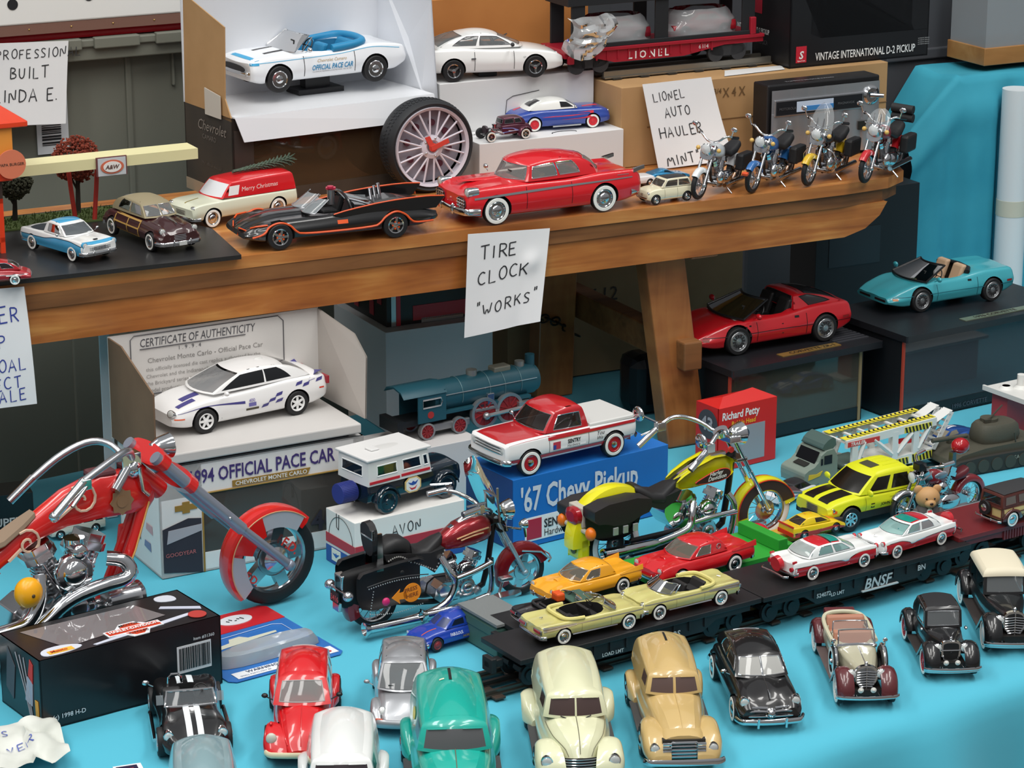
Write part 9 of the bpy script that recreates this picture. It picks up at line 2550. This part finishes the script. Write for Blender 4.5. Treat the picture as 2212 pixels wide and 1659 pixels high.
def bars(q,y,m='bars'):
 for x in (-5.6,-12.0,-15.4): q.box(x - .45,x + .45,y - .2,y + .2,1.2,5.8)
 for a_,c_ in (((-7.2,5.4),(-6.0,2.6)),((-8.6,5.4),(-11.6,3.0)),((-12.4,3.0),(-14.8,5.2)),((-17.6,5.6),(-15.8,3.0))): q.tube([(a_[0],y,a_[1]),(c_[0],y,c_[1])],.32,0,6)
for y in (.15,W5 - .15):
 q = MB()
 bars(q,y)
 q.build('side_strut',TW,r)
 MB().prism([(-4.2,5.0),(-4.2,6.0),(-18.6,6.5),(-18.6,5.5)][::-1],-y - .18,-y + .18,0,RX(PI / 2)).build('upper_beam',TW,r)
 MB().prism([(-4.2,2.9),(-6.6,2.9),(-8,2.4),(-18,2.6),(-18,1.3),(-9,1.2),(-6,.7),(-5.4,.7)],-y - .18,-y + .18,0,RX(PI / 2)).build('lower_beam',TW,r)
MB().box(-18.6,-5.0,.3,W5 - .3,2.3,2.5).build('lower_deck',TW,r)
for i in range(7): MB().box(-4.6 - i * 2.2,-4.2 - i * 2.2,.2,W5 - .2,5.55 + i * .075,5.75 + i * .075).build('cross_bar',TW,r)
for y in (.75,W5 - .75):
 MB().prism([(-4.2,6.02),(-18.6,6.52),(-18.6,6.58),(-4.2,6.08)][::-1],-y - .55,-y + .55,0,RX(PI / 2)).build('runway',mat('e3d63a',.45),r)
 q = MB()
 for i in range(20):
  x = -4.9 - i * .68
  z = 6.09 - (x + 4.2) / 14.4 * .5
  for sg in (-1,1): q.add([(x,y,z),(x - .28,y,z + .01),(x - .58,y + sg * .5,z + .02),(x - .30,y + sg * .5,z + .01)],[(0,1,2,3)])
 q.build('hazard_chevrons',mat('26261c',.5),r)
for y,sgn in ((-.06,-1),(W5 + .06,1)):
 MB().box(-9.4,-4.4,y - .03,y + .03,5.15,5.75).build('red_strip',mat('c8342c',.4),r)
 for x0,x1,z0,z1 in ((-17.8,-13.4,5.35,6.1),(-18,-14.8,1.4,2.4),(-14.2,-11.6,1.35,2.2)):
  o_ = MB().box(x0,x1,y - .03,y + .03,z0,z1).build('hazard_panel',mat('d9cb3c',.45),r)
  q = MB()
  x = x0
  while x < x1 - .4:
   q.add([(x,y + sgn * .05,z0),(x + .28,y + sgn * .05,z0),(x + .28 + .25,y + sgn * .05,z1),(x + .25,y + sgn * .05,z1)],[(0,1,2,3)])
   x += .55
  q.build('hazard_stripes',mat('1e1e18',.5),o_)
 for x,c_ in ((-8.8,'3a5a7a'),(-10.0,'b03030'),(-11.0,'3a4a8a')): MB().ball((x,y,1.75),(.45,.05,.25)).build('printed_car',mat(c_,.4),r)
 MB().text('TRAILER',.62,frame_m((-6.2 if sgn < 0 else -4.8,y + sgn * .05,5.25),(sgn * -1,0,0) if sgn < 0 else (-1,0,0),(0,0,1)) if sgn > 0 else frame_m((-9.2,y - .05,5.25),(1,0,0),(0,0,1)),0,.1,.02).build('lettering',WHITE,r)
for y0 in (.2,2.7):
 q = MB().add([(-18.4,y0,5.6),(-18.4,y0 + 1.7,5.6),(-21.4,y0 + 1.7,6.9),(-21.4,y0,6.9)],[(0,1,2,3)])
 for k in (0,1.55): q.prism([(-18.2,2.4),(-18.8,2.2),(-21.6,6.6),(-21.0,6.9)],-(y0 + k + .15),-(y0 + k),0,RX(PI / 2))
 for i in range(6): q.box(-18.7 - i * .48,-18.4 - i * .48,y0,y0 + 1.7,2.7 + i * .72,2.9 + i * .72)
 q.build('tail_ramp',TW,r)
for x in (-13.2,-15.6):
 for y in (.6,W5 - .6):
  w_ = MB().lathe([(.5,-.45),(.9,-.45),(.98,-.3),(.98,.3),(.9,.45),(.5,.45)],24,0,'y',TR(x,y,.98)).build('wheel',RUBBER,r)
  MB().lathe([(0,.5),(.3,.5),(.5,.4)],18,0,'y',TR(x,y,.98)).lathe([(.5,-.4),(.3,-.5),(0,-.5)],18,0,'y',TR(x,y,.98)).build('hubcap',SIL,w_)
# ---- small cars near the lorry
C = Car('toy_van','tiny matt red van behind the yellow crew cab pickup','toy van',(0.4503,2.9086,0.7405),-2.5932,0.01496,1.9,.28,.18,.75)
C.body([(-1.5,.72),(1.4,.72),(1.5,.66)],[(-1.5,.9),(1.0,.9),(1.5,.84)],[(-1.5,.92),(1.5,.86)],.2,mat('b4161e',.5),ks=.97,sq=.3)
C.cabin((1.42,.70,.9),(1.0,.62,1.55),(-1.5,.70,.9),(-1.46,.62,1.5),mat('b4161e',.5),.02,.02,(.08,.06),(.03,.03),.06,.02,.02,.10,((.08,.32),),(.14,.8),(.08,.92,.14,.82),None,mat('3a0e12',.4),trim=None)
C.part('side_rib',MB().tube([(-1.4,.74,1.1),(.2,.74,1.1)],.03).tube([(-1.4,.74,.8),(.2,.74,.8)],.03),mat('b4161e',.5)).wheels('cap',rr=.5)
C = Car('toy_race_car','metallic blue race coupe with white stripes beside the tank','toy car',(0.5052,2.9635,0.7405),-2.5145,0.01931,2.4,.3,.22,.86)
C.body([(-1.9,.74),(0,.86),(1.5,.84),(2.1,.6)],[(-1.9,.7),(-1.0,.80),(0,.62),(1.2,.68),(2.1,.40)],[(-1.9,.72),(-1,.78),(.4,.70),(1.3,.58),(2.1,.38)],.18,flake('2a5cae'),ks=.84,rs=.14,valley=.04,sq=.3)
C.cabin((.8,.6,.66),(.1,.46,1.02),(-1.7,.5,.74),(-.6,.4,1.02),flake('2a5cae'),.03,.05,sides=((.1,.5),),gl=mat('8b8474',.2),glf=mat('8b8474',.2),trim=None,wr=None)
for y in (-.22,.08): C.stripe('white_stripe',1.0,2.0,y,y + .14,WHITE)
R_ = C.cab['roof']
for v in (.30,.56): C.part('white_stripe',MB().grid(lambda u,w: R_(u,v + .14 * w) + Vector((0,0,.012)),[i / 8 for i in range(9)],[0,1]),WHITE)
C.part('roundel',MB().grid(lambda u,v: (1.5 + .22 * u * math.cos(v),.32 + .2 * u * math.sin(v),C.top_z(1.5 + .22 * u * math.cos(v),.32 + .2 * u * math.sin(v)) + .012),[0,.5,1],[2 * PI * i / 16 for i in range(17)]),WHITE).wheels('mag')
C = Car('toy_police_car','small white car with dark hood between the yellow motorcycle and the yellow pickup','toy car',(0.305,2.775,0.7405),-2.353,0.01535,2.5,.3,.2,.86)
C.body([(-2.0,.8),(0,.88),(1.6,.86),(2.1,.76)],[(-2.0,.82),(1.5,.82),(2.1,.66)],[(-2.0,.84),(1.4,.86),(2.1,.66)],.24,'dfe0e4',ks=.92)
C.cabin((.9,.72,.86),(.3,.6,1.25),(-1.6,.7,.86),(-1.0,.58,1.25),mat('26262a',.4),sides=((.08,.45),(.5,.86)),gl=DARKGLASS,trim=None)
C.stripe('dark_hood',1.0,1.7,-.7,.7,mat('4a4650',.4)).band('blue_band',-1.0,1.6,.44,.58,mat('5a5aa0',.4)).wheels('cap')
C = Car('toy_bus','pale cream toy bus with dark windows standing behind the chopper frame','toy bus',(-0.4623,2.6655,0.7405),-2.551,0.01393,2.9,.34,.2,.8)
C.body([(-2.3,.76),(0,.8),(1.9,.74),(2.1,.6)],[(-2.3,.86),(2.1,.82)],[(-2.3,.88),(2.1,.8)],.26,'d2d1c4',ks=.95)
C.cabin((1.6,.72,.84),(.9,.6,1.5),(-2.3,.72,.84),(-2.1,.6,1.5),paint('dcdbd0'),.02,.02,crown=.12,rr=.16,sides=((.05,.22),(.27,.48),(.53,.74),(.79,.95)),vs=(.12,.72),gl=mat('23272a',.2),trim=None)
C.wheels('cap')
# ---- tank
r = toy('toy_tank','olive drab toy army tank at the right edge beside the blue race coupe','toy tank',(0.4985,2.8502,0.7408),math.radians(27),None,.0085)
OD = noisy('4c4a3e','434136',12,.7)
hull = [(-1.0,1.2),(-.6,2.0),(.8,2.6),(4.6,3.1),(13.5,3.3),(14.5,2.4),(14.0,1.0),(.2,.7)]
MB().prism(hull,-6.0,0,0,RX(PI / 2)).build('hull',OD,r,bevel=.15)
MB().prism(chaikin([(-1.2,1.3),(-.6,.5),(1.4,.0),(12.4,.0),(14.4,.9),(14.4,1.8),(12,2.2),(.5,2.2)],1,True),-.9,.7,0,RX(PI / 2)).prism(chaikin([(-1.2,1.3),(-.6,.5),(1.4,.0),(12.4,.0),(14.4,.9),(14.4,1.8),(12,2.2),(.5,2.2)],1,True),-6.7,-5.1,0,RX(PI / 2)).build('track',mat('2b2a26',.7),r,bevel=.1)
for i in range(6): MB().cyl(.9,-.8,-.6,0,'y',TR(1.6 + i * 2.2,0,1.0),18).build('road_wheel',mat('3c3b32',.6),r)
t = MB().loft([[(8.2 + a * k,3.0 + b_ * k,z) for a,b_ in chaikin([(-3.0,-2.2),(2.8,-2.4),(3.4,0),(2.8,2.4),(-3.0,2.2),(-3.6,0)],2,True)] for z,k in ((3.0,.92),(3.8,1.0),(5.2,.92),(5.6,.8))]).build('turret',OD,r,40)
MB().cyl(1.2,5.5,6.0,0,'z',TR(7.6,3.6,0),20).build('hatch',OD,t,bevel=.08)
MB().tube([(6.2,2.6,5.9),(7.4,3.0,6.2),(10.4,4.6,7.0)],.12,0,6).box(6.2,7.2,2.5,3.0,5.6,6.1).build('machine_gun',mat('3d3a30',.6),t)
MB().tube([(3.6,3.0,4.2),(-2.0,3.0,4.3)],.32,0,10).build('gun_barrel',OD,t)
for x,y in ((1.4,.9),(2.4,2.6),(2.0,4.6),(11.6,1.2)): MB().box(x,x + 1.1,y,y + .7,2.4,3.3).build('stowage_box',OD,r,bevel=.08)
MB().tube([(9.6,.2,3.2),(9.3,.2,4.6)],.1).build('tow_hook',mat('3a382f',.6),r)
MB().text('USA 30587',.8,frame_m((8.2,-.74,1.2),(1,0,0),(0,0,1))).build('lettering',mat('9a9a8c',.6),r)
# ---- red building with white roof
r = toy('toy_building','red toy building with flat white roof at the right edge behind the tank','toy building',(0.5776,2.9869,0.7408),0.576)
MB().box(0,14,0,2.6,0,5.2).build('wall',mat('a8343a',.4),r)
MB().box(-1.4,12,-.5,2.6,0,.35).build('base_step',mat('d9d9d4',.5),r,bevel=.05)
MB().prism([(-.9,-4.0),(15,-4.0),(15,3.4),(-.9,3.4)],5.2,5.55).box(-.9,15,-4.0,-3.7,5.5,5.8).box(-.9,-.6,-4.0,3.4,5.5,5.8).build('roof',mat('d8d8d4',.45),r,bevel=.05)
for x,y,h in ((2.6,.6,1.7),(5.0,-1.2,.5),(1.0,1.4,.4)): MB().cyl(.5,5.5,5.5 + h,0,'z',TR(x,y,0),16).cyl(.95,5.5,5.9,0,'z',TR(x,y,0),18,.6).build('roof_vent',mat('e0e0dc',.45),r)
MB().box(4,10,-.05,0,.4,3.6).build('printed_wall',noisy('b84a4e','8f2a30',2,.4),r)
# ---- teddy bear figurine
r = toy('teddy_bear_figurine','tan teddy bear figurine in a grey jacket in front of the maroon motorcycle','figurine',(0.4347,2.6498,0.7408),math.radians(8))
FUR = noisy('c49a68','b58a58',40,.6)
MB().ball((0,0,2.0),(1.35,1.1,2.1),0,22,14).build('body',FUR,r)
MB().ball((0,0,2.2),(1.5,1.22,1.9),0,22,14).ball((-1.3,-.3,2.2),(.55,.6,1.3)).ball((1.3,-.3,2.2),(.55,.6,1.3)).build('jacket',mat('4d4a4a',.7),r)
MB().ball((0,-.95,2.6),(.42,.35,1.1)).build('shirt_front',mat('d6d6d0',.5),r)
h_ = MB().ball((0,0,4.5),(1.3,1.15,1.15),0,24,16).ball((0,-1.0,4.15),(.62,.5,.48),0,16,10).build('head',FUR,r)
for sg in (1,-1):
 MB().ball((sg * 1.0,.15,5.35),(.5,.25,.5),0,14,8).build('ear',FUR,h_)
 MB().ball((sg * .42,-1.02,4.7),.12,0,10,6).build('eye',mat('15110e',.2),h_)
MB().ball((0,-1.48,4.28),(.2,.1,.14),0,10,6).build('nose',mat('3a241a',.3),h_)
MB().tube([(-.2,-1.44,3.98),(0,-1.5,3.9),(.2,-1.44,3.98)],.04,0,5).build('mouth',mat('4a2c1c',.5),h_)
# ---- red train car with bagged cars on the shipping carton
r = toy('train_auto_wagon','red and black two level train wagon with two bagged cars on the shipping carton','toy train wagon',bw(-.050,.236,1.1420),BY)
LR = mat('a01a2c',.4)
MB().prism([(0,2.7),(0,1.9),(3.2,1.9),(6.8,1.0),(16.4,1.0),(22,1.9),(27.6,1.9),(27.6,2.7)],-6.0,-.3,0,RX(PI / 2)).box(0,27.6,0,6.3,2.5,2.9).build('wagon_floor',LR,r,bevel=.05)
for i in range(12): MB().box(4.2 + i * 1.45,4.4 + i * 1.45,.18,.32,1.4,2.5).build('side_rib',LR,r)
MB().box(25.6,26.4,.0,.5,2.9,5.0).box(.4,1.2,0,.5,1.2,2.2).build('end_post',LR,r,bevel=.1)
for t_,x,sz in (('LIONEL',8.6,1.25),): MB().text('L I O N E L',sz,frame_m((x,.26,1.25),(1,0,0),(0,0,1)),0,0,.02,sx=.95).build('lettering',WHITE,r)
MB().text('6414',.7,frame_m((18.4,.26,1.7),(1,0,0),(0,0,1))).build('lettering',WHITE,r)
DB2 = mat('1f2124',.5)
b = MB()
for x in (1.0,12.4,24.6):
 for y in (.4,5.6): b.box(x,x + 1.8,y,y + .3,2.9,9.4)
b.box(.4,27,.2,6,8.0,9.4).box(.4,27,.2,.5,2.9,3.4).build('upper_rack',DB2,r,bevel=.05)
for x in (3.4,22.6):
 t_ = MB().prism(chaikin([(x - 2.6,.9),(x - 1.2,.5),(x + 1.2,.5),(x + 2.6,.9),(x + 2.2,1.8),(x - 2.2,1.8)],1,True),-1.4,-.5,0,RX(PI / 2)).prism(chaikin([(x - 2.6,.9),(x - 1.2,.5),(x + 1.2,.5),(x + 2.6,.9),(x + 2.2,1.8),(x - 2.2,1.8)],1,True),-5.8,-4.9,0,RX(PI / 2)).box(x - .8,x + .8,1,5.4,1.0,1.8).build('truck_frame',mat('2c2d30',.6),r)
 for dx in (-1.6,1.6):
  MB().cyl(1.1,.5,.9,0,'y',TR(x + dx,0,.95),18).cyl(1.1,5.4,5.8,0,'y',TR(x + dx,0,.95),18).cyl(.2,.6,5.7,0,'y',TR(x + dx,0,.95),8).build('wheelset',mat('3a3b3e',.5,.3),t_)
MB().box(-1.8,0,2.6,3.6,1.0,1.8).box(-2.2,-1.4,2.2,4.0,.4,2.0).build('coupler',mat('1c1d20',.5),r,bevel=.1)
r = toy('train_track_piece','short piece of toy train track under the red train wagon','train track',bw(-.0,.236,1.1312),BY)
for y in (.8,3.1,5.5): MB().box(.5,24,y - .2,y + .2,.3,.95).box(.5,24,y - .5,y + .5,.12,.3).build('rail',mat('8f8c84',.3,.8),r)
for i in range(6): MB().box(1.5 + i * 3.8,2.7 + i * 3.8,0,6.4,0,.14).build('sleeper',mat('3a3834',.5,.4),r)
BAG = glass('dfe3e6',.62)
for lab,x,c_ in (('dark red toy car in a clear bag on the left half of the train wagon',3.6,'7c1a28'),('red toy car in a clear bag on the right half of the train wagon',15.6,'a31c28')):
 C = Car('bagged_toy_car',lab,'toy car',bw(-.050 + (x + 4.3) * .01,.236 + .031,1.1712),BY + PI,.0205,2.7,.34,.2,.9)
 C.body([(-2.2,.8),(0,.92),(1.6,.9),(2.1,.76)],[(-2.2,.84),(0,.92),(2.1,.72)],[(-2.2,.86),(.5,.96),(2.1,.72)],.26,c_,ks=.9,sq=.4)
 C.cabin((1.0,.74,.92),(.3,.6,1.34),(-1.7,.7,.9),(-.9,.58,1.34),None,sides=((.08,.45),(.5,.84)),gl=mat('8f8378',.3),trim=None)
 C.wheels('cap')
 b = MB()
 def bagf(u,v):
  a = 2 * PI * u
  x_,z_ = 2.75 * math.cos(a) * (abs(math.cos(a)) ** -.35 if abs(math.cos(a)) > .05 else 1),0
  k = noise.noise((math.cos(a) * 2.2,math.sin(a) * 2.2,v * 3.0)) * .22
  return ((2.5 + k) * math.cos(a) * (1 - .25 * v * v),(1.25 + k * .6) * math.sin(a) * (1 - .25 * v * v),.08 + v * 1.55 + k * .3)
 b.grid(bagf,[i / 40 for i in range(41)],[i / 10 for i in range(11)])
 C.part('plastic_bag',b,BAG,25)
r = toy('plastic_bag_scrap','crumpled clear plastic bag hanging at the left end of the train wagon','plastic bag',bw(-.054,.227,1.158),BY)
MB().grid(lambda u,v: (u * 6 + .8 * math.sin(v * 5),-.2 - .8 * abs(noise.noise((u * 4,v * 4,1))) ,5.4 - v * (3.6 + 1.6 * math.sin(PI * u)) + .5 * noise.noise((u * 3,v * 3,7))),[i / 18 for i in range(19)],[i / 18 for i in range(19)]).build('bag',glass('d4d8da',.45),r,20)
r = toy('paper_scrap','torn white paper strip lying on the shipping carton beside the track','paper',bw(.145,.196,1.1312),BY)
MB().add([(0,0,.02),(9,.6,.02),(10,3,.02),(2,3.2,.02)],[(0,1,2,3)]).add([(0,0,.0),(9,.6,.0),(10,3,.0),(2,3.2,.0)],[(3,2,1,0)]).build('paper',card('d8d8d6'),r)
# ---- drive-in diorama at the left end of the bench
r = toy('drive_in_diorama','black diorama base with orange drive-in stand, cream canopy and grass strip','diorama',bw(-.90,0,1.0345),BY)
MB().prism([(0,.3),(33.9,-.9),(35.4,11.2),(30,26.8),(0,26.8)],0,.45).build('base_board',noisy('1e1e1f','2a2a2b',18,.35),r,bevel=.05)
b = MB()
for i in range(900):
 x,y = rnd.uniform(0,29),rnd.uniform(20.2,25.6)
 h,dx = rnd.uniform(.25,.6),rnd.uniform(-.2,.2)
 b.add([(x - .14,y,.45),(x + .14,y,.45),(x + dx,y - .1,.45 + h)],[(0,1,2)])
g_ = b.box(0,29.4,20,25.8,.45,.6).build('grass',noisy('5a6a35','44552a',30,.9),r)
g_['kind'] = 'stuff'
ORG = mat('e2401c',.4)
MB().box(0,12.6,11.5,18.5,.45,1.6).build('stand',mat('c8bfa0',.5),r)
b = MB()
for y in (11,18.4): MB().box(12.1,12.6,y,y + .5,.45,6.2).build('orange_post',ORG,r)
MB().box(6,12.6,11,11.4,5.7,6.2).build('orange_rail',ORG,r)
MB().box(6,12.6,11,11.4,1.6,2.1).build('orange_rail',ORG,r)
MB().box(0,13.6,10.4,19.4,8.1,9.4).build('orange_band',ORG,r,bevel=.1)
MB().box(0,15.4,10.2,19.6,13.6,14.2).build('orange_roof',ORG,r,bevel=.1)
MB().box(0,12.6,11,18.9,6.2,8.1).build('dark_wall',mat('3a2a22',.6),r)
for i,c_ in enumerate(('e8842c','e89c6c','b8384a','e8943a')): MB().box(7.4 + i * 1.6,9.0 + i * 1.6,10.6,19,9.4,13.6).build('striped_panel',mat(c_,.5),r)
MB().text('Food',2.6,frame_m((5.2,10.55,10.6),(1,0,0),(0,0,1)),0,0,.03).build('lettering',mat('b8443a',.5),r)
MB().cyl(1.5,-.1,.1,0,'y',TR(13.4,10.0,9.9),30).build('round_sign',mat('d87858',.5),r)
MB().text('PAPA BURGER',.42,frame_m((12.05,9.88,9.75),(1,0,0),(0,0,1)),0,0,.02).build('lettering',mat('5a3a2c',.5),r)
cz = 6.9
MB().box(14,36.2,16.9,17.2,cz,cz + 1.15).box(14,36.2,17.2,20.2,cz + .7,cz + 1.15).build('canopy',mat('e0d9a8',.5),r)
MB().box(24.6,28.0,16.6,16.8,cz - .8,cz + 1.25).build('sign_board',mat('6a3a3c',.5),r)
MB().box(24.75,27.85,16.5,16.62,cz - .75,cz + 1.15).build('sign_face',mat('c3c8cc',.4),r)
MB().cyl(1,-.06,0,0,'y',TR(26.3,16.48,cz + .2) @ Matrix.Diagonal((1.3,1,.75,1)),30).build('logo_oval',mat('c86a50',.4),r)
MB().cyl(1,-.06,0,0,'y',TR(26.3,16.42,cz + .2) @ Matrix.Diagonal((1.0,1,.58,1)),30).build('logo_center',mat('e8e4e0',.4),r)
MB().text('A&W',.62,frame_m((26.3,16.34,cz - .02),(1,0,0),(0,0,1)),0,.25,.03,'CENTER').build('lettering',mat('5a3a34',.4),r)
for x,y,dx in ((23.6,21.5,-.6),(25.4,20.5,.6)): MB().tube([(x,y,.45),(x + dx * .6,y,4),(x + dx,y,6.8)],.26,0,8).build('red_post',mat('b8342a',.5),r)
def tree(name,x,y,h,cw,col,col2,trunk):
 t_ = MB().tube([(x,y,.45),(x + .1,y,h * .4),(x,y,h * .62)],[.32,.24,.18],0,7).tube([(x,y,h * .35),(x + cw * .5,y,h * .7)],.13,0,5).tube([(x,y,h * .35),(x - cw * .5,y,h * .68)],.13,0,5).build('tree_trunk',mat(trunk,.8),r)
 b = MB()
 for i in range(1500):
  a,c0,q = rnd.uniform(0,2 * PI),rnd.uniform(-1,1),rnd.uniform(.72,1.0)
  s_ = math.sqrt(1 - c0 * c0)
  p = (x + cw * q * s_ * math.cos(a),y + cw * .8 * q * s_ * math.sin(a),h * .72 + h * .27 * q * c0 + .5 * noise.noise((a * 1.5,c0 * 2,x)))
  e = rnd.uniform(.08,.2)
  b.ball(p,(e,e,e * .8),0,5,3)
 b.build(name,noisy(col,col2,60,.9),t_)
tree('orange_foliage',24.8,24.2,9.2,2.7,'8c3a24','6a2a1c','2e2622')
tree('green_foliage',17.6,24.0,6.6,2.2,'4a4a38','35382a','2a2420')
